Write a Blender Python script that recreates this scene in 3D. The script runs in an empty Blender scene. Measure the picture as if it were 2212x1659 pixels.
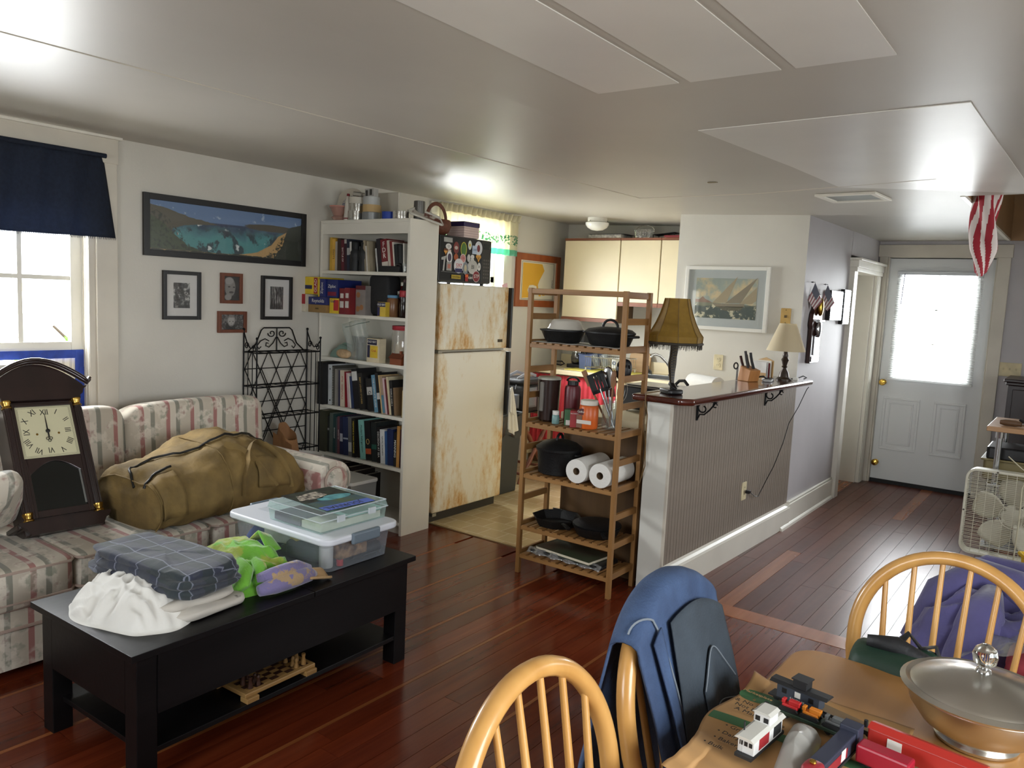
import bpy, math, random
from mathutils import Vector, Matrix, noise as mnoise, Quaternion
random.seed(7)
S = bpy.context.scene
COL = S.collection
PI = math.pi

# ---------------------------------------------------------------- camera
CAM = bpy.data.cameras.new('camera'); CO = bpy.data.objects.new('camera', CAM); COL.objects.link(CO)
W_, H_, F_ = 2212, 1659, 1696.86
CAM.sensor_fit = 'HORIZONTAL'; CAM.sensor_width = 36.0; CAM.lens = 36.0 * F_ / W_
CAM.clip_start = 0.02; CAM.clip_end = 200
yaw, pit, rol = math.radians(36.3196), math.radians(-6.2875), math.radians(2.678)
fw = Vector((-math.sin(yaw) * math.cos(pit), math.cos(yaw) * math.cos(pit), math.sin(pit)))
rt = Vector((math.cos(yaw), math.sin(yaw), 0)); up = rt.cross(fw)
r2 = rt * math.cos(rol) + up * math.sin(rol); u2 = up * math.cos(rol) - rt * math.sin(rol)
CO.matrix_world = Matrix(((r2.x, u2.x, -fw.x, 3.95067), (r2.y, u2.y, -fw.y, -0.04503), (r2.z, u2.z, -fw.z, 1.55724), (0, 0, 0, 1)))
S.camera = CO

# ---------------------------------------------------------------- sky, window daylight, exposure
WD = bpy.data.worlds.new('world'); S.world = WD; WD.use_nodes = True
bg = WD.node_tree.nodes['Background']; bg.inputs[0].default_value = (0.86, 0.94, 1.0, 1); bg.inputs[1].default_value = 6.0
def area(name, loc, rot, sx, sy, power, col=(0.95, 0.98, 1.0), portal=False, spread=150):
    l = bpy.data.lights.new(name, 'AREA'); l.shape = 'RECTANGLE'; l.size = sx; l.size_y = sy; l.energy = power; l.color = col
    l.spread = math.radians(spread)
    o = bpy.data.objects.new(name, l); COL.objects.link(o); o.location = loc; o.rotation_euler = rot
    return o
R90 = PI / 2
# daylight coming in through each window opening (light sits in the opening's outer plane)
TD = math.radians(14)      # sky light falls a little downwards
area('window_daylight', (-0.62, 1.55, 1.53), (0, -R90 + TD, 0), 0.75, 0.8, 85)
area('window_daylight', (-0.62, 5.15, 1.7), (0, -R90 + TD, 0), 0.9, 0.75, 98)
area('window_daylight', (2.79, 7.98, 1.48), (-R90 + TD * 0.6, 0, 0), 0.6, 0.95, 42)
area('window_daylight', (5.42, 0.7, 1.45), (0, R90 - TD, 0), 1.1, 1.6, 52)
area('window_daylight', (5.42, 4.6, 1.45), (0, R90 - TD, 0), 1.1, 0.9, 26)
area('window_daylight', (2.6, -2.02, 1.45), (R90 - TD, 0, 0), 1.5, 1.1, 34)
S.view_settings.view_transform = 'Standard'; S.view_settings.look = 'None'
S.view_settings.exposure = -0.08; S.view_settings.gamma = 1.0
S.view_settings.use_curve_mapping = False

# ---------------------------------------------------------------- materials
def lin(c):
    return tuple(((v / 255) / 12.92 if v / 255 <= 0.04045 else ((v / 255 + 0.055) / 1.055) ** 2.4) for v in c) + (1.0,)
MC = {}
def M(name, rgb, rough=0.5, metal=0.0, var=0.0, vscale=6.0, bump=0.0, bscale=40.0, stretch=(1, 1, 1), rgb2=None, spec=None, coat=0.0, alpha=None, trans=0.0, sheen=0.0, emit=None, vthr=None, sss=0.0):
    if name in MC: return MC[name]
    m = bpy.data.materials.new(name); m.use_nodes = True; nt = m.node_tree; b = nt.nodes['Principled BSDF']
    b.inputs['Base Color'].default_value = lin(rgb); b.inputs['Roughness'].default_value = rough; b.inputs['Metallic'].default_value = metal
    if spec is not None: b.inputs['Specular IOR Level'].default_value = spec
    if coat: b.inputs['Coat Weight'].default_value = coat; b.inputs['Coat Roughness'].default_value = 0.12
    if trans: b.inputs['Transmission Weight'].default_value = trans
    if alpha is not None: b.inputs['Alpha'].default_value = alpha
    if sheen: b.inputs['Sheen Weight'].default_value = sheen
    if emit: b.inputs['Emission Color'].default_value = lin(rgb); b.inputs['Emission Strength'].default_value = emit
    if var or bump or rgb2:
        tc = nt.nodes.new('ShaderNodeTexCoord'); mp = nt.nodes.new('ShaderNodeMapping'); mp.inputs['Scale'].default_value = stretch
        nt.links.new(tc.outputs['Object'], mp.inputs[0])
    if var or rgb2:
        n = nt.nodes.new('ShaderNodeTexNoise'); n.inputs['Scale'].default_value = vscale; n.inputs['Detail'].default_value = 4
        nt.links.new(mp.outputs[0], n.inputs['Vector'])
        r = nt.nodes.new('ShaderNodeValToRGB')
        c2 = rgb2 if rgb2 else tuple(max(0, v * (1 - var)) for v in rgb)
        c1 = rgb if rgb2 else tuple(min(255, v * (1 + var)) for v in rgb)
        r.color_ramp.elements[0].color = lin(c2); r.color_ramp.elements[1].color = lin(c1)
        a, z = vthr if vthr else (0.35, 0.65)
        r.color_ramp.elements[0].position = a; r.color_ramp.elements[1].position = z
        nt.links.new(n.outputs['Fac'], r.inputs[0]); nt.links.new(r.outputs[0], b.inputs['Base Color'])
    if bump:
        n2 = nt.nodes.new('ShaderNodeTexNoise'); n2.inputs['Scale'].default_value = bscale; n2.inputs['Detail'].default_value = 3
        nt.links.new(mp.outputs[0], n2.inputs['Vector'])
        bp = nt.nodes.new('ShaderNodeBump'); bp.inputs['Strength'].default_value = bump; bp.inputs['Distance'].default_value = 0.01
        nt.links.new(n2.outputs['Fac'], bp.inputs['Height']); nt.links.new(bp.outputs[0], b.inputs['Normal'])
    MC[name] = m
    return m
def clear(name, rgb=(255, 255, 255), opac=0.12, rough=0.1, gloss=0.06):
    """thin see-through sheet: mostly transparent, some diffuse haze, some gloss"""
    if name in MC: return MC[name]
    m = bpy.data.materials.new(name); m.use_nodes = True; nt = m.node_tree; out = nt.nodes['Material Output']; nt.nodes.remove(nt.nodes['Principled BSDF'])
    t = nt.nodes.new('ShaderNodeBsdfTransparent'); g = nt.nodes.new('ShaderNodeBsdfGlossy'); d = nt.nodes.new('ShaderNodeBsdfPrincipled')
    d.inputs['Base Color'].default_value = lin(rgb); d.inputs['Roughness'].default_value = 0.3; g.inputs['Roughness'].default_value = rough
    t.inputs[0].default_value = tuple(0.5 + 0.5 * v for v in lin(rgb)[:3]) + (1,)
    a = nt.nodes.new('ShaderNodeMixShader'); a.inputs[0].default_value = opac; nt.links.new(t.outputs[0], a.inputs[1]); nt.links.new(d.outputs[0], a.inputs[2])
    c = nt.nodes.new('ShaderNodeMixShader')
    fr = nt.nodes.new('ShaderNodeFresnel'); fr.inputs[0].default_value = 1.0 + gloss * 6
    ge = nt.nodes.new('ShaderNodeNewGeometry'); iv = nt.nodes.new('ShaderNodeMath'); iv.operation = 'SUBTRACT'; iv.inputs[0].default_value = 1.0; nt.links.new(ge.outputs['Backfacing'], iv.inputs[1])
    mu = nt.nodes.new('ShaderNodeMath'); mu.operation = 'MULTIPLY'; nt.links.new(fr.outputs[0], mu.inputs[0]); nt.links.new(iv.outputs[0], mu.inputs[1]); nt.links.new(mu.outputs[0], c.inputs[0])
    nt.links.new(a.outputs[0], c.inputs[1]); nt.links.new(g.outputs[0], c.inputs[2]); nt.links.new(c.outputs[0], out.inputs[0])
    MC[name] = m
    return m
def nodes(m):
    return m.node_tree, m.node_tree.nodes['Principled BSDF']
def mixnode(nt, fac, a, b):
    x = nt.nodes.new('ShaderNodeMix'); x.data_type = 'RGBA'
    for s, v in ((x.inputs[0], fac), (x.inputs[6], a), (x.inputs[7], b)):
        if isinstance(v, bpy.types.NodeSocket): nt.links.new(v, s)
        else: s.default_value = v
    return x.outputs[2]
def math_(nt, op, a, b=0.0, clamp=False):
    x = nt.nodes.new('ShaderNodeMath'); x.operation = op; x.use_clamp = clamp
    for s, v in ((x.inputs[0], a), (x.inputs[1], b)):
        if isinstance(v, bpy.types.NodeSocket): nt.links.new(v, s)
        else: s.default_value = v
    return x.outputs[0]
def objxyz(nt):
    tc = nt.nodes.new('ShaderNodeTexCoord'); sp = nt.nodes.new('ShaderNodeSeparateXYZ'); nt.links.new(tc.outputs['Object'], sp.inputs[0])
    return tc.outputs['Object'], sp.outputs[0], sp.outputs[1], sp.outputs[2]
def noise_(nt, vec, scale, detail=3, rough=0.5):
    n = nt.nodes.new('ShaderNodeTexNoise'); n.inputs['Scale'].default_value = scale; n.inputs['Detail'].default_value = detail; n.inputs['Roughness'].default_value = rough
    nt.links.new(vec, n.inputs['Vector']); return n.outputs['Fac']
def ramp_(nt, fac, stops, const=False):
    r = nt.nodes.new('ShaderNodeValToRGB'); e = r.color_ramp.elements
    if const: r.color_ramp.interpolation = 'CONSTANT'
    while len(e) < len(stops): e.new(0.5)
    for k, (p, c) in enumerate(stops): e[k].position = p; e[k].color = lin(c)
    nt.links.new(fac, r.inputs[0]); return r.outputs[0]
def wood(name, c1, c2, rough=0.4, axis=1, scale=14, coat=0.0, bump=0.05):
    """grain running along the given object axis"""
    if name in MC: return MC[name]
    st = [1, 1, 1]; st[axis] = 0.06
    m = M(name, c1, rough, rgb2=c2, vscale=scale, stretch=tuple(st), bump=bump, bscale=scale * 3, coat=coat, vthr=(0.3, 0.7))
    return m

# ---------------------------------------------------------------- mesh builder
class MB:
    def __init__(s): s.v = []; s.f = []; s.mi = []; s.cur = 0
    def add(s, vs, fs, mat=None):
        b = len(s.v); s.v += [tuple(p) for p in vs]
        for q in fs: s.f.append(tuple(i + b for i in q)); s.mi.append(s.cur)
        return s
    def box(s, x0, x1, y0, y1, z0, z1, mx=None):
        vs = [Vector((x, y, z)) for x in (x0, x1) for y in (y0, y1) for z in (z0, z1)]
        if mx is not None: vs = [mx @ p for p in vs]
        return s.add(vs, [(0, 1, 3, 2), (4, 6, 7, 5), (0, 4, 5, 1), (2, 3, 7, 6), (0, 2, 6, 4), (1, 5, 7, 3)])
    def cbox(s, c, d, rot=None):
        mx = Matrix.Translation(c) @ (rot.to_4x4() if rot is not None else Matrix())
        return s.box(-d[0] / 2, d[0] / 2, -d[1] / 2, d[1] / 2, -d[2] / 2, d[2] / 2, mx)
    def frame(s, d):
        d = Vector(d).normalized(); a = Vector((0, 0, 1)) if abs(d.z) < 0.9 else Vector((1, 0, 0))
        u = d.cross(a).normalized(); w = u.cross(d)
        return u, w
    def cyl(s, p0, p1, r0, r1=None, n=12, caps=True):
        p0, p1 = Vector(p0), Vector(p1); r1 = r0 if r1 is None else r1
        u, w = s.frame(p1 - p0); vs = []
        for p, r in ((p0, r0), (p1, r1)):
            for k in range(n):
                a = 2 * PI * k / n; vs.append(p + (u * math.cos(a) + w * math.sin(a)) * r)
        fs = [(k, (k + 1) % n, n + (k + 1) % n, n + k) for k in range(n)]
        if caps: fs += [tuple(range(n - 1, -1, -1)), tuple(range(n, 2 * n))]
        return s.add(vs, fs)
    def tube(s, path, r, n=8, closed=False, rad=None, sq=None):
        P = [Vector(p) for p in path]; m = len(P); vs = []; fs = []
        pu = None
        for i in range(m):
            if closed: d = P[(i + 1) % m] - P[i - 1]
            else: d = P[min(i + 1, m - 1)] - P[max(i - 1, 0)]
            if d.length < 1e-9: d = Vector((0, 0, 1))
            d.normalize()
            if pu is None: u, w = s.frame(d)
            else:
                u = pu - d * pu.dot(d)
                if u.length < 1e-6: u, w = s.frame(d)
                u.normalize(); w = u.cross(d)
            pu = u
            ri = rad[i] if rad else r
            for k in range(n):
                a = 2 * PI * (k + .5) / n
                if sq: vs.append(P[i] + u * math.cos(a) * sq[0] * ri + w * math.sin(a) * sq[1] * ri)
                else: vs.append(P[i] + (u * math.cos(a) + w * math.sin(a)) * ri)
        for i in range(m if closed else m - 1):
            j = (i + 1) % m
            for k in range(n): fs.append((i * n + k, i * n + (k + 1) % n, j * n + (k + 1) % n, j * n + k))
        if not closed: fs += [tuple(range(n - 1, -1, -1)), tuple((m - 1) * n + k for k in range(n))]
        return s.add(vs, fs)
    def lathe(s, prof, n=20, c=(0, 0, 0), axis=(0, 0, 1), sx=1.0, sy=1.0, caps=True):
        ax = Vector(axis).normalized(); u, w = s.frame(ax)
        if abs(ax.z) > 0.99: u, w = Vector((1, 0, 0)), Vector((0, 1, 0))
        c = Vector(c); vs = []; fs = []
        for r, z in prof:
            for k in range(n):
                a = 2 * PI * k / n; vs.append(c + ax * z + u * (r * sx * math.cos(a)) + w * (r * sy * math.sin(a)))
        for i in range(len(prof) - 1):
            for k in range(n): fs.append((i * n + k, i * n + (k + 1) % n, (i + 1) * n + (k + 1) % n, (i + 1) * n + k))
        if caps:
            if prof[0][0] > 1e-5: fs.append(tuple(range(n - 1, -1, -1)))
            if prof[-1][0] > 1e-5: fs.append(tuple((len(prof) - 1) * n + k for k in range(n)))
        return s.add(vs, fs)
    def prism(s, poly, o, ux, uy, ext):
        """extrude a 2D polygon lying in (ux,uy) at o by vector ext"""
        o, ux, uy, ext = Vector(o), Vector(ux), Vector(uy), Vector(ext); n = len(poly)
        vs = [o + ux * a + uy * b for a, b in poly]; vs += [p + ext for p in vs]
        fs = [tuple(range(n - 1, -1, -1)), tuple(range(n, 2 * n))] + [(k, (k + 1) % n, n + (k + 1) % n, n + k) for k in range(n)]
        return s.add(vs, fs)
    def rbox(s, x0, x1, y0, y1, z0, z1, r, n=4, mx=None):
        """box with rounded vertical (z) edges"""
        P = []
        for cx, cy, a0 in ((x1 - r, y1 - r, 0), (x0 + r, y1 - r, R90), (x0 + r, y0 + r, PI), (x1 - r, y0 + r, 3 * R90)):
            for k in range(n + 1): a = a0 + R90 * k / n; P.append((cx + r * math.cos(a), cy + r * math.sin(a)))
        vs = [Vector((x, y, z)) for z in (z0, z1) for x, y in P]
        if mx is not None: vs = [mx @ p for p in vs]
        N = len(P)
        return s.add(vs, [tuple(range(N - 1, -1, -1)), tuple(range(N, 2 * N))] + [(k, (k + 1) % N, N + (k + 1) % N, N + k) for k in range(N)])
    def sell(s, c, d, e=0.35, nu=24, nv=14, fn=None, mx=None):
        """superellipsoid pillow shape"""
        vs = []; fs = []
        sg = lambda v, p: math.copysign(abs(v) ** p, v)
        for j in range(nv + 1):
            b = -R90 + PI * j / nv
            for i in range(nu):
                a = 2 * PI * i / nu
                p = Vector((d[0] / 2 * sg(math.cos(b), e) * sg(math.cos(a), e), d[1] / 2 * sg(math.cos(b), e) * sg(math.sin(a), e), d[2] / 2 * sg(math.sin(b), e)))
                if fn: p = fn(p)
                p = (mx @ p) if mx is not None else p + Vector(c)
                vs.append(p)
        for j in range(nv):
            for i in range(nu): fs.append((j * nu + i, j * nu + (i + 1) % nu, (j + 1) * nu + (i + 1) % nu, (j + 1) * nu + i))
        return s.add(vs, fs)
    def grid(s, fn, nu, nv, wrap=False):
        vs = [fn(i / (nu if wrap else nu - 1), j / (nv - 1)) for j in range(nv) for i in range(nu)]; fs = []
        for j in range(nv - 1):
            for i in range(nu if wrap else nu - 1):
                fs.append((j * nu + i, j * nu + (i + 1) % nu, (j + 1) * nu + (i + 1) % nu, (j + 1) * nu + i))
        return s.add(vs, fs)
    def shell(s, fn, nu, nv, thick):
        """grid sheet with thickness (offset along averaged normals, closed edges)"""
        P = [[Vector(fn(i / (nu - 1), j / (nv - 1))) for i in range(nu)] for j in range(nv)]
        vs = []; Q = []
        for j in range(nv):
            for i in range(nu):
                a = P[j][min(i + 1, nu - 1)] - P[j][max(i - 1, 0)]; b = P[min(j + 1, nv - 1)][i] - P[max(j - 1, 0)][i]
                nn = a.cross(b); nn = nn.normalized() if nn.length > 1e-9 else Vector((0, 0, 1))
                Q.append(P[j][i] + nn * thick)
        vs = [P[j][i] for j in range(nv) for i in range(nu)] + Q; N = nu * nv; fs = []
        for j in range(nv - 1):
            for i in range(nu - 1):
                a, b, c, d = j * nu + i, j * nu + i + 1, (j + 1) * nu + i + 1, (j + 1) * nu + i
                fs.append((d, c, b, a)); fs.append((a + N, b + N, c + N, d + N))
        ring = [i for i in range(nu)] + [j * nu + nu - 1 for j in range(1, nv)] + [(nv - 1) * nu + i for i in range(nu - 2, -1, -1)] + [j * nu for j in range(nv - 2, 0, -1)]
        for k in range(len(ring)):
            a, b = ring[k], ring[(k + 1) % len(ring)]; fs.append((a, b, b + N, a + N))
        return s.add(vs, fs)
    def mesh(s, name, mats, smooth=None):
        me = bpy.data.meshes.new(name); me.from_pydata(s.v, [], s.f)
        if not isinstance(mats, (list, tuple)): mats = [mats]
        for m in mats: me.materials.append(m)
        if len(mats) > 1: me.polygons.foreach_set('material_index', s.mi)
        if smooth:
            me.polygons.foreach_set('use_smooth', [True] * len(me.polygons))
            if smooth < 170: me.set_sharp_from_angle(angle=math.radians(smooth))
        me.validate(); me.update()
        return me
def obj(name, mb, mat, parent=None, smooth=None, loc=None, rot=None, bev=0.0, sub=0, world=False, seg=2):
    me = mb if isinstance(mb, bpy.types.Mesh) else mb.mesh(name, mat, smooth)
    o = bpy.data.objects.new(name, me); COL.objects.link(o)
    if parent is not None: o.parent = parent
    if world and parent is not None:
        o.matrix_parent_inverse = MW(parent).inverted()
    if loc is not None: o.location = loc
    if rot is not None: o.rotation_euler = rot
    if bev:
        b = o.modifiers.new('bevel', 'BEVEL'); b.width = bev; b.segments = seg; b.limit_method = 'ANGLE'
    if sub:
        b = o.modifiers.new('sub', 'SUBSURF'); b.levels = sub; b.render_levels = sub
    return o
def MW(o):
    m = Matrix.LocRotScale(o.location, o.rotation_euler.to_quaternion(), o.scale)
    if o.parent: m = MW(o.parent) @ o.matrix_parent_inverse @ m
    return m
def tag(o, label, cat, group=None):
    o['label'] = label; o['category'] = cat
    if group: o['group'] = group
    return o
def thing(name, label, cat, loc=(0, 0, 0), rz=0.0, group=None, rot=None):
    o = bpy.data.objects.new(name, None); COL.objects.link(o); o.empty_display_size = 0.05
    o.location = loc; o.rotation_euler = rot if rot else (0, 0, rz)
    return tag(o, label, cat, group)
def struct(name, mb, mat, parent=None, **k):
    o = obj(name, mb, mat, parent, **k)
    if parent is None: o['kind'] = 'structure'
    return o
def copytree(o, loc=None, rz=None, label=None, group=None, parent=None):
    c = o.copy(); COL.objects.link(c); c.parent = parent
    if parent is not None: c.matrix_parent_inverse = o.matrix_parent_inverse.copy()
    for ch in o.children: copytree(ch, parent=c)
    if loc is not None: c.location = loc
    if rz is not None: c.rotation_euler = (0, 0, rz)
    if label: c['label'] = label
    if group: c['group'] = group
    return c
def box(x0, x1, y0, y1, z0, z1): return MB().box(x0, x1, y0, y1, z0, z1)
def text(name, s, size, mx, mat, parent, align='CENTER', ext=0.0004, sx=1.0):
    cu = bpy.data.curves.new(name, 'FONT'); cu.body = s; cu.size = size; cu.align_x = align; cu.align_y = 'CENTER'; cu.extrude = ext; cu.resolution_u = 2
    t = bpy.data.objects.new(name, cu); COL.objects.link(t)
    dg = bpy.context.evaluated_depsgraph_get(); me = bpy.data.meshes.new_from_object(t.evaluated_get(dg))
    bpy.data.objects.remove(t); bpy.data.curves.remove(cu)
    me.transform(Matrix.Diagonal((sx, 1, 1, 1))); me.transform(mx); me.materials.clear(); me.materials.append(mat); me.name = name
    o = bpy.data.objects.new(name, me); COL.objects.link(o); o.parent = parent
    return o
def basis(o, ux, uy):
    """matrix placing text: x along ux, y along uy, origin o"""
    ux, uy = Vector(ux).normalized(), Vector(uy).normalized(); uz = ux.cross(uy); o = Vector(o)
    return Matrix(((ux.x, uy.x, uz.x, o.x), (ux.y, uy.y, uz.y, o.y), (ux.z, uy.z, uz.z, o.z), (0, 0, 0, 1)))
def nz(p, sc=1.0, off=0.0): return mnoise.noise(Vector((p[0] * sc + off, p[1] * sc - off, p[2] * sc + 2 * off)))
# ================================================================ ROOM SHELL
XL, YB, XR, YD, YK, YS, XP = -0.34, -1.7, 5.2, 7.8, 6.62, 5.65, 2.29
MWALL = M('wall_paint', (206, 202, 192), 0.62, var=0.02, vscale=2, bump=0.06, bscale=90)
MHALL = M('hall_wall_paint', (188, 184, 186), 0.55, var=0.02, vscale=2, bump=0.05, bscale=90)
MTRIM = M('trim_paint', (226, 222, 210), 0.38, var=0.02, vscale=3)
MTRIMT = M('aged_trim_paint', (205, 198, 184), 0.42, var=0.03, vscale=3)
MCEIL = M('ceiling_paint', (180, 175, 165), 0.42, var=0.02, vscale=1.2, bump=0.05, bscale=3)
MPATCH = M('fresh_ceiling_paint', (210, 207, 200), 0.36, var=0.02, vscale=2)
def wall_rect(axis, a0, a1, u0, u1, z0, z1, holes):
    """slab perpendicular to axis ('x' or 'y'), thickness a0..a1, spanning u0..u1, z0..z1 with rectangular holes (u0,u1,z0,z1)"""
    mb = MB()
    us = sorted({u0, u1, *[h[0] for h in holes], *[h[1] for h in holes]}); zs = sorted({z0, z1, *[h[2] for h in holes], *[h[3] for h in holes]})
    for i in range(len(us) - 1):
        for k in range(len(zs) - 1):
            cu, cz = (us[i] + us[i + 1]) / 2, (zs[k] + zs[k + 1]) / 2
            if any(h[0] < cu < h[1] and h[2] < cz < h[3] for h in holes): continue
            if axis == 'x': mb.box(a0, a1, us[i], us[i + 1], zs[k], zs[k + 1])
            else: mb.box(us[i], us[i + 1], a0, a1, zs[k], zs[k + 1])
    return mb
ZT = 2.5
WIN1 = (1.13, 1.98, 0.74, 2.2); WIN2 = (4.72, 5.56, 1.2, 2.2)
struct('wall_left', wall_rect('x', XL - 0.22, XL, YB, YK + 0.15, 0, ZT, [WIN1, WIN2]), MWALL)
struct('wall_kitchen_end', box(XL, 1.3, YK, YK + 0.15, 0, ZT), MWALL)
# wall carrying the sailing picture, and the hall wall that turns the corner from it
PW = MB(); PW.prism([(1.30, YS), (2.275, YS), (2.285, 6.82), (2.05, 6.82), (2.05, YS + 0.9), (1.30, YS + 0.9)], (0, 0, 0), (1, 0, 0), (0, 1, 0), (0, 0, ZT))
struct('wall_hall', PW, [MWALL, MHALL])
me = bpy.data.objects['wall_hall'].data
for p in me.polygons:
    if p.normal.x > 0.9: p.material_index = 1
struct('wall_hall_header', box(2.05, 2.29, 6.82, YD, 2.03, ZT), MHALL)
struct('wall_hall_end', box(2.05, 2.30, 7.66, YD, 0, 2.03), MHALL)
struct('wall_closet_back', box(1.3, 1.4, 6.5, YD, 0, ZT), MHALL)
DOORH = (2.375, 3.225, 0, 2.075)
struct('wall_door', wall_rect('y', YD, YD + 0.16, 1.3, XR + 0.2, 0, 4.2, [DOORH]), MHALL)
struct('wall_right', wall_rect('x', XR, XR + 0.2, YB, YD, 0, ZT, [(-0.1, 1.5, 0.9, 2.0), (4.15, 5.05, 0.9, 2.0)]), MWALL)
struct('wall_back', wall_rect('y', YB - 0.2, YB, XL - 0.22, XR + 0.2, 0, ZT, [(1.85, 3.35, 0.9, 2.0)]), MWALL)
for n, (ax, a, u0, u1) in enumerate((('x', XR + 0.06, -0.1, 1.5), ('x', XR + 0.06, 4.15, 5.05), ('y', YB - 0.08, 1.85, 3.35))):
    w = MB(); fr = 0.05
    for (p0, p1, q0, q1) in ((u0, u1, 0.9, 0.95), (u0, u1, 1.95, 2.0), (u0, u1, 1.43, 1.47), (u0, u0 + fr, 0.9, 2.0), (u1 - fr, u1, 0.9, 2.0), ((u0 + u1) / 2 - 0.025, (u0 + u1) / 2 + 0.025, 0.9, 2.0)):
        if ax == 'x': w.box(a - 0.02, a + 0.02, p0, p1, q0, q1)
        else: w.box(p0, p1, a - 0.02, a + 0.02, q0, q1)
    struct('window_%d' % (3 + n), w, MTRIM)
# ceiling: old plaster sloping slightly towards the middle of the house, with the stair opening at the right
CA, CB = 2.30, 2.222
cm = MB()
cm.prism([(XL - 0.2, CA + 0.006), (2.28, CB), (2.28, CB + 0.22), (XL - 0.2, CB + 0.3)], (0, YB, 0), (1, 0, 0), (0, 0, 1), (0, YD - YB, 0))
HX, HY0, HY1 = 3.30, 4.93, YD
cm.box(2.28, HX, YB, YD, CB, CB + 0.22); cm.box(HX, XR, YB, HY0, CB, CB + 0.22); cm.box(4.6, XR, HY0, YD, CB, CB + 0.22)
CEIL = struct('ceiling', cm, MCEIL)
MBROWN = M('stairwell_brown_board', (150, 116, 78), 0.55, var=0.04, vscale=3)
sm = MB(); sm.box(HX - 0.1, 4.7, YD - 0.03, YD - 0.005, CB, 4.2); sm.box(HX - 0.08, HX - 0.002, HY0, YD, CB + 0.22, 4.2); sm.box(4.6, 4.68, HY0, YD, CB + 0.22, 4.2); sm.box(HX - 0.1, 3.75, HY0 - 0.1, YD, 4.2, 4.28); sm.box(4.3, 4.7, HY0 - 0.1, YD, 4.2, 4.28); sm.box(3.75, 4.3, HY0 - 0.1, 5.6, 4.2, 4.28); sm.box(3.75, 4.3, 6.3, YD, 4.2, 4.28); sm.box(HX - 0.1, 4.7, HY0 - 0.1, HY0 - 0.01, CB + 0.22, 4.2)  # gap in the unseen roof added to let sky light down the stairwell
struct('wall_stairwell', sm, MBROWN)
# repainted rectangles on the ceiling (thin skim-coat patches)
def ceil_z(x): return CB if x > 2.28 else CB + (CA - CB) * (2.28 - x) / (2.28 - XL)
pt = MB()
for (x0, x1, y0, y1) in ((2.59, 2.87, 0.2, 2.20), (2.905, 3.175, 0.2, 2.205), (3.215, 3.47, 0.2, 2.205)):
    obj('paint_patch', box(x0, x1, y0, y1, CB - 0.0025, CB + 0.001), MPATCH, CEIL)
pp = MB(); pp.prism([(2.66, 2.83), (3.57, 2.79), (3.62, 4.90), (2.78, 4.4), (2.74, 3.7)], (0, 0, CB + 0.001), (1, 0, 0), (0, 1, 0), (0, 0, -0.0035))
obj('paint_patch', pp, MPATCH, CEIL)
obj('panel_seam', MB().tube([(1.45, 4.68, ceil_z(1.45)), (2.28, 4.52, CB), (3.26, 4.27, CB)], 0.004, 6), MTRIMT, CEIL)
obj('panel_seam', MB().tube([(1.45, 4.68, ceil_z(1.45)), (1.35, 2.2, ceil_z(1.35)), (1.3, -1, ceil_z(1.3))], 0.003, 6), MTRIMT, CEIL)
obj('hole_edge_trim', MB().box(HX - 0.02, HX + 0.004, HY0, YD - 0.03, CB - 0.004, CB + 0.012), MTRIM, CEIL)
obj('hole_lining', MB().box(HX + 0.0005, HX + 0.004, HY0 + 0.005, YD - 0.031, CB + 0.012, CB + 0.3), MBROWN, CEIL)
obj('hole_lining', MB().box(HX + 0.005, 4.6, HY0 + 0.0005, HY0 + 0.004, CB + 0.002, CB + 0.3), MBROWN, CEIL)

# ---------------------------------------------------------------- floors
FB = struct('floor', MB().box(XL - 0.2, XR + 0.2, YB - 0.2, 3.86, -0.2, -0.016).box(2.06, XR + 0.2, 3.86, YD + 0.2, -0.2, -0.016).box(1.3, 2.06, 6.5, YD, -0.2, -0.004), M('floor_gap', (22, 10, 8), 0.7))
def plank_mat(name, c1, c2, c3, rough):
    m = M(name, c1, rough); nt, b = nodes(m)
    vec, x, y, z = objxyz(nt)
    oi = nt.nodes.new('ShaderNodeObjectInfo')
    mp = nt.nodes.new('ShaderNodeMapping'); mp.inputs['Scale'].default_value = (16, 0.9, 16); nt.links.new(vec, mp.inputs[0])
    ad = nt.nodes.new('ShaderNodeVectorMath'); nt.links.new(mp.outputs[0], ad.inputs[0]); cb = nt.nodes.new('ShaderNodeCombineXYZ')
    nt.links.new(math_(nt, 'MULTIPLY', oi.outputs['Random'], 91.0), cb.inputs[0]); nt.links.new(math_(nt, 'MULTIPLY', oi.outputs['Random'], 37.0), cb.inputs[1]); nt.links.new(cb.outputs[0], ad.inputs[1])
    g = noise_(nt, ad.outputs[0], 1.0, 5, 0.62)
    col = ramp_(nt, g, [(0.28, c2), (0.55, c1), (0.8, c3)])
    hv = nt.nodes.new('ShaderNodeHueSaturation'); nt.links.new(col, hv.inputs['Color'])
    nt.links.new(math_(nt, 'ADD', math_(nt, 'MULTIPLY', oi.outputs['Random'], 0.42), 0.80), hv.inputs['Value'])
    nt.links.new(hv.outputs[0], b.inputs['Base Color'])
    w = noise_(nt, vec, 7.0, 4, 0.6)
    rr = nt.nodes.new('ShaderNodeMapRange'); nt.links.new(w, rr.inputs[0]); rr.inputs[3].default_value = rough * 0.85; rr.inputs[4].default_value = rough * 1.2
    nt.links.new(rr.outputs[0], b.inputs['Roughness'])
    bp = nt.nodes.new('ShaderNodeBump'); bp.inputs['Strength'].default_value = 0.012; bp.inputs['Distance'].default_value = 0.01
    nt.links.new(noise_(nt, vec, 5.0, 2), bp.inputs['Height']); nt.links.new(bp.outputs[0], b.inputs['Normal'])
    return m
MPL = plank_mat('living_plank', (108, 46, 25), (84, 32, 17), (130, 62, 34), 0.17)
MPH = plank_mat('hall_plank', (94, 50, 36), (78, 39, 28), (108, 62, 44), 0.3)
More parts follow.
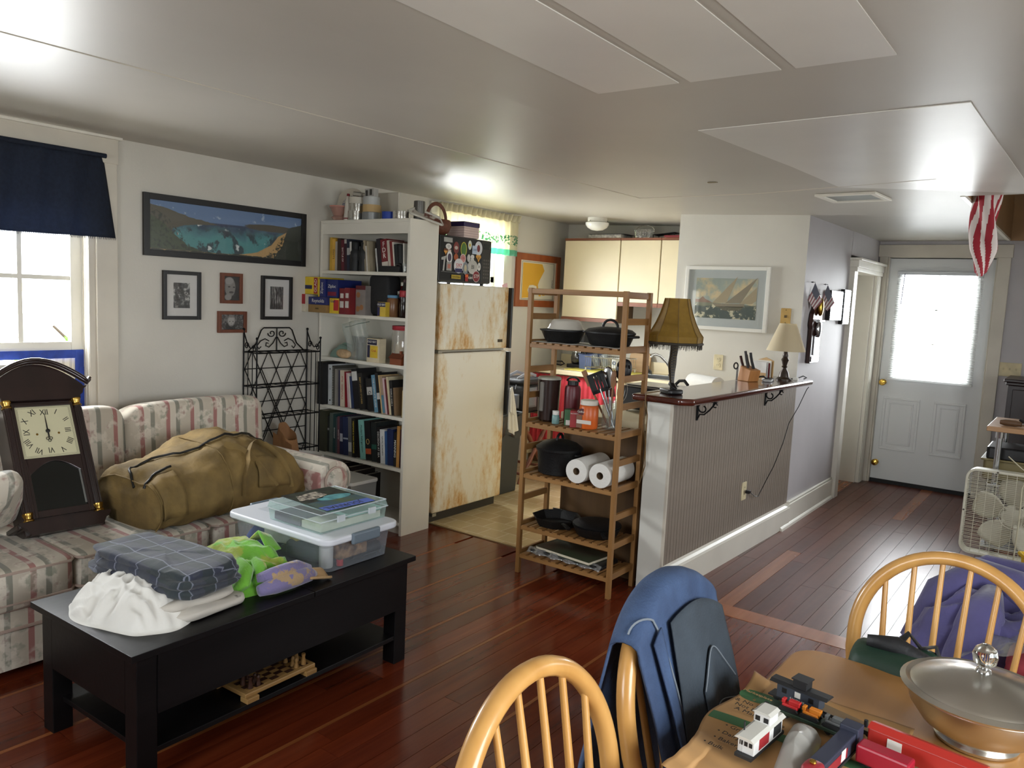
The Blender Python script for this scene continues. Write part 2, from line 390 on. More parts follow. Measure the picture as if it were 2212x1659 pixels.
for m_ in (MPH,): m_.node_tree.nodes['Principled BSDF'].inputs['Specular IOR Level'].default_value = 0.32
MPO = plank_mat('orange_plank', (150, 88, 48), (132, 72, 38), (166, 104, 62), 0.25)
rnd = random.Random(11)
def lay(x, w, y0, y1, mat, orange=0.0):
    cuts = [y0]; y = y0 + rnd.uniform(0.4, 1.9)
    while y < y1 - 0.35: cuts.append(y); y += rnd.uniform(1.3, 2.3)
    cuts.append(y1)
    for a, b in zip(cuts[:-1], cuts[1:]):
        m = MPO if rnd.random() < orange else mat
        obj('plank', box(-w / 2 + 0.0009, w / 2 - 0.0009, 0, b - a - 0.0016, -0.016, 0), m, FB, loc=(x + w / 2, a, 0))
x = XL; PWD = 0.089; k = 0
while x < XR:
    if k in (7, 13, 17, 21, 24, 29):
        obj('light_strip', box(-0.008, 0.008, 0, 5.3, -0.016, 0.0002), MPO, FB, loc=(x + 0.009, -1.65, 0)); x += 0.018
    end = 3.735 if x > 2.06 else 3.855
    lay(x, PWD, 0.4 if x < 4.3 else -1.7, end, MPL, 0.006); x += PWD; k += 1
obj('plank', box(0, 4.64, 0, 2.1, -0.016, 0), MPL, FB, loc=(XL, -1.7, 0))
obj('threshold_strip', box(2.215, XR, 3.735, 3.875, -0.016, 0.0015), MPO, FB)
x = 2.215; k = 0
while x < XR - 0.05:
    lay(x, PWD, 3.876, YD + 0.1, MPH, 0.05); x += PWD
obj('doorway_sill', box(1.4, 2.29, 6.93, 7.66, -0.004, 0.002), MPO, FB)
# kitchen sheet floor with printed small tiles
MLIN = M('kitchen_linoleum', (205, 188, 150), 0.25); nt, b = nodes(MLIN)
vec, ox, oy, oz = objxyz(nt)
ck = nt.nodes.new('ShaderNodeTexBrick'); ck.offset = 0.5; ck.inputs['Scale'].default_value = 1.0
for nm, v in (('Brick Width', 0.15), ('Row Height', 0.15), ('Mortar Size', 0.006), ('Mortar Smooth', 0.4), ('Bias', 0.0)): ck.inputs[nm].default_value = v
ck.inputs['Color1'].default_value = lin((208, 192, 152)); ck.inputs['Color2'].default_value = lin((192, 172, 132)); ck.inputs['Mortar'].default_value = lin((222, 208, 176)); nt.links.new(vec, ck.inputs['Vector'])
nt.links.new(mixnode(nt, math_(nt, 'MULTIPLY', noise_(nt, vec, 30, 5, 0.7), 0.55), ck.outputs['Color'], lin((176, 154, 112))), b.inputs['Base Color'])
struct('floor_kitchen', box(XL, 2.06, 3.857, YK, -0.2, 0.003), MLIN)
struct('trim_1', box(0.45, 1.5, 3.842, 3.858, -0.01, 0.0045), M('metal_edge_strip', (150, 130, 95), 0.35, 0.7))

# ---------------------------------------------------------------- living-room window with air conditioner
def window_left():
    y0, y1, z0, z1 = WIN1
    t = MB()
    t.box(XL, XL + 0.022, y1 + 0.03, y1 + 0.145, 0.0, 2.275); t.box(XL, XL + 0.022, y0 - 0.145, y0 - 0.03, 0.0, 2.275)
    t.box(XL, XL + 0.026, y0 - 0.15, y1 + 0.15, 2.16, 2.292)
    t.box(XL - 0.2, XL + 0.006, y1 - 0.004, y1 + 0.035, z0 - 0.05, z1); t.box(XL - 0.2, XL + 0.006, y0 - 0.035, y0 + 0.004, z0 - 0.05, z1)
    t.box(XL - 0.2, XL + 0.006, y0 - 0.03, y1 + 0.03, z1 - 0.004, z1 + 0.03)
    w = struct('window_1', t, MTRIMT, bev=0.004)
    obj('crown_strip', box(XL, XL + 0.05, y0 - 0.17, y1 + 0.16, 2.286, 2.300), MTRIM, w)
    obj('sill', box(XL - 0.2, XL + 0.05, y0 - 0.15, y1 + 0.15, z0 - 0.06, z0), MTRIM, w, bev=0.006)
    xa = XL - 0.09
    def sash(nm, x, za, zb, cols, rows, wd):
        s = MB(); s.box(x - 0.02, x + 0.02, y0, y0 + wd, za, zb); s.box(x - 0.02, x + 0.02, y1 - wd, y1, za, zb)
        s.box(x - 0.02, x + 0.02, y0 + wd, y1 - wd, za, za + wd * 0.9); s.box(x - 0.02, x + 0.02, y0 + wd, y1 - wd, zb - wd * 0.62, zb)
        o = obj(nm, s, MTRIM, w, bev=0.004)
        gy0, gy1, gz0, gz1 = y0 + wd, y1 - wd, za + wd * 0.9, zb - wd * 0.62
        for c in range(1, cols):
            yy = gy0 + (gy1 - gy0) * c / cols; obj('muntin', box(x - 0.013, x + 0.013, yy - 0.011, yy + 0.011, gz0, gz1), MTRIM, o)
        for r in range(1, rows):
            zz = gz0 + (gz1 - gz0) * r / rows; obj('muntin', box(x - 0.012, x + 0.012, gy0, gy1, zz - 0.011, zz + 0.011), MTRIM, o)
        for c in range(cols):
            for r in range(rows):
                ya, yb = gy0 + (gy1 - gy0) * c / cols, gy0 + (gy1 - gy0) * (c + 1) / cols; zc, zd = gz0 + (gz1 - gz0) * r / rows, gz0 + (gz1 - gz0) * (r + 1) / rows
                obj('pane', box(x - 0.002, x + 0.002, ya, yb, zc, zd), clear('window_glass', opac=0.01, rough=0.02, gloss=0.05), o)
    sash('lower_sash', xa, 1.16, 1.92, 3, 2, 0.062)
    sash('upper_sash', xa - 0.045, 1.47, 2.19, 3, 2, 0.055)
    st = MB()
    for d in (0.0, 0.03, 0.06): st.box(XL - 0.07 + d, XL - 0.06 + d, y1 - 0.006, y1 + 0.001, z0, z1)
    obj('jamb_stop', st, MTRIM, w)
window_left()
MTAPE = M('blue_painter_tape', (32, 62, 152), 0.55, var=0.08, vscale=25, bump=0.15, bscale=60)
tp = thing('painter_tape', 'blue painter tape strips sealing the air conditioner into the window', 'tape', (XL - 0.06, 1.5, 1.14))
obj('top_strip', box(-0.004, 0.0, -0.36, 0.475, -0.012, 0.032), MTAPE, tp)
obj('side_strip', box(-0.004, 0.001, 0.432, 0.478, -0.40, 0.03), MTAPE, tp)
obj('side_strip', box(-0.002, 0.003, 0.45, 0.49, -0.16, -0.06), MTAPE, tp)
ac = thing('air_conditioner', 'white window air conditioner below the lower sash', 'air conditioner', (XL, 1.5, 0.742))
MACW = M('ac_plastic', (226, 226, 222), 0.4)
a = MB(); a.box(-0.45, 0.03, -0.32, 0.17, 0.0, 0.375)
obj('case', a, MACW, ac, bev=0.01)
for k in range(6): obj('louver', box(0.03, 0.037, -0.28, 0.13, 0.30 - k * 0.045, 0.325 - k * 0.045), M('ac_louver', (190, 188, 180), 0.45), ac)
acc = MB(); n = 17
prof = [(XL - 0.085 + (0.012 if k % 2 else 0), 1.675 + k * 0.0178) for k in range(n)]
for k in range(n - 1):
    (xa, ya), (xb, yb) = prof[k], prof[k + 1]
    acc.add([(xa, ya, 0.745), (xb, yb, 0.745), (xb, yb, 1.13), (xa, ya, 1.13), (xa - 0.003, ya, 0.745), (xb - 0.003, yb, 0.745), (xb - 0.003, yb, 1.13), (xa - 0.003, ya, 1.13)], [(0, 1, 2, 3), (7, 6, 5, 4)])
obj('accordion_panel', acc, M('accordion_vinyl', (232, 222, 196), 0.5, sss=0.0), ac, world=True)
# dark curtain on a rod
cur = thing('window_valance', 'dark navy fabric valance with frayed hem over the window', 'curtain', (XL + 0.06, 1.5, 2.19))
MNAVY = M('navy_cotton', (30, 38, 54), 0.85, var=0.12, vscale=60, bump=0.3, bscale=180)
nt, b = nodes(MNAVY); out = nt.nodes['Material Output']; tl = nt.nodes.new('ShaderNodeBsdfTranslucent'); tl.inputs[0].default_value = lin((70, 84, 110)); mx_ = nt.nodes.new('ShaderNodeMixShader'); mx_.inputs[0].default_value = 0.22
nt.links.new(b.outputs[0], mx_.inputs[1]); nt.links.new(tl.outputs[0], mx_.inputs[2]); nt.links.new(mx_.outputs[0], out.inputs[0])
def curf(u, v):
    y = -0.62 + 1.17 * u; z = 0.014 - 0.43 * v - 0.012 * math.sin(u * 3)
    d = 0.010 * math.sin(u * 46 + 2 * v) + 0.014 * math.sin(u * 17 + 1) * v + 0.03 * v
    if u > 0.9: d -= (u - 0.9) * 0.5 * (1 - v * 0.5); y += (u - 0.9) * v * 0.5
    return Vector((d, y, z))
obj('fabric', MB().shell(curf, 90, 16, 0.002), MNAVY, cur, smooth=179)
fr = MB()
for k in range(150):
    u = k / 149; p = curf(u, 1.0); fr.cyl(p, p + Vector((0, random.uniform(-0.004, 0.004), -0.012)), 0.0018, 0.0006, 4)
fo = obj('hem_fringe', fr, MNAVY, cur); fo['kind'] = 'stuff'
obj('rod', MB().cyl((0.002, -0.66, 0.0), (0.002, 0.545, 0.0), 0.012, n=12), MNAVY, cur, smooth=40)
# greenery outside the living-room window
def bush(name, label, c, r, n, seed, col):
    t = thing(name, label, 'tree', c); rd = random.Random(seed)
    lf = MB()
    for k in range(n):
        d = Vector((rd.gauss(0, 1), rd.gauss(0, 1), rd.gauss(0, 1))).normalized() * (rd.random() ** 0.4)
        p = Vector((d.x * r[0], d.y * r[1], d.z * r[2] + r[2])); q = Quaternion((rd.random(), rd.random(), rd.random(), rd.random())).normalized()
        s_ = rd.uniform(0.05, 0.1)
        lf.add([p + q @ Vector(v) * s_ for v in ((-1, 0, 0), (0, -0.4, 0), (1, 0, 0.1), (0, 0.4, 0))], [(0, 1, 2, 3)])
    o = obj('foliage', lf, col, t); o['kind'] = 'stuff'
    br = MB()
    for k in range(7):
        a = rd.uniform(0, 6.28); br.tube([(0, 0, 0), (0.25 * math.cos(a), 0.3 * math.sin(a), r[2] * 0.7), (r[0] * 0.7 * math.cos(a), r[1] * 0.8 * math.sin(a), r[2] * rd.uniform(1, 1.7))], 0.03, 5, rad=[0.04, 0.025, 0.01])
    obj('branches', br, M('bark', (96, 78, 64), 0.8), t)
bush('yard_shrub', 'green leafy shrub outside the living room window', (-3.2, 4.2, -0.4), (1.0, 1.6, 0.9), 900, 3, M('leaf_green', (120, 158, 66), 0.6, var=0.2, vscale=3))
struct('ground_outside', box(-40, 40, -40, 40, -0.5, -0.4), M('yard_grass', (150, 150, 132), 0.9, var=0.15, vscale=4))

# ---------------------------------------------------------------- kitchen window
y0, y1, z0, z1 = WIN2
t = MB(); t.box(XL, XL + 0.02, y1, y1 + 0.12, 0.95, 2.24); t.box(XL, XL + 0.02, y0 - 0.12, y0, 0.95, 2.24); t.box(XL, XL + 0.022, y0 - 0.13, y1 + 0.13, z1 - 0.01, 2.28)
t.box(XL - 0.2, XL + 0.05, y0 - 0.13, y1 + 0.13, z0 - 0.04, z0); t.box(XL - 0.215, XL, y1 - 0.005, y1 + 0.02, z0, z1); t.box(XL - 0.215, XL, y0 - 0.02, y0 + 0.005, z0, z1)
w2 = struct('window_2', t, MTRIM, bev=0.004)
s = MB(); xa = XL - 0.1
for (ya, yb, za, zb) in ((y0, y0 + 0.05, z0, z1), (y1 - 0.05, y1, z0, z1), (y0, y1, z0, z0 + 0.06), (y0, y1, z1 - 0.05, z1), (y0, y1, 1.68, 1.73), ((y0 + y1) / 2 - 0.01, (y0 + y1) / 2 + 0.01, z0, z1)): s.box(xa - 0.015, xa + 0.015, ya, yb, za, zb)
obj('sash', s, MTRIM, w2)
for (ya, yb) in ((y0 + 0.05, (y0 + y1) / 2 - 0.01), ((y0 + y1) / 2 + 0.01, y1 - 0.05)):
    for (za, zb) in ((z0 + 0.06, 1.68), (1.73, z1 - 0.05)): obj('pane', box(xa - 0.002, xa + 0.002, ya, yb, za, zb), clear('window_glass'), w2)

# ---------------------------------------------------------------- entry door, casing, blinds
cs = MB(); y = YD - 0.022
cs.box(2.30, 2.372, y, YD, 0, 2.19); cs.box(3.228, 3.325, y, YD, 0, 2.19); cs.box(2.29, 3.335, y - 0.004, YD, 2.08, 2.19)
cs.box(2.372, 2.385, YD - 0.01, YD + 0.16, 0, 2.08); cs.box(3.218, 3.228, YD - 0.01, YD + 0.16, 0, 2.08); cs.box(2.372, 3.228, YD - 0.01, YD + 0.16, 2.075, 2.09)
struct('trim_2', cs, MTRIMT, bev=0.004)
MDOOR = M('door_paint', (220, 222, 222), 0.42, bump=0.04, bscale=200)
dx0, dx1 = 2.388, 3.215; yd = YD + 0.03
GX0, GX1, GZ0, GZ1 = 2.50, 3.09, 1.0, 1.92
D = struct('door_1', wall_rect('y', yd, yd + 0.045, dx0, dx1, 0.03, 2.07, [(GX0, GX1, GZ0, GZ1)]), MDOOR)
ds = MB()
for (xa, xb, za, zb) in ((GX0 - 0.03, GX0, GZ0 - 0.03, GZ1 + 0.03), (GX1, GX1 + 0.03, GZ0 - 0.03, GZ1 + 0.03), (GX0, GX1, GZ0 - 0.03, GZ0), (GX0, GX1, GZ1, GZ1 + 0.03)): ds.box(xa, xb, yd - 0.012, yd, za, zb)
obj('glass_frame', ds, MDOOR, D, bev=0.004)
for c in range(2):
    for r in range(3):
        xa = GX0 + (GX1 - GX0) * c / 2; za = GZ0 + (GZ1 - GZ0) * r / 3
        obj('pane', box(xa + 0.008, xa + (GX1 - GX0) / 2 - 0.008, yd + 0.015, yd + 0.02, za + 0.008, za + (GZ1 - GZ0) / 3 - 0.008), clear('window_glass'), D)
for c in (1,): obj('muntin', box(GX0 + (GX1 - GX0) / 2 - 0.009, GX0 + (GX1 - GX0) / 2 + 0.009, yd + 0.008, yd + 0.028, GZ0, GZ1), MTRIM, D)
for r in (1, 2): obj('muntin', box(GX0, GX1, yd + 0.008, yd + 0.028, GZ0 + (GZ1 - GZ0) * r / 3 - 0.009, GZ0 + (GZ1 - GZ0) * r / 3 + 0.009), MTRIM, D)
for (xa, xb) in ((2.44, 2.745), (2.86, 3.11)):
    p = MB()
    for (i0, i1, q) in ((0.0, 0.022, 0.009), (0.05, 0.062, 0.006)):
        za, zb = 0.32 + i0, 0.81 - i0; x0_, x1_ = xa + i0, xb - i0; wd = i1 - i0
        p.box(x0_, x1_, yd - q, yd, za, za + wd).box(x0_, x1_, yd - q, yd, zb - wd, zb).box(x0_, x0_ + wd, yd - q, yd, za + wd, zb - wd).box(x1_ - wd, x1_, yd - q, yd, za + wd, zb - wd)
    obj('raised_panel', p, MDOOR, D, bev=0.003)
    obj('panel_field', box(xa + 0.062, xb - 0.062, yd - 0.005, yd, 0.382, 0.748), MDOOR, D, bev=0.004)
MBRASS = M('polished_brass', (196, 158, 72), 0.18, 1.0)
for z in (0.94, 0.19):
    kb = MB().lathe([(0.026, 0), (0.026, 0.008), (0.011, 0.012), (0.011, 0.03), (0.024, 0.04), (0.03, 0.055), (0.024, 0.068), (0.0, 0.072)], 20, (2.425, yd, z), (0, -1, 0))
    obj('door_knob', kb, MBRASS, D, smooth=40)
for z in (1.75, 1.12, 0.3): obj('hinge', box(3.215, 3.222, yd - 0.012, yd + 0.01, z, z + 0.09), M('hinge_steel', (120, 116, 110), 0.4, 0.8), D)
obj('sweep', box(dx0, dx1, yd - 0.012, yd + 0.05, 0.0, 0.035), M('door_sweep_black', (16, 16, 18), 0.6), D)
bl = thing('door_blind', 'white mini blind hanging over the glass of the entry door', 'blind', (2.80, yd - 0.03, 1.955))
MBL = M('blind_vinyl', (236, 236, 232), 0.45); nt, b = nodes(MBL); out = nt.nodes['Material Output']; tl = nt.nodes.new('ShaderNodeBsdfTranslucent'); tl.inputs[0].default_value = lin((240, 242, 244)); mx_ = nt.nodes.new('ShaderNodeMixShader'); mx_.inputs[0].default_value = 0.4
nt.links.new(b.outputs[0], mx_.inputs[1]); nt.links.new(tl.outputs[0], mx_.inputs[2]); nt.links.new(mx_.outputs[0], out.inputs[0])
obj('head_rail', box(-0.338, 0.338, -0.014, 0.016, -0.03, 0.0), M('blind_rail', (210, 215, 220), 0.4), bl, bev=0.002)
sl = MB(); a_ = math.radians(24); ns = 46
for k in range(4): pass
slm = MB(); slm.box(-0.338, 0.338, -0.0125, 0.0125, -0.0006, 0.0006, Matrix.Rotation(a_, 4, 'X')); slme = slm.mesh('slat', MBL)
for k in range(ns): obj('slat', slme, MBL, bl, loc=(0, 0.002, -0.045 - k * 0.0202))
obj('bottom_rail', box(-0.338, 0.338, -0.012, 0.014, -0.985, -0.968), MBL, bl)
obj('tilt_wand', MB().cyl((-0.275, -0.02, -0.02), (-0.285, -0.024, -0.3), 0.004, n=6), M('wand_dark', (110, 110, 130), 0.3), bl)
cd = MB(); cd.tube([(0.325, -0.02, -0.03), (0.35, -0.022, -0.1), (0.355, -0.024, -0.2), (0.335, -0.024, -0.24), (0.32, -0.022, -0.15), (0.318, -0.02, -0.03)], 0.0016, 5)
obj('lift_cord', cd, MBL, bl)

# ---------------------------------------------------------------- side doorway in the hall
c2 = MB(); c2.box(2.2, 2.325, 6.82, 6.93, 0, 2.0); c2.box(2.2, 2.33, 7.64, 7.76, 0, 1.93)
for k in range(4): c2.box(2.33, 2.336, 7.65 + k * 0.028, 7.665 + k * 0.028, 0, 1.93)
c2.box(2.06, 2.3, 7.62, 7.66, 0, 1.98); c2.box(2.06, 2.2, 6.93, 6.95, 0, 1.98)
for k, (o_, za, zb) in enumerate(((0.0, 1.9, 1.935), (0.008, 1.935, 1.99), (0.03, 1.99, 2.01))): c2.box(2.2, 2.345 + o_, 6.815 - o_ * 0.4, 7.765 + 0 * o_, za, zb)
struct('trim_3', c2, MTRIM, bev=0.003)
d2 = struct('door_2', box(2.08, 2.12, 6.95, 7.62, 0.01, 1.98), MTRIMT)
for (za, zb) in ((0.2, 0.8), (1.0, 1.8)): obj('raised_panel', box(2.12, 2.127, 7.05, 7.52, za, zb), MTRIMT, d2, bev=0.004)

# ---------------------------------------------------------------- baseboards
bb = MB(); bb.box(2.27, 2.302, 5.66, 6.82, 0, 0.16); bb.box(2.27, 2.296, 5.66, 6.82, 0.16, 0.178)
struct('baseboard_hall', bb, MTRIM, bev=0.004)
struct('trim_4', MB().prism([(0, 0), (0.016, 0), (0.013, 0.016), (0.004, 0.024), (0, 0.026)], (2.302, 5.48, 0), (1, 0, 0), (0, 0, 1), (0, 1.33, 0)), MTRIM)
struct('baseboard_left', MB().box(XL, XL + 0.02, YB, 3.50, 0, 0.16), MTRIM, bev=0.003)
struct('baseboard_door', MB().box(3.33, XR, YD - 0.02, YD, 0, 0.15), MTRIM, bev=0.003)
# ================================================================ SOFA
def sofa_fabric():
    m = M('sofa_fabric', (206, 194, 180), 0.75, sheen=0.15); nt, b = nodes(m)
    tc = nt.nodes.new('ShaderNodeTexCoord'); sp = nt.nodes.new('ShaderNodeSeparateXYZ'); nt.links.new(tc.outputs['Object'], sp.inputs[0]); vec = tc.outputs['Object']; y = sp.outputs[1]
    fr = math_(nt, 'FRACT', math_(nt, 'MULTIPLY', y, 1 / 0.14))
    st = ramp_(nt, fr, [(0.0, (186, 176, 160)), (0.24, (160, 112, 106)), (0.40, (196, 187, 172)), (0.64, (132, 130, 118)), (0.80, (186, 176, 160))], True)
    n1 = noise_(nt, vec, 16, 4, 0.6); n2 = noise_(nt, vec, 11, 3, 0.5)
    fl = ramp_(nt, n1, [(0.36, (150, 110, 106)), (0.46, (216, 208, 194)), (0.54, (212, 202, 188)), (0.62, (138, 142, 126))])
    mask = ramp_(nt, n2, [(0.49, (0, 0, 0)), (0.56, (205, 205, 205))])
    nt.links.new(mixnode(nt, mask, st, fl), b.inputs['Base Color'])
    bp = nt.nodes.new('ShaderNodeBump'); bp.inputs['Strength'].default_value = 0.25; bp.inputs['Distance'].default_value = 0.01
    nt.links.new(noise_(nt, vec, 14, 3), bp.inputs['Height']); nt.links.new(bp.outputs[0], b.inputs['Normal'])
    return m
MSOFA = sofa_fabric()
MPIPE = M('sofa_piping', (170, 150, 138), 0.8)
so = thing('sofa', 'floral striped three seat sofa with rolled arms under the framed pictures', 'sofa', (0.2, 1.75, 0))
def SX(x): return x - 0.2
def SY(y): return y - 1.75
bs = MB(); bs.rbox(SX(-0.22), SX(0.74), SY(0.78), SY(2.66), 0.045, 0.30, 0.03)
obj('base', bs, MSOFA, so, smooth=40)
obj('welt', MB().tube([(SX(0.745), SY(0.8), 0.205), (SX(0.745), SY(2.64), 0.205)], 0.007, 6), MPIPE, so)
obj('welt', MB().tube([(SX(0.745), SY(0.8), 0.285), (SX(0.745), SY(2.64), 0.285)], 0.007, 6), MPIPE, so)
def crumple(amp, sc, off):
    return lambda p: p + p.normalized() * amp * nz(p, sc, off)
for k, (ya, yb) in enumerate(((0.80, 1.40), (1.40, 2.01), (2.01, 2.63))):
    c = MB().sell((SX(0.33), SY((ya + yb) / 2), 0.365), (0.88, yb - ya + 0.008, 0.175), 0.16, 40, 14, crumple(0.006, 9, k))
    cu = obj('seat_cushion', c, MSOFA, so, smooth=179)
    lo = MB(); hx, hy, r = 0.435, (yb - ya) / 2 - 0.004, 0.05
    for zz in (0.425, 0.305): lo.tube([(SX(0.33) + hx * a, SY((ya + yb) / 2) + hy * b_, zz + 0.008) for a, b_ in ((-1, -1), (0.94, -1), (1, -0.93), (1, 0.93), (0.94, 1), (-1, 1))], 0.006, 6)
    obj('piping', lo, MPIPE, cu)
for k, (ya, yb) in enumerate(((0.80, 1.40), (1.40, 2.00), (2.00, 2.84))):
    mx = Matrix.Translation((SX(-0.105), SY((ya + yb) / 2), 0.625)) @ Matrix.Rotation(math.radians(-9), 4, 'Y')
    def pf(p, k=k):
        p = Vector(p); t = max(0, p.z / 0.28)
        p.x += 0.05 * t * t; p += p.normalized() * 0.012 * nz(p, 7, k + 3)
        return p
    c = MB().sell((0, 0, 0), (0.27, yb - ya + 0.012, 0.56), 0.34, 44, 20, pf, mx)
    obj('back_cushion', c, MSOFA, so, smooth=179)
bk = MB(); bk.rbox(SX(-0.30), SX(-0.16), SY(0.75), SY(2.80), 0.05, 0.74, 0.04); obj('back_frame', bk, MSOFA, so, smooth=40)
def arm(yc, nm='arm'):
    a = MB(); pr = []
    n = 18
    for k in range(n + 1):
        t = -0.25 * PI + 1.5 * PI * k / n; pr.append((yc + 0.115 * math.cos(t), 0.535 + 0.105 * math.sin(t)))
    pr += [(yc - 0.085, 0.30), (yc - 0.085, 0.05), (yc + 0.085, 0.05), (yc + 0.085, 0.34)]
    pr = pr[::-1]
    a.prism([(SY(p), q) for p, q in pr], (SX(-0.28), 0, 0), (0, 1, 0), (0, 0, 1), (1.03, 0, 0))
    o = obj(nm, a, MSOFA, so, smooth=50, bev=0.012, seg=3)
    f = MB().lathe([(0.0, 0.035), (0.045, 0.03), (0.065, 0.012), (0.07, 0.0)], 20, (SX(0.755), SY(yc), 0.535), (1, 0, 0)); obj('scroll_front', f, MSOFA, o, smooth=60)
    obj('piping', MB().tube([(SX(0.757), SY(yc) + 0.072 * math.cos(t * PI / 12), 0.535 + 0.072 * math.sin(t * PI / 12)) for t in range(24)], 0.007, 6, True), MPIPE, o)
arm(2.745); arm(0.70)
for (x, y) in ((0.68, 0.85), (0.68, 2.6), (-0.2, 0.85), (-0.2, 2.6)): obj('foot', MB().box(SX(x) - 0.03, SX(x) + 0.03, SY(y) - 0.03, SY(y) + 0.03, 0.0, 0.05), M('dark_foot', (40, 30, 24), 0.5), so)
# throw pillow at the left edge
pm = Matrix.Translation((0.42, 1.13, 0.60)) @ Matrix.Rotation(math.radians(-20), 4, 'Z') @ Matrix.Rotation(math.radians(-35), 4, 'Y') @ Matrix.Rotation(math.radians(22), 4, 'X')
def pil(p):
    r = max(abs(p.x), abs(p.y)) / 0.21; p.z *= max(0.12, 1 - 0.8 * r ** 3); return p
tp_ = thing('throw_pillow', 'floral striped throw pillow at the left end of the sofa', 'pillow', (0.42, 1.13, 0.452))
obj('cover', MB().sell((0, 0, 0), (0.42, 0.42, 0.17), 0.3, 40, 14, pil, Matrix.Translation((-0.42, -1.13, -0.452)) @ pm), MSOFA, tp_, smooth=179)

# ================================================================ COFFEE TABLE
MBLK = wood('black_brown_wood', (20, 18, 19), (13, 12, 13), 0.36, 1, 18, bump=0.03)
MBLK.node_tree.nodes['Principled BSDF'].inputs['Specular IOR Level'].default_value = 0.22
ct = thing('coffee_table', 'black brown wooden coffee table with lower shelf in front of sofa', 'coffee table', (1.445, 1.70, 0), math.radians(1.5))
hx, hy = 0.3175, 0.62; zt = 0.455
obj('top_panel', box(-hx, hx, -hy, 0.07, zt - 0.022, zt), MBLK, ct, bev=0.0015)
obj('top_panel', box(-hx, hx, 0.073, hy, zt - 0.022, zt), MBLK, ct, bev=0.0015)
lx, ly = hx - 0.055, hy - 0.06; lw = 0.033
for a in (-1, 1):
    for c in (-1, 1): obj('leg', box(a * lx - lw, a * lx + lw, c * ly - lw, c * ly + lw, 0, zt - 0.022), MBLK, ct, bev=0.002)
for a in (-1, 1): obj('apron', box(a * (lx + lw) - 0.012, a * (lx + lw) + 0.004, -ly + lw, ly - lw, 0.235, zt - 0.022), MBLK, ct)
for c in (-1, 1): obj('apron', box(-lx + lw, lx - lw, c * (ly + lw - 0.008) - 0.008, c * (ly + lw - 0.008) + 0.008, 0.235, zt - 0.022), MBLK, ct)
obj('lift_box', box(-lx + 0.01, lx - 0.01, -ly + 0.01, ly - 0.01, 0.235, 0.248), MBLK, ct)
obj('lower_shelf', box(-lx - lw + 0.004, lx + lw - 0.004, -ly, ly, 0.105, 0.123), MBLK, ct, bev=0.0015)

# ================================================================ BOOKSHELF
MWHT = M('white_melamine', (222, 218, 206), 0.42, var=0.02, vscale=2.5)
bk = thing('bookshelf', 'tall white bookcase full of books beside the refrigerator', 'bookcase', (0.094, 3.63, 0))
BX0, BX1, BY0, BY1, BZ = -0.325, 0.513, 3.505, 3.765, 2.012
def L(x0, x1, y0, y1, z0, z1): return box(x0 - 0.094, x1 - 0.094, y0 - 3.63, y1 - 3.63, z0, z1)
obj('side_panel', L(BX0, BX0 + 0.022, BY0, BY1, 0, BZ), MWHT, bk, bev=0.0015); obj('side_panel', L(BX1 - 0.022, BX1, BY0, BY1, 0, BZ), MWHT, bk, bev=0.0015)
obj('back_panel', L(BX0 + 0.022, BX1 - 0.022, BY1 - 0.008, BY1, 0.06, BZ - 0.02), MWHT, bk)
obj('top_panel', L(BX0 + 0.022, BX1 - 0.022, BY0 - 0.004, BY1, BZ - 0.022, BZ), MWHT, bk, bev=0.0015)
obj('top_rail', L(BX0 + 0.022, BX1 - 0.022, BY0 + 0.002, BY0 + 0.02, BZ - 0.092, BZ - 0.022), MWHT, bk)
SHZ = (1.680, 1.397, 1.097, 0.767, 0.437, 0.085)
for z in SHZ: obj('shelf', L(BX0 + 0.022, BX1 - 0.022, BY0, BY1 - 0.008, z - 0.022, z), MWHT, bk, bev=0.0015)
obj('kick_board', L(BX0 + 0.022, BX1 - 0.022, BY0 + 0.03, BY0 + 0.045, 0, 0.063), MWHT, bk)

# ================================================================ REFRIGERATOR
def rust_mat():
    m = M('rusty_white_enamel', (222, 216, 198), 0.4); nt, b = nodes(m); vec, x, y, z = objxyz(nt)
    mp = nt.nodes.new('ShaderNodeMapping'); mp.inputs['Scale'].default_value = (1, 1.0, 0.42); nt.links.new(vec, mp.inputs[0])
    big = noise_(nt, mp.outputs[0], 4.2, 4, 0.62); fine = noise_(nt, mp.outputs[0], 26, 5, 0.72)
    ey = math_(nt, 'POWER', math_(nt, 'ABSOLUTE', math_(nt, 'MULTIPLY', y, 2.63)), 9.0)
    v = math_(nt, 'ADD', math_(nt, 'ADD', math_(nt, 'MULTIPLY', big, 0.62), math_(nt, 'MULTIPLY', fine, 0.40)), math_(nt, 'MULTIPLY', ey, 0.10))
    zc = math_(nt, 'POWER', math_(nt, 'SUBTRACT', 1.0, math_(nt, 'MULTIPLY', z, 0.9)), 12.0, True)
    v = math_(nt, 'ADD', v, math_(nt, 'MULTIPLY', zc, 0.08))
    col = ramp_(nt, v, [(0.53, (224, 219, 204)), (0.62, (212, 194, 160)), (0.69, (194, 148, 86)), (0.76, (134, 80, 32))])
    nt.links.new(col, b.inputs['Base Color'])
    return m
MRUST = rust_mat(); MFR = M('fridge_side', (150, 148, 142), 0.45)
MBLKP = M('black_plastic', (20, 20, 22), 0.35)
fg = thing('refrigerator', 'old white top-freezer refrigerator with rust stained doors', 'refrigerator', (0.08, 4.215, 0))
def FBX(x0, x1, y0, y1, z0, z1): return box(x0 - 0.08, x1 - 0.08, y0 - 4.215, y1 - 4.215, z0, z1)
obj('cabinet', FBX(-0.27, 0.415, 3.838, 4.59, 0.03, 1.625), MFR, fg, bev=0.008)
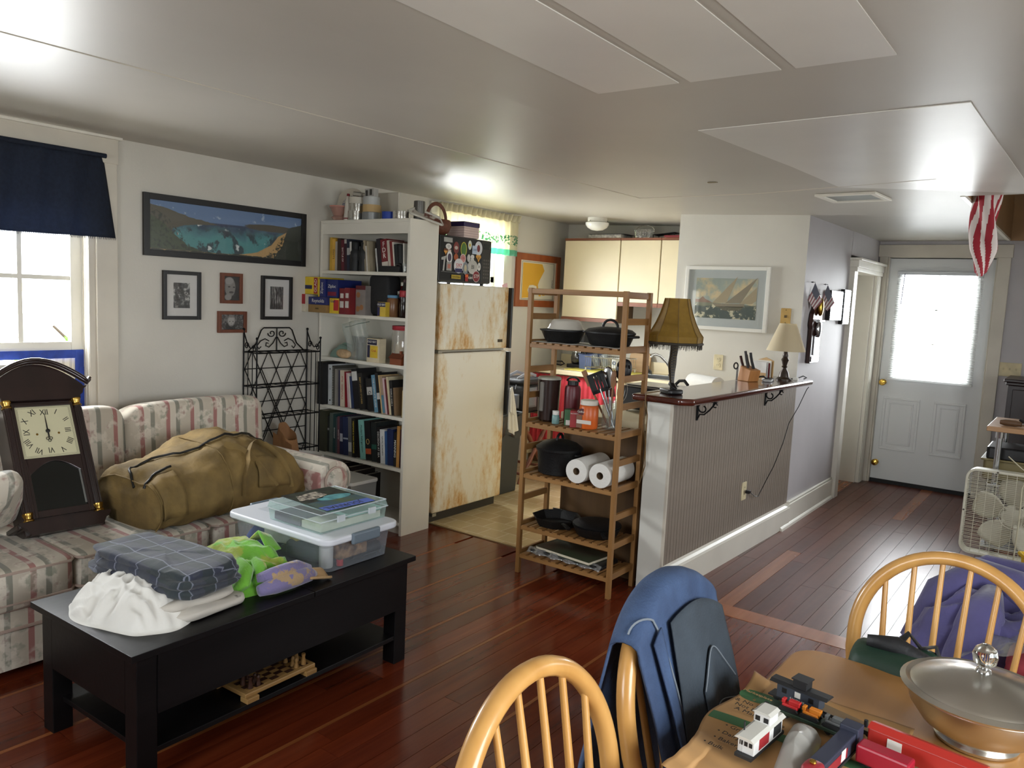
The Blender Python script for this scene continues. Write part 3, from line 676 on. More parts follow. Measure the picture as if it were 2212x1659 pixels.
def fdoor(nm, z0, z1):
    o = obj(nm, box(-0.03, 0.03, -0.376, 0.376, 0, z1 - z0), MRUST, fg, loc=(0.45 - 0.08, 0, z0), bev=0.012, seg=3); return o
d1 = fdoor('freezer_door', 1.185, 1.628); d0 = fdoor('fridge_door', 0.075, 1.165)
obj('door_handle', MB().box(0.02, 0.06, 0.372, 0.392, 0.0, 0.44), MBLKP, d1, bev=0.004); obj('door_handle', MB().box(0.02, 0.06, 0.372, 0.392, 0.62, 1.085), MBLKP, d0, bev=0.004)
obj('brand_badge', box(0.031, 0.033, 0.26, 0.315, 0.045, 0.065), M('dark_badge', (70, 58, 40), 0.4, 0.6), d1)
obj('door_gasket', FBX(0.413, 0.421, 3.85, 4.58, 0.08, 1.62), M('grey_gasket', (110, 108, 104), 0.6), fg)
for (z0_, z1_) in ((1.166, 1.184), (0.055, 0.075)): obj('hinge', box(0.34, 0.40, -0.378, -0.34, z0_, z1_), M('steel_hinge', (150, 148, 142), 0.35, 0.9), fg)
obj('door_divider', box(0.335, 0.37, -0.335, 0.375, 1.168, 1.182), M('steel_hinge', (150, 148, 142)), fg)
obj('kick_grille', FBX(0.37, 0.43, 3.85, 4.58, 0.0, 0.06), M('dark_grille', (40, 36, 32), 0.6), fg)

# ================================================================ PENINSULA
PT = math.radians(-1.55)
pn = MB(); pn.box(-0.135, 0.0, 0.0, 1.95, 0, 1.045)
PEN = struct('wall_peninsula', pn, M('end_panel_white', (214, 214, 206), 0.45, var=0.02, vscale=3), loc=(2.214, 3.722, 0), rot=(0, 0, PT))
MBEAD = M('beadboard_paint', (140, 129, 118), 0.45, var=0.03, vscale=6, bump=0.05, bscale=60)
nb = 27; bw = 1.93 / nb
bdm = MB(); bdm.box(0, 0.011, 0.0022, bw * 0.5 - 0.0016, 0.15, 1.044); bdm.box(0, 0.011, bw * 0.5 + 0.0016, bw - 0.0022, 0.15, 1.044); bdm.cyl((0.0065, bw * 0.5, 0.15), (0.0065, bw * 0.5, 1.044), 0.0022, n=6)
bdm.box(0, 0.007, 0, bw, 0.15, 1.044)
bdme = bdm.mesh('bead_board', MBEAD)
for k in range(nb): obj('bead_board', bdme, MBEAD, PEN, loc=(0, 0.015 + k * bw, 0))
obj('corner_bead', box(0, 0.013, 0.0, 0.014, 0.15, 1.044), MTRIMT, PEN)
bb = MB(); bb.box(0, 0.038, 0.0, 1.95, 0, 0.135); bb.prism([(0, 0.135), (0.036, 0.135), (0.03, 0.145), (0.016, 0.155), (0.011, 0.168), (0, 0.168)], (0, 0, 0), (1, 0, 0), (0, 0, 1), (0, 1.95, 0))
obj('baseboard', bb, MTRIM, PEN)
def in_pen(p): return Matrix.LocRotScale(Vector((2.214, 3.722, 0)), Quaternion((0, 0, 1), PT), None) @ Vector(p)
MMAH = wood('mahogany_varnish', (84, 36, 24), (58, 22, 15), 0.16, 1, 16, coat=0.6, bump=0.01)
bar = thing('bar_top', 'glossy dark red wooden bar top on the beadboard half wall', 'counter', (2.214, 3.722, 1.046), PT)
pr = [(-0.205, -0.055), (0.075, -0.055), (0.132, 0.0), (0.138, 1.9), (-0.205, 1.9)]
pm_ = MB().prism(pr, (0, 0, 0), (1, 0, 0), (0, 1, 0), (0, 0, 0.036)); obj('board', pm_, MMAH, bar, bev=0.013, seg=4, smooth=50)
MIRON = M('black_iron', (18, 18, 20), 0.5, 0.6)
def bracket(y):
    s = MB(); pa = []
    for k in range(20):
        t = k / 19; a = 0.5 * PI + 1.9 * PI * t; r = 0.032 * (1 - 0.6 * t); pa.append((0.05 + r * math.cos(a) - 0.004, y, -0.045 + r * math.sin(a)))
    s.tube(pa, 0.0045, 6); s.box(0.012, 0.019, y - 0.009, y + 0.009, -0.115, -0.002); s.box(0.012, 0.125, y - 0.009, y + 0.009, -0.008, -0.001)
    s.tube([(0.018, y, -0.105), (0.03, y, -0.08), (0.055, y, -0.078), (0.085, y, -0.05), (0.115, y, -0.01)], 0.0045, 6)
    s.tube([(0.115 + 0.012 * math.cos(k), y, -0.02 + 0.012 * math.sin(k)) for k in [i * 0.6 for i in range(10)]], 0.0035, 6)
    obj('bracket', s, MIRON, bar, smooth=50)
bracket(0.30); bracket(1.33)

# ================================================================ KITCHEN CABINETS
MCREAM = M('cream_laminate', (228, 214, 180), 0.42, var=0.015, vscale=3)
MCAB = wood('reddish_oak', (142, 84, 54), (112, 62, 38), 0.45, 0, 18)
MCAN = wood('panel_oak', (104, 76, 44), (72, 50, 26), 0.5, 2, 9)
def upper(x0, x1, z0, z1, nm, label):
    c = thing(nm, label, 'cabinet', ((x0 + x1) / 2, 6.45, z0)); w = (x1 - x0) / 2; h = z1 - z0
    obj('body', box(-w, w, -0.13, 0.17, 0, h), MCAN, c)
    obj('door', box(-w + 0.004, w - 0.004, -0.15, -0.131, 0.036, h - 0.022), MCREAM, c, bev=0.002)
    obj('top_rail', box(-w, w, -0.152, -0.13, h - 0.02, h), MCAB, c); obj('bottom_rail', box(-w, w, -0.156, -0.13, 0, 0.034), MCAB, c)
upper(-0.165, 0.430, 1.365, 2.135, 'wall_cabinet', 'cream door wall cabinet nearest the framed map, hanging lowest')
upper(0.433, 0.832, 1.525, 2.135, 'wall_cabinet', 'middle cream door wall cabinet above the sink')
upper(0.835, 1.295, 1.525, 2.135, 'wall_cabinet', 'cream door wall cabinet against the wall with the sailing picture')
bc = thing('base_cabinet', 'cream fronted base cabinet under the sink counter', 'cabinet', (0.5, 6.32, 0))
obj('carcass', box(0.12, 0.795, -0.27, 0.29, 0.08, 0.70), MCREAM, bc); obj('front_rail', box(0.12, 0.795, -0.27, -0.245, 0.70, 0.875), MCREAM, bc); obj('kick_board', box(-0.83, 0.795, -0.22, -0.20, 0, 0.08), MCAN, bc)
obj('side_wall', box(-0.83, -0.8, -0.27, 0.29, 0.08, 0.875), MCREAM, bc)
for (xa, xb) in ((0.125, 0.34), (0.345, 0.565), (0.57, 0.79)):
    obj('drawer_front', box(xa, xb, -0.292, -0.271, 0.66, 0.855), MCREAM, bc, bev=0.002); obj('door', box(xa, xb, -0.292, -0.271, 0.12, 0.585), MCREAM, bc, bev=0.002)
obj('finger_rail', box(0.12, 0.795, -0.296, -0.271, 0.592, 0.652), MCAB, bc)
cn = thing('kitchen_countertop', 'cream laminate countertop with backsplash along the kitchen end wall', 'countertop', (0.48, 6.31, 0.876))
cm_ = wall_rect('y', 0, 1, 0, 1, 0, 1, [])
cc = MB(); cc.box(-0.815, 0.20, -0.315, 0.305, 0, 0.04); cc.box(0.78, 0.815, -0.315, 0.305, 0, 0.04); cc.box(0.20, 0.78, -0.315, -0.235, 0, 0.04); cc.box(0.20, 0.78, 0.215, 0.305, 0, 0.04)
obj('slab', cc, MCREAM, cn, bev=0.003); obj('backsplash', box(-0.815, 0.815, 0.285, 0.305, 0.04, 0.145), MCREAM, cn, bev=0.003)
MSTEEL = M('brushed_steel', (186, 188, 190), 0.25, 1.0)
sk = thing('kitchen_sink', 'stainless steel sink set into the kitchen counter', 'sink', (0.97, 6.30, 0.918))
s = MB(); s.box(-0.285, 0.285, -0.228, -0.20, -0.004, 0.004).box(-0.285, 0.285, 0.13, 0.222, -0.004, 0.004).box(-0.285, -0.255, -0.20, 0.13, -0.004, 0.004).box(0.255, 0.285, -0.20, 0.13, -0.004, 0.004)
obj('rim', s, MSTEEL, sk, bev=0.002)
s = MB(); s.box(-0.257, -0.253, -0.2, 0.13, -0.17, 0).box(0.253, 0.257, -0.2, 0.13, -0.17, 0).box(-0.255, 0.255, -0.202, -0.198, -0.17, 0).box(-0.255, 0.255, 0.128, 0.132, -0.17, 0).box(-0.255, 0.255, -0.2, 0.13, -0.174, -0.17)
obj('basin', s, MSTEEL, sk)
fa = thing('sink_faucet', 'chrome single lever faucet behind the kitchen sink', 'faucet', (0.93, 6.475, 0.922))
MCHR = M('chrome', (220, 222, 226), 0.08, 1.0)
obj('base', MB().lathe([(0.03, 0), (0.03, 0.012), (0.02, 0.02), (0.02, 0.075), (0.024, 0.09), (0.024, 0.115), (0.012, 0.135), (0.0, 0.14)], 20), MCHR, fa, smooth=40)
obj('spout', MB().tube([(0, 0, 0.05), (-0.04, -0.03, 0.12), (-0.085, -0.07, 0.175), (-0.12, -0.1, 0.19), (-0.145, -0.12, 0.18), (-0.15, -0.125, 0.16)], 0.012, 10), MCHR, fa, smooth=60)
obj('lever', MB().tube([(0, 0, 0.135), (0.0, -0.005, 0.165), (0.01, -0.03, 0.2)], 0.008, 8), MCHR, fa, smooth=60)
ss = thing('sink_stopper', 'small chrome sprayer knob beside the faucet', 'sprayer', (0.70, 6.475, 0.922))
obj('cap', MB().lathe([(0.036, 0), (0.036, 0.02), (0.02, 0.035), (0.006, 0.04), (0.004, 0.07), (0, 0.072)], 16), M('dark_chrome', (90, 92, 94), 0.25, 1.0), ss, smooth=40)
# peninsula counter inside the kitchen
pc = thing('peninsula_cabinet', 'oak panelled base cabinet behind the bamboo rack', 'cabinet', (1.77, 4.75, 0))
obj('end_panel', box(-0.285, 0.30, -0.90, -0.885, 0.0, 0.86), MCAN, pc); obj('carcass', box(-0.27, 0.295, -0.884, 0.89, 0.003, 0.86), MCREAM, pc)
obj('counter_slab', box(-0.31, 0.297, -0.905, 0.895, 0.86, 0.90), MCREAM, pc, bev=0.003)

# ================================================================ BAMBOO RACK
MBAM = wood('bamboo', (158, 116, 66), (128, 90, 48), 0.45, 2, 24); MBAMX = wood('bamboo_long', (162, 120, 70), (130, 92, 50), 0.45, 0, 24); MBAMY = wood('bamboo_deep', (150, 108, 60), (118, 82, 44), 0.45, 1, 24)
br = thing('bamboo_shelf', 'tall slatted bamboo shelf rack against the kitchen peninsula end', 'shelf rack', (1.735, 3.64, 0))
for a in (-1, 1):
    for c in (-1, 1): obj('post', box(a * 0.295 - 0.0125, a * 0.295 + 0.0125, c * 0.13 - 0.0125, c * 0.13 + 0.0125, 0, 1.615), MBAM, br, bev=0.002)
RZ = (0.115, 0.28, 0.58, 0.87, 1.315)
for a in (-1, 1):
    for z in (0.115, 0.28, 0.435, 0.58, 0.725, 0.87, 1.02, 1.165, 1.315, 1.46, 1.595): obj('side_rung', box(a * 0.295 - 0.008, a * 0.295 + 0.008, -0.1175, 0.1175, z - 0.017, z + 0.017), MBAMY, br, bev=0.0015)
obj('top_rail', box(-0.2825, 0.2825, -0.14, -0.12, 1.585, 1.612), MBAMX, br, bev=0.0015); obj('top_rail', box(-0.2825, 0.2825, 0.12, 0.14, 1.585, 1.612), MBAMX, br, bev=0.0015)
sm_ = MB(); sm_.box(-0.0165, 0.0165, -0.142, 0.142, -0.004, 0.004); sme = sm_.mesh('slat', MBAMY)
for z in RZ:
    for c in (-1, 1): obj('shelf_rail', box(-0.2825, 0.2825, c * 0.13 - 0.009, c * 0.13 + 0.009, z - 0.026, z - 0.004), MBAMX, br, bev=0.0015)
    for k in range(11): obj('slat', sme, MBAMY, br, loc=(-0.253 + k * 0.0506, 0, z))

# ================================================================ DINING TABLE AND CHAIRS
MPINE = wood('honey_maple', (206, 158, 92), (184, 134, 70), 0.3, 2, 16, coat=0.3, bump=0.02); MTAB = wood('table_maple', (190, 140, 82), (168, 120, 66), 0.3, 1, 12, coat=0.3, bump=0.02)
dt = thing('dining_table', 'honey coloured wooden dining table covered with a paper bag and trains', 'dining table', (3.88, 1.1, 0), math.radians(-1.5))
t = MB().rbox(-0.455, 0.455, -0.8, 0.78, 0.712, 0.742, 0.07, 6); obj('top', t, MTAB, dt, bev=0.008, seg=3, smooth=40)
for a in (-1, 1):
    for c in (-1, 1): obj('leg', MB().lathe([(0.022, 0), (0.026, 0.1), (0.032, 0.3), (0.026, 0.33), (0.036, 0.36), (0.036, 0.55), (0.03, 0.57), (0.035, 0.6), (0.035, 0.712)], 14, (a * 0.38, c * 0.69, 0)), MPINE, dt, smooth=40)
for a in (-1, 1): obj('apron', box(a * 0.38 - 0.01, a * 0.38 + 0.01, -0.66, 0.66, 0.63, 0.712), MTAB, dt); 
for c in (-1, 1): obj('apron', box(-0.35, 0.35, c * 0.69 - 0.01, c * 0.69 + 0.01, 0.63, 0.712), MTAB, dt)
def windsor(label, loc, rz):
    t = thing('windsor_chair', label, 'chair', loc, rz, 'bow back dining chairs')
    sf = []
    def seat(u, v):
        a = 2 * PI * u; r = 0.205 * (1 + 0.06 * math.cos(2 * a)); rr = r * v
        x, y = rr * math.cos(a) * 1.05, rr * math.sin(a); z = 0.45 - 0.018 * (1 - v ** 2) * (1 - 0.5 * max(0, math.sin(a)))
        return Vector((x, y, z))
    s = MB(); s.grid(seat, 32, 8, True)
    s.lathe([(0.001, 0.42), (0.17, 0.422), (0.212, 0.436), (0.2145, 0.45)], 32, sx=1.05 * 1.0, sy=0.965)
    obj('seat', s, MPINE, t, smooth=60)
    tilt = math.radians(11)
    def bowp(x, h): return Vector((x, -0.175 - h * math.tan(tilt), 0.445 + h))
    pa = []; N = 36
    for k in range(N + 1):
        a = PI * k / N
        x = -0.218 * math.cos(a); h = 0.275 + 0.228 * math.sin(a)
        pa.append((x, h))
    low = [(-0.165, 0.0), (-0.185, 0.07), (-0.205, 0.16), (-0.216, 0.22)]
    prof = low + pa + [(-x, h) for x, h in low[::-1]]
    obj('bow', MB().tube([bowp(x, h) for x, h in prof], 0.0195, 12, sq=(1.0, 0.9)), MPINE, t, smooth=60)
    for k in range(6):
        x0 = -0.125 + k * 0.05; x1 = x0 * 1.28; h1 = 0.275 + 0.228 * math.sqrt(max(0, 1 - (x1 / 0.218) ** 2)) - 0.008
        a, b_ = bowp(x0, -0.012), bowp(x1, h1)
        obj('spindle', MB().tube([a.lerp(b_, q) for q in (0, 0.25, 0.5, 0.75, 1)], 0.007, 8, rad=[0.0068, 0.0085, 0.0085, 0.0075, 0.0065]), MPINE, t, smooth=60)
    ft = {}
    for a in (-1, 1):
        for c in (-1, 1):
            p0 = Vector((a * 0.13, c * 0.13, 0.435)); p1 = Vector((a * 0.205, c * 0.2 - 0.005, 0.0)); ft[a, c] = (p0, p1)
            obj('leg', MB().tube([p0.lerp(p1, q) for q in (0, 0.2, 0.3, 0.34, 0.6, 0.75, 0.8, 1)], 0.016, 10, rad=[0.012, 0.018, 0.015, 0.021, 0.021, 0.015, 0.018, 0.011]), MPINE, t, smooth=60)
    m = []
    for a in (-1, 1):
        p, q = ft[a, 1][0].lerp(ft[a, 1][1], 0.58), ft[a, -1][0].lerp(ft[a, -1][1], 0.58); m.append(p.lerp(q, 0.5))
        obj('stretcher', MB().tube([p.lerp(q, k) for k in (0, 0.5, 1)], 0.01, 8, rad=[0.008, 0.013, 0.008]), MPINE, t, smooth=60)
    obj('stretcher', MB().tube([m[0].lerp(m[1], k) for k in (0, 0.5, 1)], 0.01, 8, rad=[0.008, 0.013, 0.008]), MPINE, t, smooth=60)
    return t
CHA = windsor('bow back maple chair at the bottom centre with an empty back', (3.535, 0.972, 0), -R90)
CHB = copytree(CHA, (3.515, 1.515, 0), -R90, 'bow back maple chair with blue denim overalls hung over it')
CHC = copytree(CHA, (3.712, 1.925, 0), PI + math.radians(-4), 'bow back maple chair at the far end of the dining table')
# ================================================================ PICTURES
class Pic:
    """procedural flat print: u,v run 0..1 over a w x h sheet lying in the local y,z plane"""
    def __init__(s, name, w, h, base, rough=0.35):
        s.m = M(name, base, rough, coat=0.0); s.nt, s.b = nodes(s.m); s.vec, x, y, z = objxyz(s.nt)
        s.u = math_(s.nt, 'ADD', math_(s.nt, 'DIVIDE', y, w), 0.5); s.v = math_(s.nt, 'ADD', math_(s.nt, 'DIVIDE', z, h), 0.5); s.col = lin(base); s.w = w
    def noise(s, sc, d=4, r=0.6): return noise_(s.nt, s.vec, sc, d, r)
    def put(s, mask, c, amt=1.0):
        if amt != 1.0: mask = math_(s.nt, 'MULTIPLY', mask, amt)
        s.col = mixnode(s.nt, mask, s.col, lin(c) if isinstance(c, tuple) else c); return s
    def below(s, pts, amp=0.0, sc=10, soft=0.01, inv=False):
        fc = s.nt.nodes.new('ShaderNodeFloatCurve'); cv = fc.mapping.curves[0]
        cv.points[0].location = pts[0]; cv.points[1].location = pts[-1]
        for p in pts[1:-1]: cv.points.new(*p)
        for q in cv.points: q.handle_type = 'VECTOR'
        fc.mapping.update(); s.nt.links.new(s.u, fc.inputs['Value']); f = fc.outputs[0]
        if amp: f = math_(s.nt, 'ADD', f, math_(s.nt, 'MULTIPLY', math_(s.nt, 'SUBTRACT', s.noise(sc), 0.5), amp))
        d = math_(s.nt, 'DIVIDE', math_(s.nt, 'SUBTRACT', f, s.v), soft)
        if inv: d = math_(s.nt, 'MULTIPLY', d, -1.0)
        return math_(s.nt, 'ADD', d, 0.5, True)
    def ell(s, cx, cy, rx, ry, soft=0.15, amp=0.0, sc=12):
        a = math_(s.nt, 'POWER', math_(s.nt, 'ABSOLUTE', math_(s.nt, 'DIVIDE', math_(s.nt, 'SUBTRACT', s.u, cx), rx)), 2.0)
        b = math_(s.nt, 'POWER', math_(s.nt, 'ABSOLUTE', math_(s.nt, 'DIVIDE', math_(s.nt, 'SUBTRACT', s.v, cy), ry)), 2.0)
        r = math_(s.nt, 'ADD', a, b)
        if amp: r = math_(s.nt, 'ADD', r, math_(s.nt, 'MULTIPLY', math_(s.nt, 'SUBTRACT', s.noise(sc), 0.5), amp))
        return math_(s.nt, 'DIVIDE', math_(s.nt, 'SUBTRACT', 1.0, r), soft, True)
    def thr(s, n, lo, hi): return math_(s.nt, 'DIVIDE', math_(s.nt, 'SUBTRACT', n, lo), hi - lo, True)
    def done(s):
        if isinstance(s.col, bpy.types.NodeSocket): s.nt.links.new(s.col, s.b.inputs['Base Color'])
        return s.m
GLASS = clear('picture_glass', opac=0.012, rough=0.03, gloss=0.08)
def picture(name, label, c, w, h, fw_, fmat, prt, rz=0.0, mat_w=0.0, mat_mat=None, depth=0.022, glass=True, cat='picture'):
    """framed print; local +x faces out of the wall"""
    t = thing(name, label, cat, c, rz)
    f = MB(); W2, H2 = w / 2, h / 2
    f.box(0, depth, -W2, -W2 + fw_, -H2, H2).box(0, depth, W2 - fw_, W2, -H2, H2).box(0, depth, -W2 + fw_, W2 - fw_, -H2, -H2 + fw_).box(0, depth, -W2 + fw_, W2 - fw_, H2 - fw_, H2)
    obj('frame', f, fmat, t, bev=0.0015)
    iw, ih = W2 - fw_, H2 - fw_
    if mat_w: obj('mat_board', box(0, 0.008, -iw, iw, -ih, ih), mat_mat, t)
    obj('print', box(0.002, 0.0095, -iw + mat_w, iw - mat_w, -ih + mat_w, ih - mat_w), prt, t)
    if glass: obj('glass_sheet', box(0.0135, 0.0145, -iw, iw, -ih, ih), GLASS, t)
    return t
MFRB = M('black_frame', (20, 19, 19), 0.4); MFRW = wood('red_wood_frame', (120, 66, 40), (92, 46, 28), 0.4, 2, 20)
p = Pic('bay_photo', 1.03, 0.26, (58, 84, 108))
p.put(p.thr(p.noise(9, 5, 0.6), 0.42, 0.58), (36, 62, 84)).put(p.below([(0, 0.5), (0.5, 0.45), (1, 0.55)], 0.6, 7, 0.22), (74, 140, 142)).put(math_(p.nt, 'MULTIPLY', p.thr(p.noise(12, 5, 0.6), 0.50, 0.56), p.below([(0, 0.52), (1, 0.55)], 0.1, 5, 0.1)), (44, 66, 74))
p.put(math_(p.nt, 'MULTIPLY', p.thr(p.noise(15, 2), 0.66, 0.7), p.below([(0, 0.6), (1, 0.62)], 0, 5, 0.02)), (208, 214, 214))
p.put(p.below([(0, 0.60), (1, 0.66)], inv=True, soft=0.01), (40, 58, 86)).put(p.below([(0, 0.66), (1, 0.70)], inv=True, soft=0.02), (96, 124, 164)).put(math_(p.nt, 'MULTIPLY', p.thr(p.noise(20), 0.62, 0.68), p.below([(0, 0.75), (1, 0.8)], inv=True)), (160, 176, 196))
p.put(math_(p.nt, 'MULTIPLY', p.below([(0, 0.94), (0.08, 0.9), (0.16, 0.82), (0.24, 0.74), (0.32, 0.70), (0.40, 0.645), (0.46, 0.6), (1, 0.0)], 0.06, 30, 0.01), p.below([(0, 0), (0.10, 0.2), (0.13, 0.46), (0.2, 0.56), (0.28, 0.6), (0.42, 0.635), (1, 0.64)], 0.05, 25, 0.01, True)), (84, 78, 62)); 
p.put(p.below([(0, 0.72), (0.06, 0.6), (0.11, 0.46), (0.16, 0.28), (0.22, 0.12), (0.32, 0.0), (1, 0.0)], 0.1, 40, 0.02), (62, 74, 50)).put(math_(p.nt, 'MULTIPLY', p.thr(p.noise(60), 0.5, 0.62), p.below([(0, 0.9), (0.10, 0.7), (0.24, 0.1), (0.4, 0), (1, 0)])), (44, 50, 38))
p.put(p.ell(0.79, 0.70, 0.21, 0.085, 0.2, 0.6, 20), (70, 62, 46)).put(p.below([(0, 0), (0.54, 0.0), (0.68, 0.10), (0.78, 0.30), (0.83, 0.52), (0.9, 0.66), (1, 0.7)], 0.05, 15, 0.02), (186, 150, 96)).put(math_(p.nt, 'MULTIPLY', p.thr(p.noise(55), 0.5, 0.56), p.below([(0, 0), (0.70, 0.0), (0.8, 0.2), (0.85, 0.5), (1, 0.82)], 0.1, 12)), (36, 44, 30)).put(p.below([(0, 0), (0.8, 0.0), (0.86, 0.3), (0.9, 0.72), (1, 0.88)], 0.12, 15), (40, 46, 34))
picture('bay_picture', 'wide black framed panorama of a turquoise bay above the sofa', (XL + 0.001, 2.825, 1.868), 1.11, 0.345, 0.034, MFRB, p.done())
def forest(name, seed):
    p = Pic(name, 0.11, 0.155, (60, 60, 60)); mp = p.nt.nodes.new('ShaderNodeMapping'); mp.inputs['Location'].default_value = (seed, seed, seed); mp.inputs['Scale'].default_value = (1, 6.0, 0.35) if seed > 4 else (1, 1, 1)
    p.nt.links.new(p.vec, mp.inputs[0]); n = noise_(p.nt, mp.outputs[0], 34, 5, 0.65)
    p.col = ramp_(p.nt, n, [(0.38, (14, 14, 14)), (0.52, (74, 74, 72)), (0.66, (200, 198, 192))])
    p.put(p.below([(0, 0.25), (0.5, 0.3), (1, 0.2)], 0.2, 40, 0.1), (40, 40, 38), 0.6)
    return p.done()
MMAT = M('mat_board_grey', (206, 204, 200), 0.7)
picture('forest_picture', 'black framed monochrome print of a leafy path, nearest the window', (XL + 0.001, 2.50, 1.479), 0.235, 0.28, 0.021, MFRB, forest('path_print', 1.0), 0, 0.046, MMAT)
picture('forest_picture', 'black framed monochrome print of tall tree trunks above the iron rack', (XL + 0.001, 3.16, 1.482), 0.235, 0.28, 0.021, MFRB, forest('trunk_print', 7.0), 0, 0.046, MMAT)
p = Pic('baby_print_a', 0.11, 0.15, (34, 32, 32)); p.put(p.thr(p.noise(30), 0.5, 0.7), (70, 68, 66), 0.5).put(p.ell(0.42, 0.55, 0.36, 0.42, 0.3), (128, 124, 120)).put(p.ell(0.36, 0.8, 0.3, 0.16, 0.4), (150, 146, 142)).put(p.ell(0.36, 0.56, 0.09, 0.03, 0.4), (50, 46, 44)).put(p.ell(0.66, 0.55, 0.08, 0.03, 0.4), (50, 46, 44)).put(p.ell(0.5, 0.34, 0.16, 0.05, 0.4), (66, 60, 58)).put(p.ell(0.3, 0.14, 0.24, 0.14, 0.4), (140, 136, 132))
picture('child_photo', 'upright red wood frame with a dark monochrome close-up of a baby', (XL + 0.001, 2.826, 1.532), 0.148, 0.185, 0.02, MFRW, p.done())
p = Pic('baby_print_b', 0.15, 0.095, (58, 56, 55)); p.put(p.thr(p.noise(70), 0.48, 0.56), (128, 126, 124), 0.7).put(p.ell(0.42, 0.2, 0.26, 0.3, 0.3), (22, 22, 22)).put(p.ell(0.46, 0.58, 0.19, 0.40, 0.6), (166, 162, 158)).put(p.ell(0.46, 0.86, 0.17, 0.1, 0.8), (122, 118, 114)).put(p.ell(0.39, 0.53, 0.035, 0.05, 0.9), (72, 68, 66)).put(p.ell(0.54, 0.53, 0.035, 0.05, 0.9), (72, 68, 66)).put(p.ell(0.47, 0.40, 0.03, 0.05, 0.9), (140, 136, 132)).put(p.ell(0.47, 0.29, 0.055, 0.03, 0.9), (104, 98, 96))
picture('child_photo', 'landscape red wood frame with a monochrome photo of a toddler', (XL + 0.001, 2.833, 1.326), 0.198, 0.132, 0.02, MFRW, p.done())

# ================================================================ CLOCK ON THE SOFA
MCLK = wood('cherry_dark', (44, 27, 25), (30, 18, 17), 0.3, 2, 14, coat=0.4, bump=0.01)
ck = thing('wall_clock', 'dark wooden pendulum wall clock leaning back on the sofa', 'clock', (0.455, 1.50, 0.462), rot=(math.radians(-1.5), math.radians(-27), 0))
# local: y right, z up along the case, x out of the dial
cb = MB(); cb.box(-0.115, 0.0, -0.16, 0.16, 0.055, 0.60); cb.box(-0.125, 0.012, -0.19, 0.19, 0.035, 0.058); cb.box(-0.12, 0.0, -0.165, 0.165, 0.0, 0.036)
obj('case', cb, MCLK, ck, bev=0.005)
obj('base_molding', MB().prism([(-0.19, 0.058), (-0.185, 0.045), (-0.165, 0.03), (-0.15, 0.005), (-0.148, 0.0), (0.148, 0.0), (0.15, 0.005), (0.165, 0.03), (0.185, 0.045), (0.19, 0.058)], (-0.12, 0, 0), (0, 1, 0), (0, 0, 1), (0.145, 0, 0)), MCLK, ck)
obj('crown_molding', MB().prism([(-0.165, 0.60), (-0.165, 0.615), (-0.178, 0.625), (-0.185, 0.645), (-0.205, 0.66), (0.205, 0.66), (0.185, 0.645), (0.178, 0.625), (0.165, 0.615), (0.165, 0.60)], (-0.12, 0, 0), (0, 1, 0), (0, 0, 1), (0.14, 0, 0)), MCLK, ck)
arch = [(-0.195, 0.658)] + [(-0.195 + 0.39 * k / 24, 0.672 + 0.105 * max(0, math.sin(PI * k / 24)) ** 0.9) for k in range(25)] + [(0.195, 0.658)]
obj('pediment', MB().prism(arch[::-1], (-0.1, 0, 0), (0, 1, 0), (0, 0, 1), (0.10, 0, 0)), MCLK, ck)
arc = [(-0.222, 0.70)] + [(-0.21 + 0.42 * k / 28, 0.684 + 0.108 * max(0, math.sin(PI * k / 28)) ** 0.9) for k in range(29)] + [(0.222, 0.70)]
for j, (o_, r_) in enumerate(((0.012, 0.012), (0.024, 0.009))): obj('arch_molding', MB().tube([(o_, y_, z_ - 0.006 + 0.005 * j) for y_, z_ in arc], r_, 8), MCLK, ck, smooth=50)
MBR = M('aged_brass', (180, 144, 74), 0.25, 1.0)
for s_ in (-1, 1):
    col = obj('column', MB().cyl((0.008, s_ * 0.145, 0.09), (0.008, s_ * 0.145, 0.565), 0.0165, n=16), MCLK, ck, smooth=40)
    fl = MB()
    for k in range(7): a = -R90 + PI * k / 6; fl.cyl((0.008 + 0.0165 * math.cos(a), s_ * 0.145 + 0.0165 * math.sin(a), 0.1), (0.008 + 0.0165 * math.cos(a), s_ * 0.145 + 0.0165 * math.sin(a), 0.555), 0.0026, n=5)
    f_ = obj('fluting', fl, MCLK, col); f_['kind'] = 'stuff'
    for z_ in (0.06, 0.565): obj('brass_cap', MB().lathe([(0.021, 0), (0.021, 0.006), (0.015, 0.012), (0.018, 0.024), (0.021, 0.03), (0.021, 0.036)], 16, (0.008, s_ * 0.145, z_)), MBR, ck, smooth=40)
fr_ = MB(); fr_.box(0, 0.012, -0.127, -0.116, 0.07, 0.585).box(0, 0.012, 0.116, 0.127, 0.07, 0.585).box(0, 0.012, -0.116, -0.104, 0.07, 0.335).box(0, 0.012, 0.104, 0.116, 0.07, 0.335).box(0, 0.012, -0.104, 0.104, 0.07, 0.10).box(0, 0.012, -0.116, 0.116, 0.572, 0.585)
cu_ = [(-0.116, 0.335), (-0.104, 0.26)] + [(-0.104 + 0.208 * k / 14, 0.26 + 0.055 * math.sin(PI * k / 14)) for k in range(1, 14)] + [(0.104, 0.26), (0.116, 0.335)]
fr_.prism(cu_, (0, 0, 0), (0, 1, 0), (0, 0, 1), (0.012, 0, 0)); obj('front_door', fr_, MCLK, ck, bev=0.002)
obj('pendulum_glass', box(0.002, 0.004, -0.104, 0.104, 0.10, 0.32), M('dark_glass', (26, 28, 26), 0.05), ck)
obj('glass_glint', MB().box(0.004, 0.006, 0.096, 0.104, 0.11, 0.29), M('bevel_glint', (150, 152, 150), 0.15, 0.6), ck)  # pale strip paints a glint along one edge of the glass
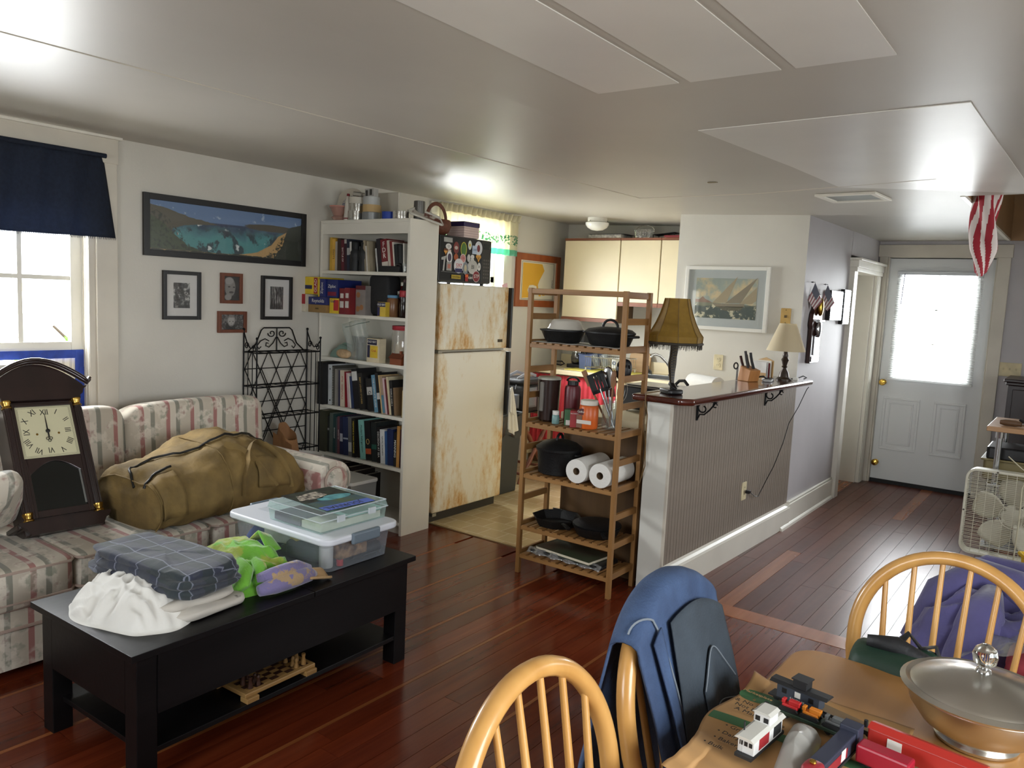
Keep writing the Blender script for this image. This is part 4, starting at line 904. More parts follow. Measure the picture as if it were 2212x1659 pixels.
dl = obj('dial', box(0.001, 0.0062, -0.116, 0.116, 0.335, 0.572), M('dial_cream', (204, 198, 164), 0.5), ck)
MINK = M('black_ink', (18, 16, 16), 0.5)
cy_, cz_ = 0.0, 0.455
rom = ['XII', 'I', 'II', 'III', 'IIII', 'V', 'VI', 'VII', 'VIII', 'IX', 'X', 'XI']
for k, r_ in enumerate(rom):
    a = k * PI / 6; dy, dz = math.sin(a), math.cos(a); q = 0.086 / max(abs(dy), abs(dz))
    q = min(q, 0.107); up_ = Vector((0, dy, dz)); rt_ = up_.cross(Vector((1, 0, 0))) * -1
    rt_ = Vector((0, dz, -dy))
    text('numeral', r_, 0.037, basis((0.0066, dy * q * 0.98, cz_ + dz * q * 1.02), rt_, up_), MINK, dl, sx=0.8)
ho = MB()
for a_ in (0.106, 0.1105): 
    for (p0, p1) in (((-a_, -a_), (a_, -a_)), ((a_, -a_), (a_, a_)), ((a_, a_), (-a_, a_)), ((-a_, a_), (-a_, -a_))): ho.tube([(0.0063, p0[0], cz_ + p0[1] * 1.04), (0.0063, p1[0], cz_ + p1[1] * 1.04)], 0.0005, 4)
obj('minute_track', ho, MINK, dl)
obj('minute_hand', MB().prism([(-0.003, 0), (-0.002, 0.05), (0, 0.092), (0.002, 0.05), (0.003, 0)], (0.0085, 0, cz_), (0, 1, 0), (0, 0, 1), (0.001, 0, 0)), MINK, ck)
hh = MB(); hh.prism([(-0.003, 0), (-0.003, -0.03), (0.003, -0.03), (0.003, 0)], (0.0105, 0, cz_), (0, 1, 0), (0, 0, 1), (0.001, 0, 0))
for (oy, oz) in ((-0.007, -0.035), (0.007, -0.035), (0, -0.045)): hh.tube([(0.011, oy + 0.006 * math.cos(i * 0.7), cz_ + oz + 0.006 * math.sin(i * 0.7)) for i in range(9)], 0.0013, 5, True)
obj('hour_hand', hh, MINK, ck)
obj('hub', MB().lathe([(0.009, 0), (0.009, 0.004), (0, 0.006)], 14, (0.0085, 0, cz_), (1, 0, 0)), MINK, ck)
for oy in (-0.045, 0.045): obj('winding_hole', MB().lathe([(0.005, 0), (0.005, 0.0012), (0, 0.0012)], 12, (0.006, oy, cz_ - 0.012), (1, 0, 0)), MBR, ck)

# ================================================================ DUFFEL BAG
MCAN_ = M('olive_canvas', (118, 96, 54), 0.85, var=0.12, vscale=9, bump=0.35, bscale=30)
df = thing('duffel_bag', 'large open olive brown canvas duffel bag slumped on the sofa', 'duffel bag', (0.48, 2.18, 0.45))
secs = [(-0.47, 0.20, 0.13), (-0.455, 0.225, 0.2), (-0.42, 0.235, 0.235), (-0.33, 0.245, 0.25), (-0.22, 0.25, 0.265), (-0.1, 0.25, 0.315), (0.02, 0.245, 0.345), (0.14, 0.24, 0.335), (0.26, 0.225, 0.29), (0.36, 0.20, 0.23), (0.43, 0.16, 0.15), (0.46, 0.10, 0.08)]
def lerp_sec(t):
    x = t * (len(secs) - 1); i = min(int(x), len(secs) - 2); f = x - i
    return [secs[i][k] * (1 - f) + secs[i + 1][k] * f for k in range(3)]
def duf(u, v):
    y, hw, h = lerp_sec(v); a = 2 * PI * u
    c, s_ = math.cos(a), math.sin(a)
    x = hw * math.copysign(abs(c) ** 0.72, c)
    z = h * (0.5 + 0.5 * math.copysign(abs(s_) ** 0.72, s_))
    top = max(0, s_)
    x += -0.10 * (z / 0.34) ** 1.5 * (0.4 + v)     # slumps back towards the sofa back
    p = Vector((x + 0.02, y, z)); p2 = Vector((x, y * 0.6, z))
    w = 0.035 * (1 - abs(nz(p2, 7, 1.3))) * top + 0.018 * nz(p, 13, 4) + 0.012 * (1 - abs(nz(p, 16, 9)))
    if z < 0.02: w *= 0.1
    return Vector((p.x + w * c * 0.9, p.y + 0.6 * w * (v - 0.5), max(0.0, p.z + w * s_ - 0.02 * top)))
d_ = MB(); d_.grid(duf, 72, 56, True); n0 = len(d_.v); d_.f.append(tuple(range(71, -1, -1))); d_.mi.append(0); d_.f.append(tuple(range(n0 - 72, n0))); d_.mi.append(0)
obj('body', d_, MCAN_, df, smooth=179, loc=(0, 0.02, 0), rot=(0, 0, math.radians(4)))
def on_duf(u, v, o=0.008): p = duf(u, v); return Matrix.Rotation(math.radians(4), 4, 'Z') @ Vector((p.x + o * math.cos(2 * PI * u), p.y, p.z + o * math.sin(2 * PI * u))) + Vector((0, 0.02, 0))
obj('zipper', MB().tube([on_duf(0.23 + 0.03 * math.sin(k * 0.2), 0.05 + 0.86 * k / 40) for k in range(41)], 0.006, 6), M('black_zipper', (22, 20, 16), 0.5), df, smooth=60)
obj('zipper', MB().tube([on_duf(0.18, 0.05 + 0.22 * k / 12) for k in range(13)], 0.006, 6), M('black_zipper', (22, 20, 16)), df, smooth=60)
def strap(v0, v1, nm):
    pts = []
    for k in range(25):
        t = k / 24; v = v0 + (v1 - v0) * t; u = 0.13 - 0.17 * (1 - math.sin(PI * t) ** 0.6) + 0.0
        p = on_duf(u, v, 0.012 + 0.02 * math.sin(PI * t)); pts.append(p)
    obj('strap', MB().tube(pts, 0.016, 6, sq=(0.16, 1.0)), MCAN_, df, smooth=60)
strap(0.50, 0.74, 'a')
obj('strap', MB().tube([on_duf(u, 0.5 + 0.03 * k, 0.01) for k, u in enumerate((0.16, 0.12, 0.08, 0.04, 0.0, -0.03))], 0.017, 6, sq=(0.16, 1.0)), MCAN_, df, smooth=60)
obj('seam', MB().tube([on_duf(u / 24, 0.085, 0.004) for u in range(-3, 14)], 0.004, 6), MCAN_, df, smooth=60)
obj('seam', MB().tube([on_duf(u / 24, 0.46, 0.004) for u in range(-3, 8)], 0.003, 6), MCAN_, df, smooth=60)
obj('end_pocket', MB().shell(lambda u, v: on_duf(-0.04 + 0.2 * v, 0.10 + 0.16 * u, 0.012), 10, 8, 0.003), MCAN_, df, smooth=179)
obj('side_pocket', MB().shell(lambda u, v: on_duf(-0.03 + 0.1 * v, 0.58 + 0.16 * u, 0.010), 10, 8, 0.003), MCAN_, df, smooth=179)

# ================================================================ CLOTHES ON THE COFFEE TABLE
ZT_ = 0.4555
def heap(outline, h, wr, seed, nr=40, na=150, peak=(0, 0), pw=2.2):
    """cloth mound over a closed outline (local xy), height h"""
    m = MB(); pts = [Vector((x, y, 0)) for x, y in outline]; n = len(pts)
    def ring(a):
        t = a * n; i = int(t) % n; f = t - int(t)
        p0, p1, p2, p3 = (pts[(i + k - 1) % n] for k in range(4))
        return 0.5 * ((2 * p1) + (p2 - p0) * f + (2 * p0 - 5 * p1 + 4 * p2 - p3) * f * f + (3 * p1 - p0 - 3 * p2 + p3) * f ** 3)
    pk = Vector((peak[0], peak[1], 0))
    def fn(u, v):
        e = ring(u % 1.0); r = v; p = pk.lerp(e, r)
        z = h * (1 - r ** pw) ** 0.8 if r < 1 else 0
        wx = p.x + 0.05 * nz((p.x, p.y, seed), 6, seed + 1); wy = p.y + 0.05 * nz((p.x, p.y, seed), 6, seed + 2)
        ridge = (1 - abs(nz((wx * 1.5, wy * 0.7, seed), 9, seed)) * 1.6) * 0.6 + (1 - abs(nz((wx * 0.7, wy * 1.4, seed), 17, seed + 5)) * 1.8) * 0.4
        z += wr * ridge * (1 - r ** 8) - wr * 0.35
        q = 1 + 0.05 * nz((p.x * 3, p.y * 3, z * 4), 4, seed)
        return Vector((p.x * q, p.y * q, max(0.0 if r >= 0.999 else 0.002, z)))
    m.grid(fn, na, nr, True); N = len(m.v); m.f.append(tuple(range(N - na, N))[::-1]); m.mi.append(0)
    m.add([m.v[0]], []); 
    return m
MWC = M('white_cotton', (226, 224, 218), 0.85, sheen=0.2, bump=0.1, bscale=60)
ws = thing('white_shirt', 'crumpled white cotton shirt at the near end of the coffee table', 'shirt', (1.46, 1.23, ZT_))
obj('cloth', heap([(-0.17, -0.10), (-0.05, -0.14), (0.09, -0.10), (0.20, -0.06), (0.245, 0.05), (0.20, 0.13), (0.10, 0.16), (-0.05, 0.17), (-0.22, 0.13), (-0.28, 0.03), (-0.22, -0.05)], 0.085, 0.052, 2.0, peak=(-0.08, 0.07)), MWC, ws, smooth=179)
def folded(t, nm, mat, cx, cy, z, lx, ly, hz, rz, seed, e=0.34):
    mx = Matrix.Translation((cx, cy, z + hz / 2)) @ Matrix.Rotation(rz, 4, 'Z')
    def fn(p):
        p.z += 0.014 * nz((p.x * 10, p.y * 7, seed), 1.6, seed) * (1 if p.z > 0 else 0.3); k = 1 + 0.10 * nz((p.x * 7, p.y * 7, p.z * 40), 1.5, seed); p.x *= k; p.y *= k; p.z = max(-hz / 2, p.z); return p
    obj(nm, MB().sell((0, 0, 0), (lx, ly, hz), e, 56, 12, fn, mx), mat, t, smooth=179)
MBG = M('beige_print_cotton', (196, 190, 180), 0.85, rgb2=(84, 82, 76), vscale=12, vthr=(0.28, 0.34), bump=0.15, bscale=40)
bgp = thing('beige_shirts', 'folded beige printed shirts under the plaid flannel', 'shirts', (1.43, 1.40, ZT_))
folded(bgp, 'folded_shirt', MBG, 0.03, 0.0, 0.0, 0.46, 0.29, 0.036, 0.12, 1); folded(bgp, 'folded_shirt', MBG, 0.0, -0.01, 0.031, 0.47, 0.28, 0.036, 0.06, 2)
def plaid():
    m = M('plaid_flannel', (52, 58, 72), 0.9, sheen=0.2, bump=0.2, bscale=60); nt, b = nodes(m); vec, x, y, z = objxyz(nt)
    def band(c, per, ph, w): return math_(nt, 'LESS_THAN', math_(nt, 'FRACT', math_(nt, 'ADD', math_(nt, 'MULTIPLY', c, 1 / per), ph)), w)
    col = lin((58, 62, 72)); col = mixnode(nt, math_(nt, 'MULTIPLY', band(x, 0.11, 0.0, 0.45), 0.6), col, lin((36, 42, 66))); col = mixnode(nt, math_(nt, 'MULTIPLY', band(y, 0.09, 0.2, 0.45), 0.6), col, lin((40, 52, 48)))
    col = mixnode(nt, math_(nt, 'MULTIPLY', band(x, 0.11, 0.7, 0.05), 0.7), col, lin((130, 134, 150))); col = mixnode(nt, math_(nt, 'MULTIPLY', band(y, 0.09, 0.75, 0.05), 0.7), col, lin((126, 132, 146)))
    nt.links.new(col, b.inputs['Base Color']); bp = nt.nodes.new('ShaderNodeBump'); bp.inputs['Strength'].default_value = 0.3; bp.inputs['Distance'].default_value = 0.02; nt.links.new(noise_(nt, vec, 12, 3), bp.inputs['Height']); nt.links.new(bp.outputs[0], b.inputs['Normal'])
    return m
MPLD = plaid()
pl = thing('plaid_flannel', 'folded dark blue plaid flannel shirt on top of the beige shirts', 'shirt', (1.40, 1.405, ZT_ + 0.068))
folded(pl, 'folded_layer', MPLD, 0.0, 0.0, 0.0, 0.55, 0.27, 0.034, 0.12, 3); folded(pl, 'folded_layer', MPLD, 0.01, 0.0, 0.026, 0.54, 0.26, 0.036, 0.10, 4); folded(pl, 'folded_layer', MPLD, 0.0, 0.005, 0.054, 0.53, 0.25, 0.036, 0.13, 5)
MGRN = M('green_spotted_fleece', (120, 190, 62), 0.95, rgb2=(168, 186, 78), vscale=7, vthr=(0.46, 0.49), bump=0.3, bscale=120, sheen=0.4)
gf = thing('green_fleece', 'bright green fleece with yellow spots heaped on the coffee table', 'fleece', (1.44, 1.70, ZT_))
obj('cloth', heap([(-0.24, -0.06), (-0.10, -0.12), (0.05, -0.13), (0.17, -0.15), (0.20, -0.06), (0.17, 0.03), (0.185, 0.12), (0.06, 0.15), (-0.08, 0.16), (-0.24, 0.13)], 0.10, 0.036, 6.0, peak=(-0.06, 0.03), pw=2.6), MGRN, gf, smooth=179)
obj('fold_roll', MB().tube([(0.13, -0.05, 0.02), (0.17, -0.06, 0.035), (0.19, -0.055, 0.06), (0.165, -0.045, 0.085), (0.11, -0.03, 0.095)], 0.024, 10, rad=[0.018, 0.024, 0.025, 0.024, 0.014]), MGRN, gf, smooth=60)
obj('fold_roll', MB().tube([(0.15, -0.14, 0.015), (0.18, -0.125, 0.05), (0.16, -0.10, 0.085), (0.08, -0.07, 0.095)], 0.026, 10, rad=[0.015, 0.026, 0.027, 0.014]), MGRN, gf, smooth=60)
obj('raised_corner', MB().shell(lambda u, v: Vector((-0.12 + 0.16 * u, 0.10 + 0.06 * v - 0.02 * u, 0.08 + 0.065 * (1 - abs(2 * u - 1)) * (1 - v * 0.5))), 9, 6, 0.006), MGRN, gf, smooth=179)
MPUR = M('lilac_spotted_fleece', (122, 114, 156), 0.95, rgb2=(172, 146, 110), vscale=22, vthr=(0.44, 0.48), bump=0.3, bscale=120, sheen=0.4)
pf_ = thing('lilac_fleece', 'rolled lilac fleece with tan spots at the coffee table edge', 'fleece', (1.655, 1.72, ZT_))
def roll(pts, r): return MB().tube(pts, r[0], 12, rad=r)
obj('roll', roll([(0.02, -0.12, 0.03), (0.03, -0.06, 0.036), (0.03, 0.02, 0.04), (0.02, 0.10, 0.034), (0.015, 0.13, 0.025)], [0.02, 0.03, 0.033, 0.028, 0.015]), MPUR, pf_, smooth=179)
obj('roll', roll([(-0.02, -0.10, 0.06), (0.01, -0.06, 0.072), (0.015, 0.0, 0.075), (0.0, 0.06, 0.07), (0.0, 0.12, 0.05)], [0.015, 0.024, 0.026, 0.024, 0.012]), MPUR, pf_, smooth=179)
obj('tan_flap', MB().shell(lambda u, v: Vector((-0.03 + 0.09 * u, 0.08 + 0.10 * v, 0.035 - 0.022 * v + 0.012 * math.sin(u * 6))), 10, 8, 0.008), M('tan_fleece', (178, 146, 104), 0.95, bump=0.3, bscale=120), pf_, smooth=179)

# ================================================================ CLEAR BINS ON THE COFFEE TABLE
CLR = clear('clear_bin_plastic', (222, 230, 240), 0.16, 0.12, 0.08)
sb = thing('storage_bin', 'clear shallow storage bin with white lid and grey latches on coffee table', 'storage bin', (1.365, 2.09, ZT_), math.radians(1.5))
BL, BW, BH = 0.295, 0.185, 0.122
b_ = MB()
def wallq(x0, y0, x1, y1): b_.add([(x0 * 0.95, y0 * 0.95, 0.002), (x1 * 0.95, y1 * 0.95, 0.002), (x1, y1, BH), (x0, y0, BH)], [(0, 1, 2, 3)])
cr = [(-BL, -BW + 0.03), (-BL + 0.03, -BW), (BL - 0.03, -BW), (BL, -BW + 0.03), (BL, BW - 0.03), (BL - 0.03, BW), (-BL + 0.03, BW), (-BL, BW - 0.03)]
for k in range(8): wallq(*cr[k], *cr[(k + 1) % 8])
b_.add([(x * 0.95, y * 0.95, 0.002) for x, y in cr], [tuple(range(7, -1, -1))])
obj('tub', b_, CLR, sb)
MLID = M('white_lid', (222, 226, 234), 0.35)
obj('lid', MB().rbox(-BL - 0.02, BL + 0.02, -BW - 0.02, BW + 0.02, BH - 0.006, BH + 0.022, 0.045, 6), MLID, sb, bev=0.008, seg=3, smooth=40)
for s_ in (-1, 1):
    la = MB().box(s_ * (BL + 0.024) - 0.012, s_ * (BL + 0.024) + 0.008, -0.075, 0.075, BH - 0.02, BH + 0.026); obj('latch', la, M('grey_latch', (108, 122, 134), 0.4), sb, bev=0.008, seg=3)
obj('lid_label', MB().box(-0.24, -0.17, -0.10, 0.10, BH + 0.0222, BH + 0.0226), M('ghost_label', (200, 206, 214), 0.4), sb)
IN = Matrix.LocRotScale(Vector((1.365, 2.09, ZT_)), Quaternion((0, 0, 1), math.radians(1.5)), None)
def inbin(name, label, cat, x, y, z, mb, mat, rz=0.0, **k):
    p = IN @ Vector((x, y, z)); o = obj(name, mb, mat, None, loc=p, rot=(0, 0, rz + math.radians(1.5)), **k); return tag(o, label, cat)
inbin('blue_cloth', 'crumpled blue cloth seen through the clear bin', 'cloth', -0.20, -0.09, 0.006, heap([(-0.06, -0.06), (0.05, -0.07), (0.09, 0.0), (0.05, 0.08), (-0.06, 0.07)], 0.085, 0.012, 3), M('bin_blue', (56, 74, 150), 0.8), smooth=179)
inbin('white_box', 'white carton lying inside the clear bin', 'box', -0.06, -0.11, 0.045, box(-0.07, 0.07, -0.03, 0.03, 0, 0.055), M('carton_white', (206, 208, 196), 0.6), 0.25, bev=0.003)
inbin('yellow_packet', 'small yellow packet inside the clear bin', 'packet', 0.045, -0.12, 0.05, box(-0.03, 0.03, -0.02, 0.02, 0, 0.05), M('packet_yellow', (206, 188, 96), 0.5), -0.2, bev=0.008)
inbin('grey_case', 'dark grey zip case inside the clear bin', 'case', 0.09, -0.06, 0.005, box(-0.09, 0.09, -0.09, 0.09, 0, 0.075), M('case_slate', (56, 64, 66), 0.7, bump=0.3, bscale=30), 0.2, bev=0.02, seg=3)
inbin('white_can', 'white pill bottle standing in the near corner of the clear bin', 'bottle', 0.225, -0.125, 0.004, MB().lathe([(0.026, 0), (0.028, 0.004), (0.028, 0.082), (0.02, 0.09), (0.02, 0.1), (0, 0.1)], 18), M('can_white', (200, 198, 190), 0.5), smooth=40)
inbin('brown_carton', 'brown printed carton against the side of the clear bin', 'box', 0.235, -0.03, 0.03, box(-0.025, 0.03, -0.06, 0.09, 0, 0.075), M('carton_brown', (122, 92, 62), 0.7, var=0.4, vscale=30), 0.0, bev=0.003)
inbin('dark_bottle', 'black bottle lying in the clear bin with a red label', 'bottle', 0.23, 0.07, 0.03, MB().cyl((0, -0.08, 0), (0, 0.08, 0), 0.026, n=16), M('bottle_black', (26, 26, 30), 0.3), smooth=40)
inbin('spool_of_thread', 'small red spool inside the clear bin', 'spool', 0.25, -0.075, 0.004, MB().cyl((0, 0, 0), (0, 0, 0.03), 0.014, n=14), M('cap_red', (190, 40, 44), 0.4), smooth=40)
inbin('dark_cloth', 'dark crumpled cloth filling the back of the clear bin', 'cloth', 0.05, 0.06, 0.005, heap([(-0.22, -0.06), (0.1, -0.06), (0.14, 0.0), (0.1, 0.1), (-0.2, 0.1)], 0.09, 0.02, 8), M('bin_dark', (46, 50, 52), 0.8), smooth=179)
# small clear document case
CZ = ZT_ + BH + 0.0235
dc = thing('document_case', 'small clear plastic case stacked on the white lidded bin', 'storage case', (1.445, 2.105, CZ), math.radians(1.0))
CLG = clear('clear_case_plastic', (214, 236, 230), 0.2, 0.1, 0.1)
def tub(w, d, z0, z1, tp):
    m = MB(); P0 = [(-w, -d), (w, -d), (w, d), (-w, d)]
    for k in range(4):
        (xa, ya), (xb, yb) = P0[k], P0[(k + 1) % 4]; m.add([(xa * tp, ya * tp, z0), (xb * tp, yb * tp, z0), (xb, yb, z1), (xa, ya, z1)], [(0, 1, 2, 3)])
    return m
t1 = tub(0.16, 0.18, 0.001, 0.05, 0.97); t1.add([(x, y, 0.001) for x, y in ((-0.155, -0.175), (0.155, -0.175), (0.155, 0.175), (-0.155, 0.175))], [(3, 2, 1, 0)]); obj('tray', t1, CLG, dc)
t2 = tub(0.164, 0.184, 0.078, 0.05, 0.96); t2.add([(x, y, 0.078) for x, y in ((-0.158, -0.177), (0.158, -0.177), (0.158, 0.177), (-0.158, 0.177))], [(0, 1, 2, 3)]); obj('lid', t2, CLG, dc)
rr_ = MB()
for z_ in (0.05, 0.078): rr_.tube([(x * (1 if z_ < 0.06 else 0.965), y * (1 if z_ < 0.06 else 0.965), z_) for x, y in ((-0.164, -0.184), (0.164, -0.184), (0.164, 0.184), (-0.164, 0.184))], 0.0025, 5, True)
obj('rim', rr_, clear('rim_clear', (235, 240, 245), 0.5), dc)
for y_ in (-0.08, 0.09): obj('clasp', box(0.162, 0.170, y_ - 0.02, y_ + 0.02, 0.035, 0.062), clear('rim_clear'), dc, bev=0.002)
def incase(name, label, cat, x0, x1, y0, y1, z0, z1, mat):
    o = obj(name, box(x0, x1, y0, y1, z0, z1), mat, None, loc=(1.445, 2.105, CZ), rot=(0, 0, math.radians(1.0)), bev=0.002); tag(o, label, cat)
incase('purple_notebook', 'purple notebook inside the small clear case', 'notebook', -0.14, 0.02, -0.165, -0.03, 0.003, 0.035, M('notebook_purple', (86, 66, 92), 0.6))
incase('paper_stack', 'stack of white papers inside the small clear case', 'papers', 0.03, 0.145, -0.165, 0.16, 0.003, 0.032, M('paper_cream', (206, 196, 184), 0.7, var=0.06, vscale=20))
incase('teal_folder', 'pale teal folder lying in the small clear case', 'folder', -0.14, 0.145, -0.02, 0.165, 0.034, 0.048, M('folder_teal', (150, 190, 182), 0.6))
mg = thing('journal_magazine', 'nature magazine with a blue JOURNAL strip on the small clear case', 'magazine', (1.435, 2.112, CZ + 0.0795), math.radians(-3))
p = Pic('journal_cover', 0.25, 0.31, (60, 74, 60))
mgo = obj('pages', box(-0.155, 0.155, -0.125, 0.125, 0, 0.003), M('magazine_cover', (52, 60, 48), 0.35, rgb2=(30, 30, 26), vscale=30, vthr=(0.45, 0.55)), mg)
MJB = M('journal_blue', (86, 108, 186), 0.4)
obj('cover_strip', box(0.10, 0.1545, -0.1245, 0.1245, 0.003, 0.0034), MJB, mg); obj('cover_sea', box(0.02, 0.10, -0.1245, 0.1245, 0.003, 0.0034), M('cover_sea_blue', (58, 86, 104), 0.4, rgb2=(84, 96, 60), vscale=9), mg)
obj('cover_fish', MB().prism([(0.03 + 0.035 * math.cos(a), 0.03 + 0.085 * math.sin(a)) for a in [k * 0.35 for k in range(18)]], (-0.03, 0, 0.0034), (1, 0, 0), (0, 1, 0), (0, 0, 0.0004)), M('cover_teal', (108, 176, 180), 0.4, rgb2=(60, 110, 118), vscale=24), mg)
obj('cover_bird', MB().prism([(-0.10, -0.09), (-0.03, -0.12), (-0.015, -0.02), (-0.05, 0.03), (-0.12, 0.02)], (0, 0, 0.0034), (1, 0, 0), (0, 1, 0), (0, 0, 0.0004)), M('cover_feather', (196, 186, 168), 0.5, rgb2=(30, 26, 22), vscale=60), mg)
text('cover_title', 'JOURNAL', 0.046, basis((0.127, -0.02, 0.0036), (0, -1, 0), (1, 0, 0)), MINK, mg, sx=0.95)

# ================================================================ CHESS SET ON THE LOWER SHELF
MCW = wood('chess_maple', (172, 136, 84), (148, 112, 64), 0.4, 1, 20); MDK = M('chess_dark', (64, 38, 28), 0.4)
ch = thing('chess_board', 'wooden chess board on the lower shelf of the coffee table', 'chess board', (1.635, 1.66, 0.1235), math.radians(2))
bm = MB(); bm.box(-0.095, 0.095, -0.155, 0.155, 0.018, 0.034); obj('frame', bm, MCW, ch, bev=0.003)
for a in (-1, 1):
    for c in (-1, 1): obj('foot', box(a * 0.085 - 0.02, a * 0.085 + 0.02, c * 0.13 - 0.025, c * 0.13 + 0.025, 0, 0.018), MCW, ch, bev=0.002)
for i in range(8):
    for j in range(8): obj('square', box(-0.0805 + i * 0.0201, -0.0805 + (i + 1) * 0.0201, -0.135 + j * 0.0338, -0.135 + (j + 1) * 0.0338, 0.034, 0.0348), MCW if (i + j) % 2 else MDK, ch)
PAWN = MB().lathe([(0.0085, 0), (0.0085, 0.004), (0.0075, 0.009), (0.0045, 0.02), (0.006, 0.024), (0.0062, 0.03), (0.003, 0.036), (0, 0.037)], 12).mesh('chess_pawn', MCW, 50)
ROOK = MB().lathe([(0.0095, 0), (0.0095, 0.005), (0.009, 0.012), (0.0055, 0.028), (0.0075, 0.034), (0.0075, 0.042), (0.005, 0.042), (0.005, 0.039), (0, 0.039)], 12).mesh('chess_rook', MCW, 50)
KNG = MB().lathe([(0.0095, 0), (0.0095, 0.005), (0.0085, 0.015), (0.005, 0.034), (0.007, 0.040), (0.0075, 0.05), (0.002, 0.055), (0.002, 0.062), (0, 0.062)], 12).mesh('chess_king', MCW, 50)
MP = {k: m.copy() for k, m in (('chess_pawn', PAWN), ('chess_rook', ROOK), ('chess_king', KNG))}
for m in MP.values(): m.materials.clear(); m.materials.append(MDK)
for (nm, me, i, j, dark, lab) in (('chess_rook', ROOK, 7, 7, 0, 'pale rook at the far right corner of the chess board'), ('chess_pawn', PAWN, 7, 6, 0, 'pale pawn in front of the corner rook on the chess board'), ('chess_pawn', PAWN, 6, 6, 0, 'pale pawn beside the corner pawn, one file further back'), ('chess_king', KNG, 5, 7, 0, 'tallest pale chess piece at the far end of the board'), ('chess_pawn', PAWN, 4, 6, 0, 'pale pawn furthest back at the far end of the board'),
        ('chess_rook', MP['chess_rook'], 7, 0, 1, 'dark rook at the near corner of the chess board'), ('chess_pawn', MP['chess_pawn'], 7, 1, 1, 'dark pawn in front of the near corner rook'), ('chess_pawn', MP['chess_pawn'], 6, 1, 1, 'dark pawn one file behind the near corner pawn'), ('chess_king', MP['chess_king'], 5, 0, 1, 'tallest dark chess piece at the near end of the board'), ('chess_pawn', MP['chess_pawn'], 4, 1, 1, 'dark pawn furthest back at the near end of the board')):
    p_ = Matrix.LocRotScale(Vector((1.635, 1.66, 0.1235)), Quaternion((0, 0, 1), math.radians(2)), None) @ Vector((-0.0705 + i * 0.0201, -0.118 + j * 0.0338, 0.0348))
    tag(obj(nm, me, None, None, loc=p_), lab, 'chess piece', 'chess pieces on the board')

# ================================================================ IRON BAKER'S RACK, BUCKET, PAPER BAG
ir = thing('iron_rack', 'black wrought iron folding rack with scrollwork against the left wall', 'iron rack', (-0.25, 3.158, 0))
ya, yb, xa, xb = -0.247, 0.247, -0.07, 0.065
def bar_(name, pts, r=0.0045, n=6, **k): return obj(name, MB().tube(pts, r, n, **k), MIRON, ir, smooth=60)
for y_ in (ya, yb):
    for x_, z_ in ((xa, 1.275), (xb, 1.225)):
        bar_('post', [(x_, y_, 0), (x_, y_, z_)], 0.005); obj('finial', MB().lathe([(0, -0.009), (0.007, -0.006), (0.009, 0), (0.007, 0.006), (0, 0.009)], 10, (x_, y_, z_ + 0.006)), MIRON, ir, smooth=60)
    for x_ in (-0.025, 0.02): bar_('side_bar', [(x_, y_, 0.08), (x_, y_, 1.14)], 0.003)
    bar_('side_curve', [(xa, y_, 1.265), (xa + 0.035, y_, 1.195), (xa + 0.07, y_, 1.165), (xb - 0.03, y_, 1.175), (xb, y_, 1.215)], 0.004)
    for (cx, cz, sg) in ((-0.04, 1.18, 1), (0.035, 1.165, -1)): bar_('scroll', [(cx + sg * (0.022 - 0.0013 * k) * math.cos(k * 0.6), y_, cz + (0.026 - 0.0016 * k) * math.sin(k * 0.6)) for k in range(15)], 0.0032)
for z_ in (1.14, 0.925, 0.73, 0.50, 0.2):
    s_ = obj('shelf', MB().tube([(xa, ya, z_), (xb, ya, z_), (xb, yb, z_), (xa, yb, z_)], 0.0045, 6, True), MIRON, ir, smooth=60)
    for k in range(1, 7): obj('shelf_wire', MB().tube([(xa, ya + (yb - ya) * k / 7, z_), (xb, ya + (yb - ya) * k / 7, z_)], 0.0022, 5), MIRON, s_)
    if z_ > 0.45: bar_('back_bar', [(xa, ya, z_ - 0.11), (xa, yb, z_ - 0.11)], 0.003)
for k in range(4):      # diamond lattice at the back
    for s_ in (-1, 1):
        y0_ = ya + (yb - ya) * (k + 0.5) / 4; n_ = 7; pts = []
        bar_('lattice_bar', [(xa + 0.002 * s_, y0_, 1.14), (xa + 0.002 * s_, max(ya, min(yb, y0_ + s_ * 0.30)), max(0.5, 1.14 - (min(abs((yb if s_ > 0 else ya) - y0_), 0.30)) * 2.1))], 0.003)
        bar_('lattice_bar', [(xa + 0.002 * s_, y0_, 0.40), (xa + 0.002 * s_, max(ya, min(yb, y0_ + s_ * 0.30)), min(1.04, 0.40 + (min(abs((yb if s_ > 0 else ya) - y0_), 0.30)) * 2.1))], 0.003)
bar_('crest', [(xa, ya + 0.03, 1.14), (xa, ya + 0.09, 1.19), (xa, -0.12, 1.275), (xa, -0.10, 1.29), (xa, 0.10, 1.29), (xa, 0.12, 1.275), (xa, yb - 0.09, 1.19), (xa, yb - 0.03, 1.14)], 0.0045)
bar_('crest_bar', [(xa, 0, 1.14), (xa, 0, 1.29)], 0.004)
for s_ in (-1, 1):
    bar_('crest_scroll', [(xa, s_ * (0.04 + (0.03 - 0.0016 * k) * math.cos(0.5 * k)), 1.255 - (0.026 - 0.0014 * k) * math.sin(0.5 * k)) for k in range(15)], 0.0035)
    bar_('crest_scroll', [(xa, s_ * 0.005, 1.23), (xa, s_ * 0.03, 1.19), (xa, s_ * 0.06, 1.165), (xa, s_ * 0.085, 1.175), (xa, s_ * 0.08, 1.195), (xa, s_ * 0.065, 1.19)], 0.0035)
    bar_('crest_scroll', [(xa, s_ * 0.06, 1.205), (xa, s_ * 0.09, 1.22), (xa, s_ * 0.125, 1.205), (xa, s_ * 0.15, 1.175), (xa, s_ * 0.135, 1.155), (xa, s_ * 0.12, 1.17)], 0.0035)
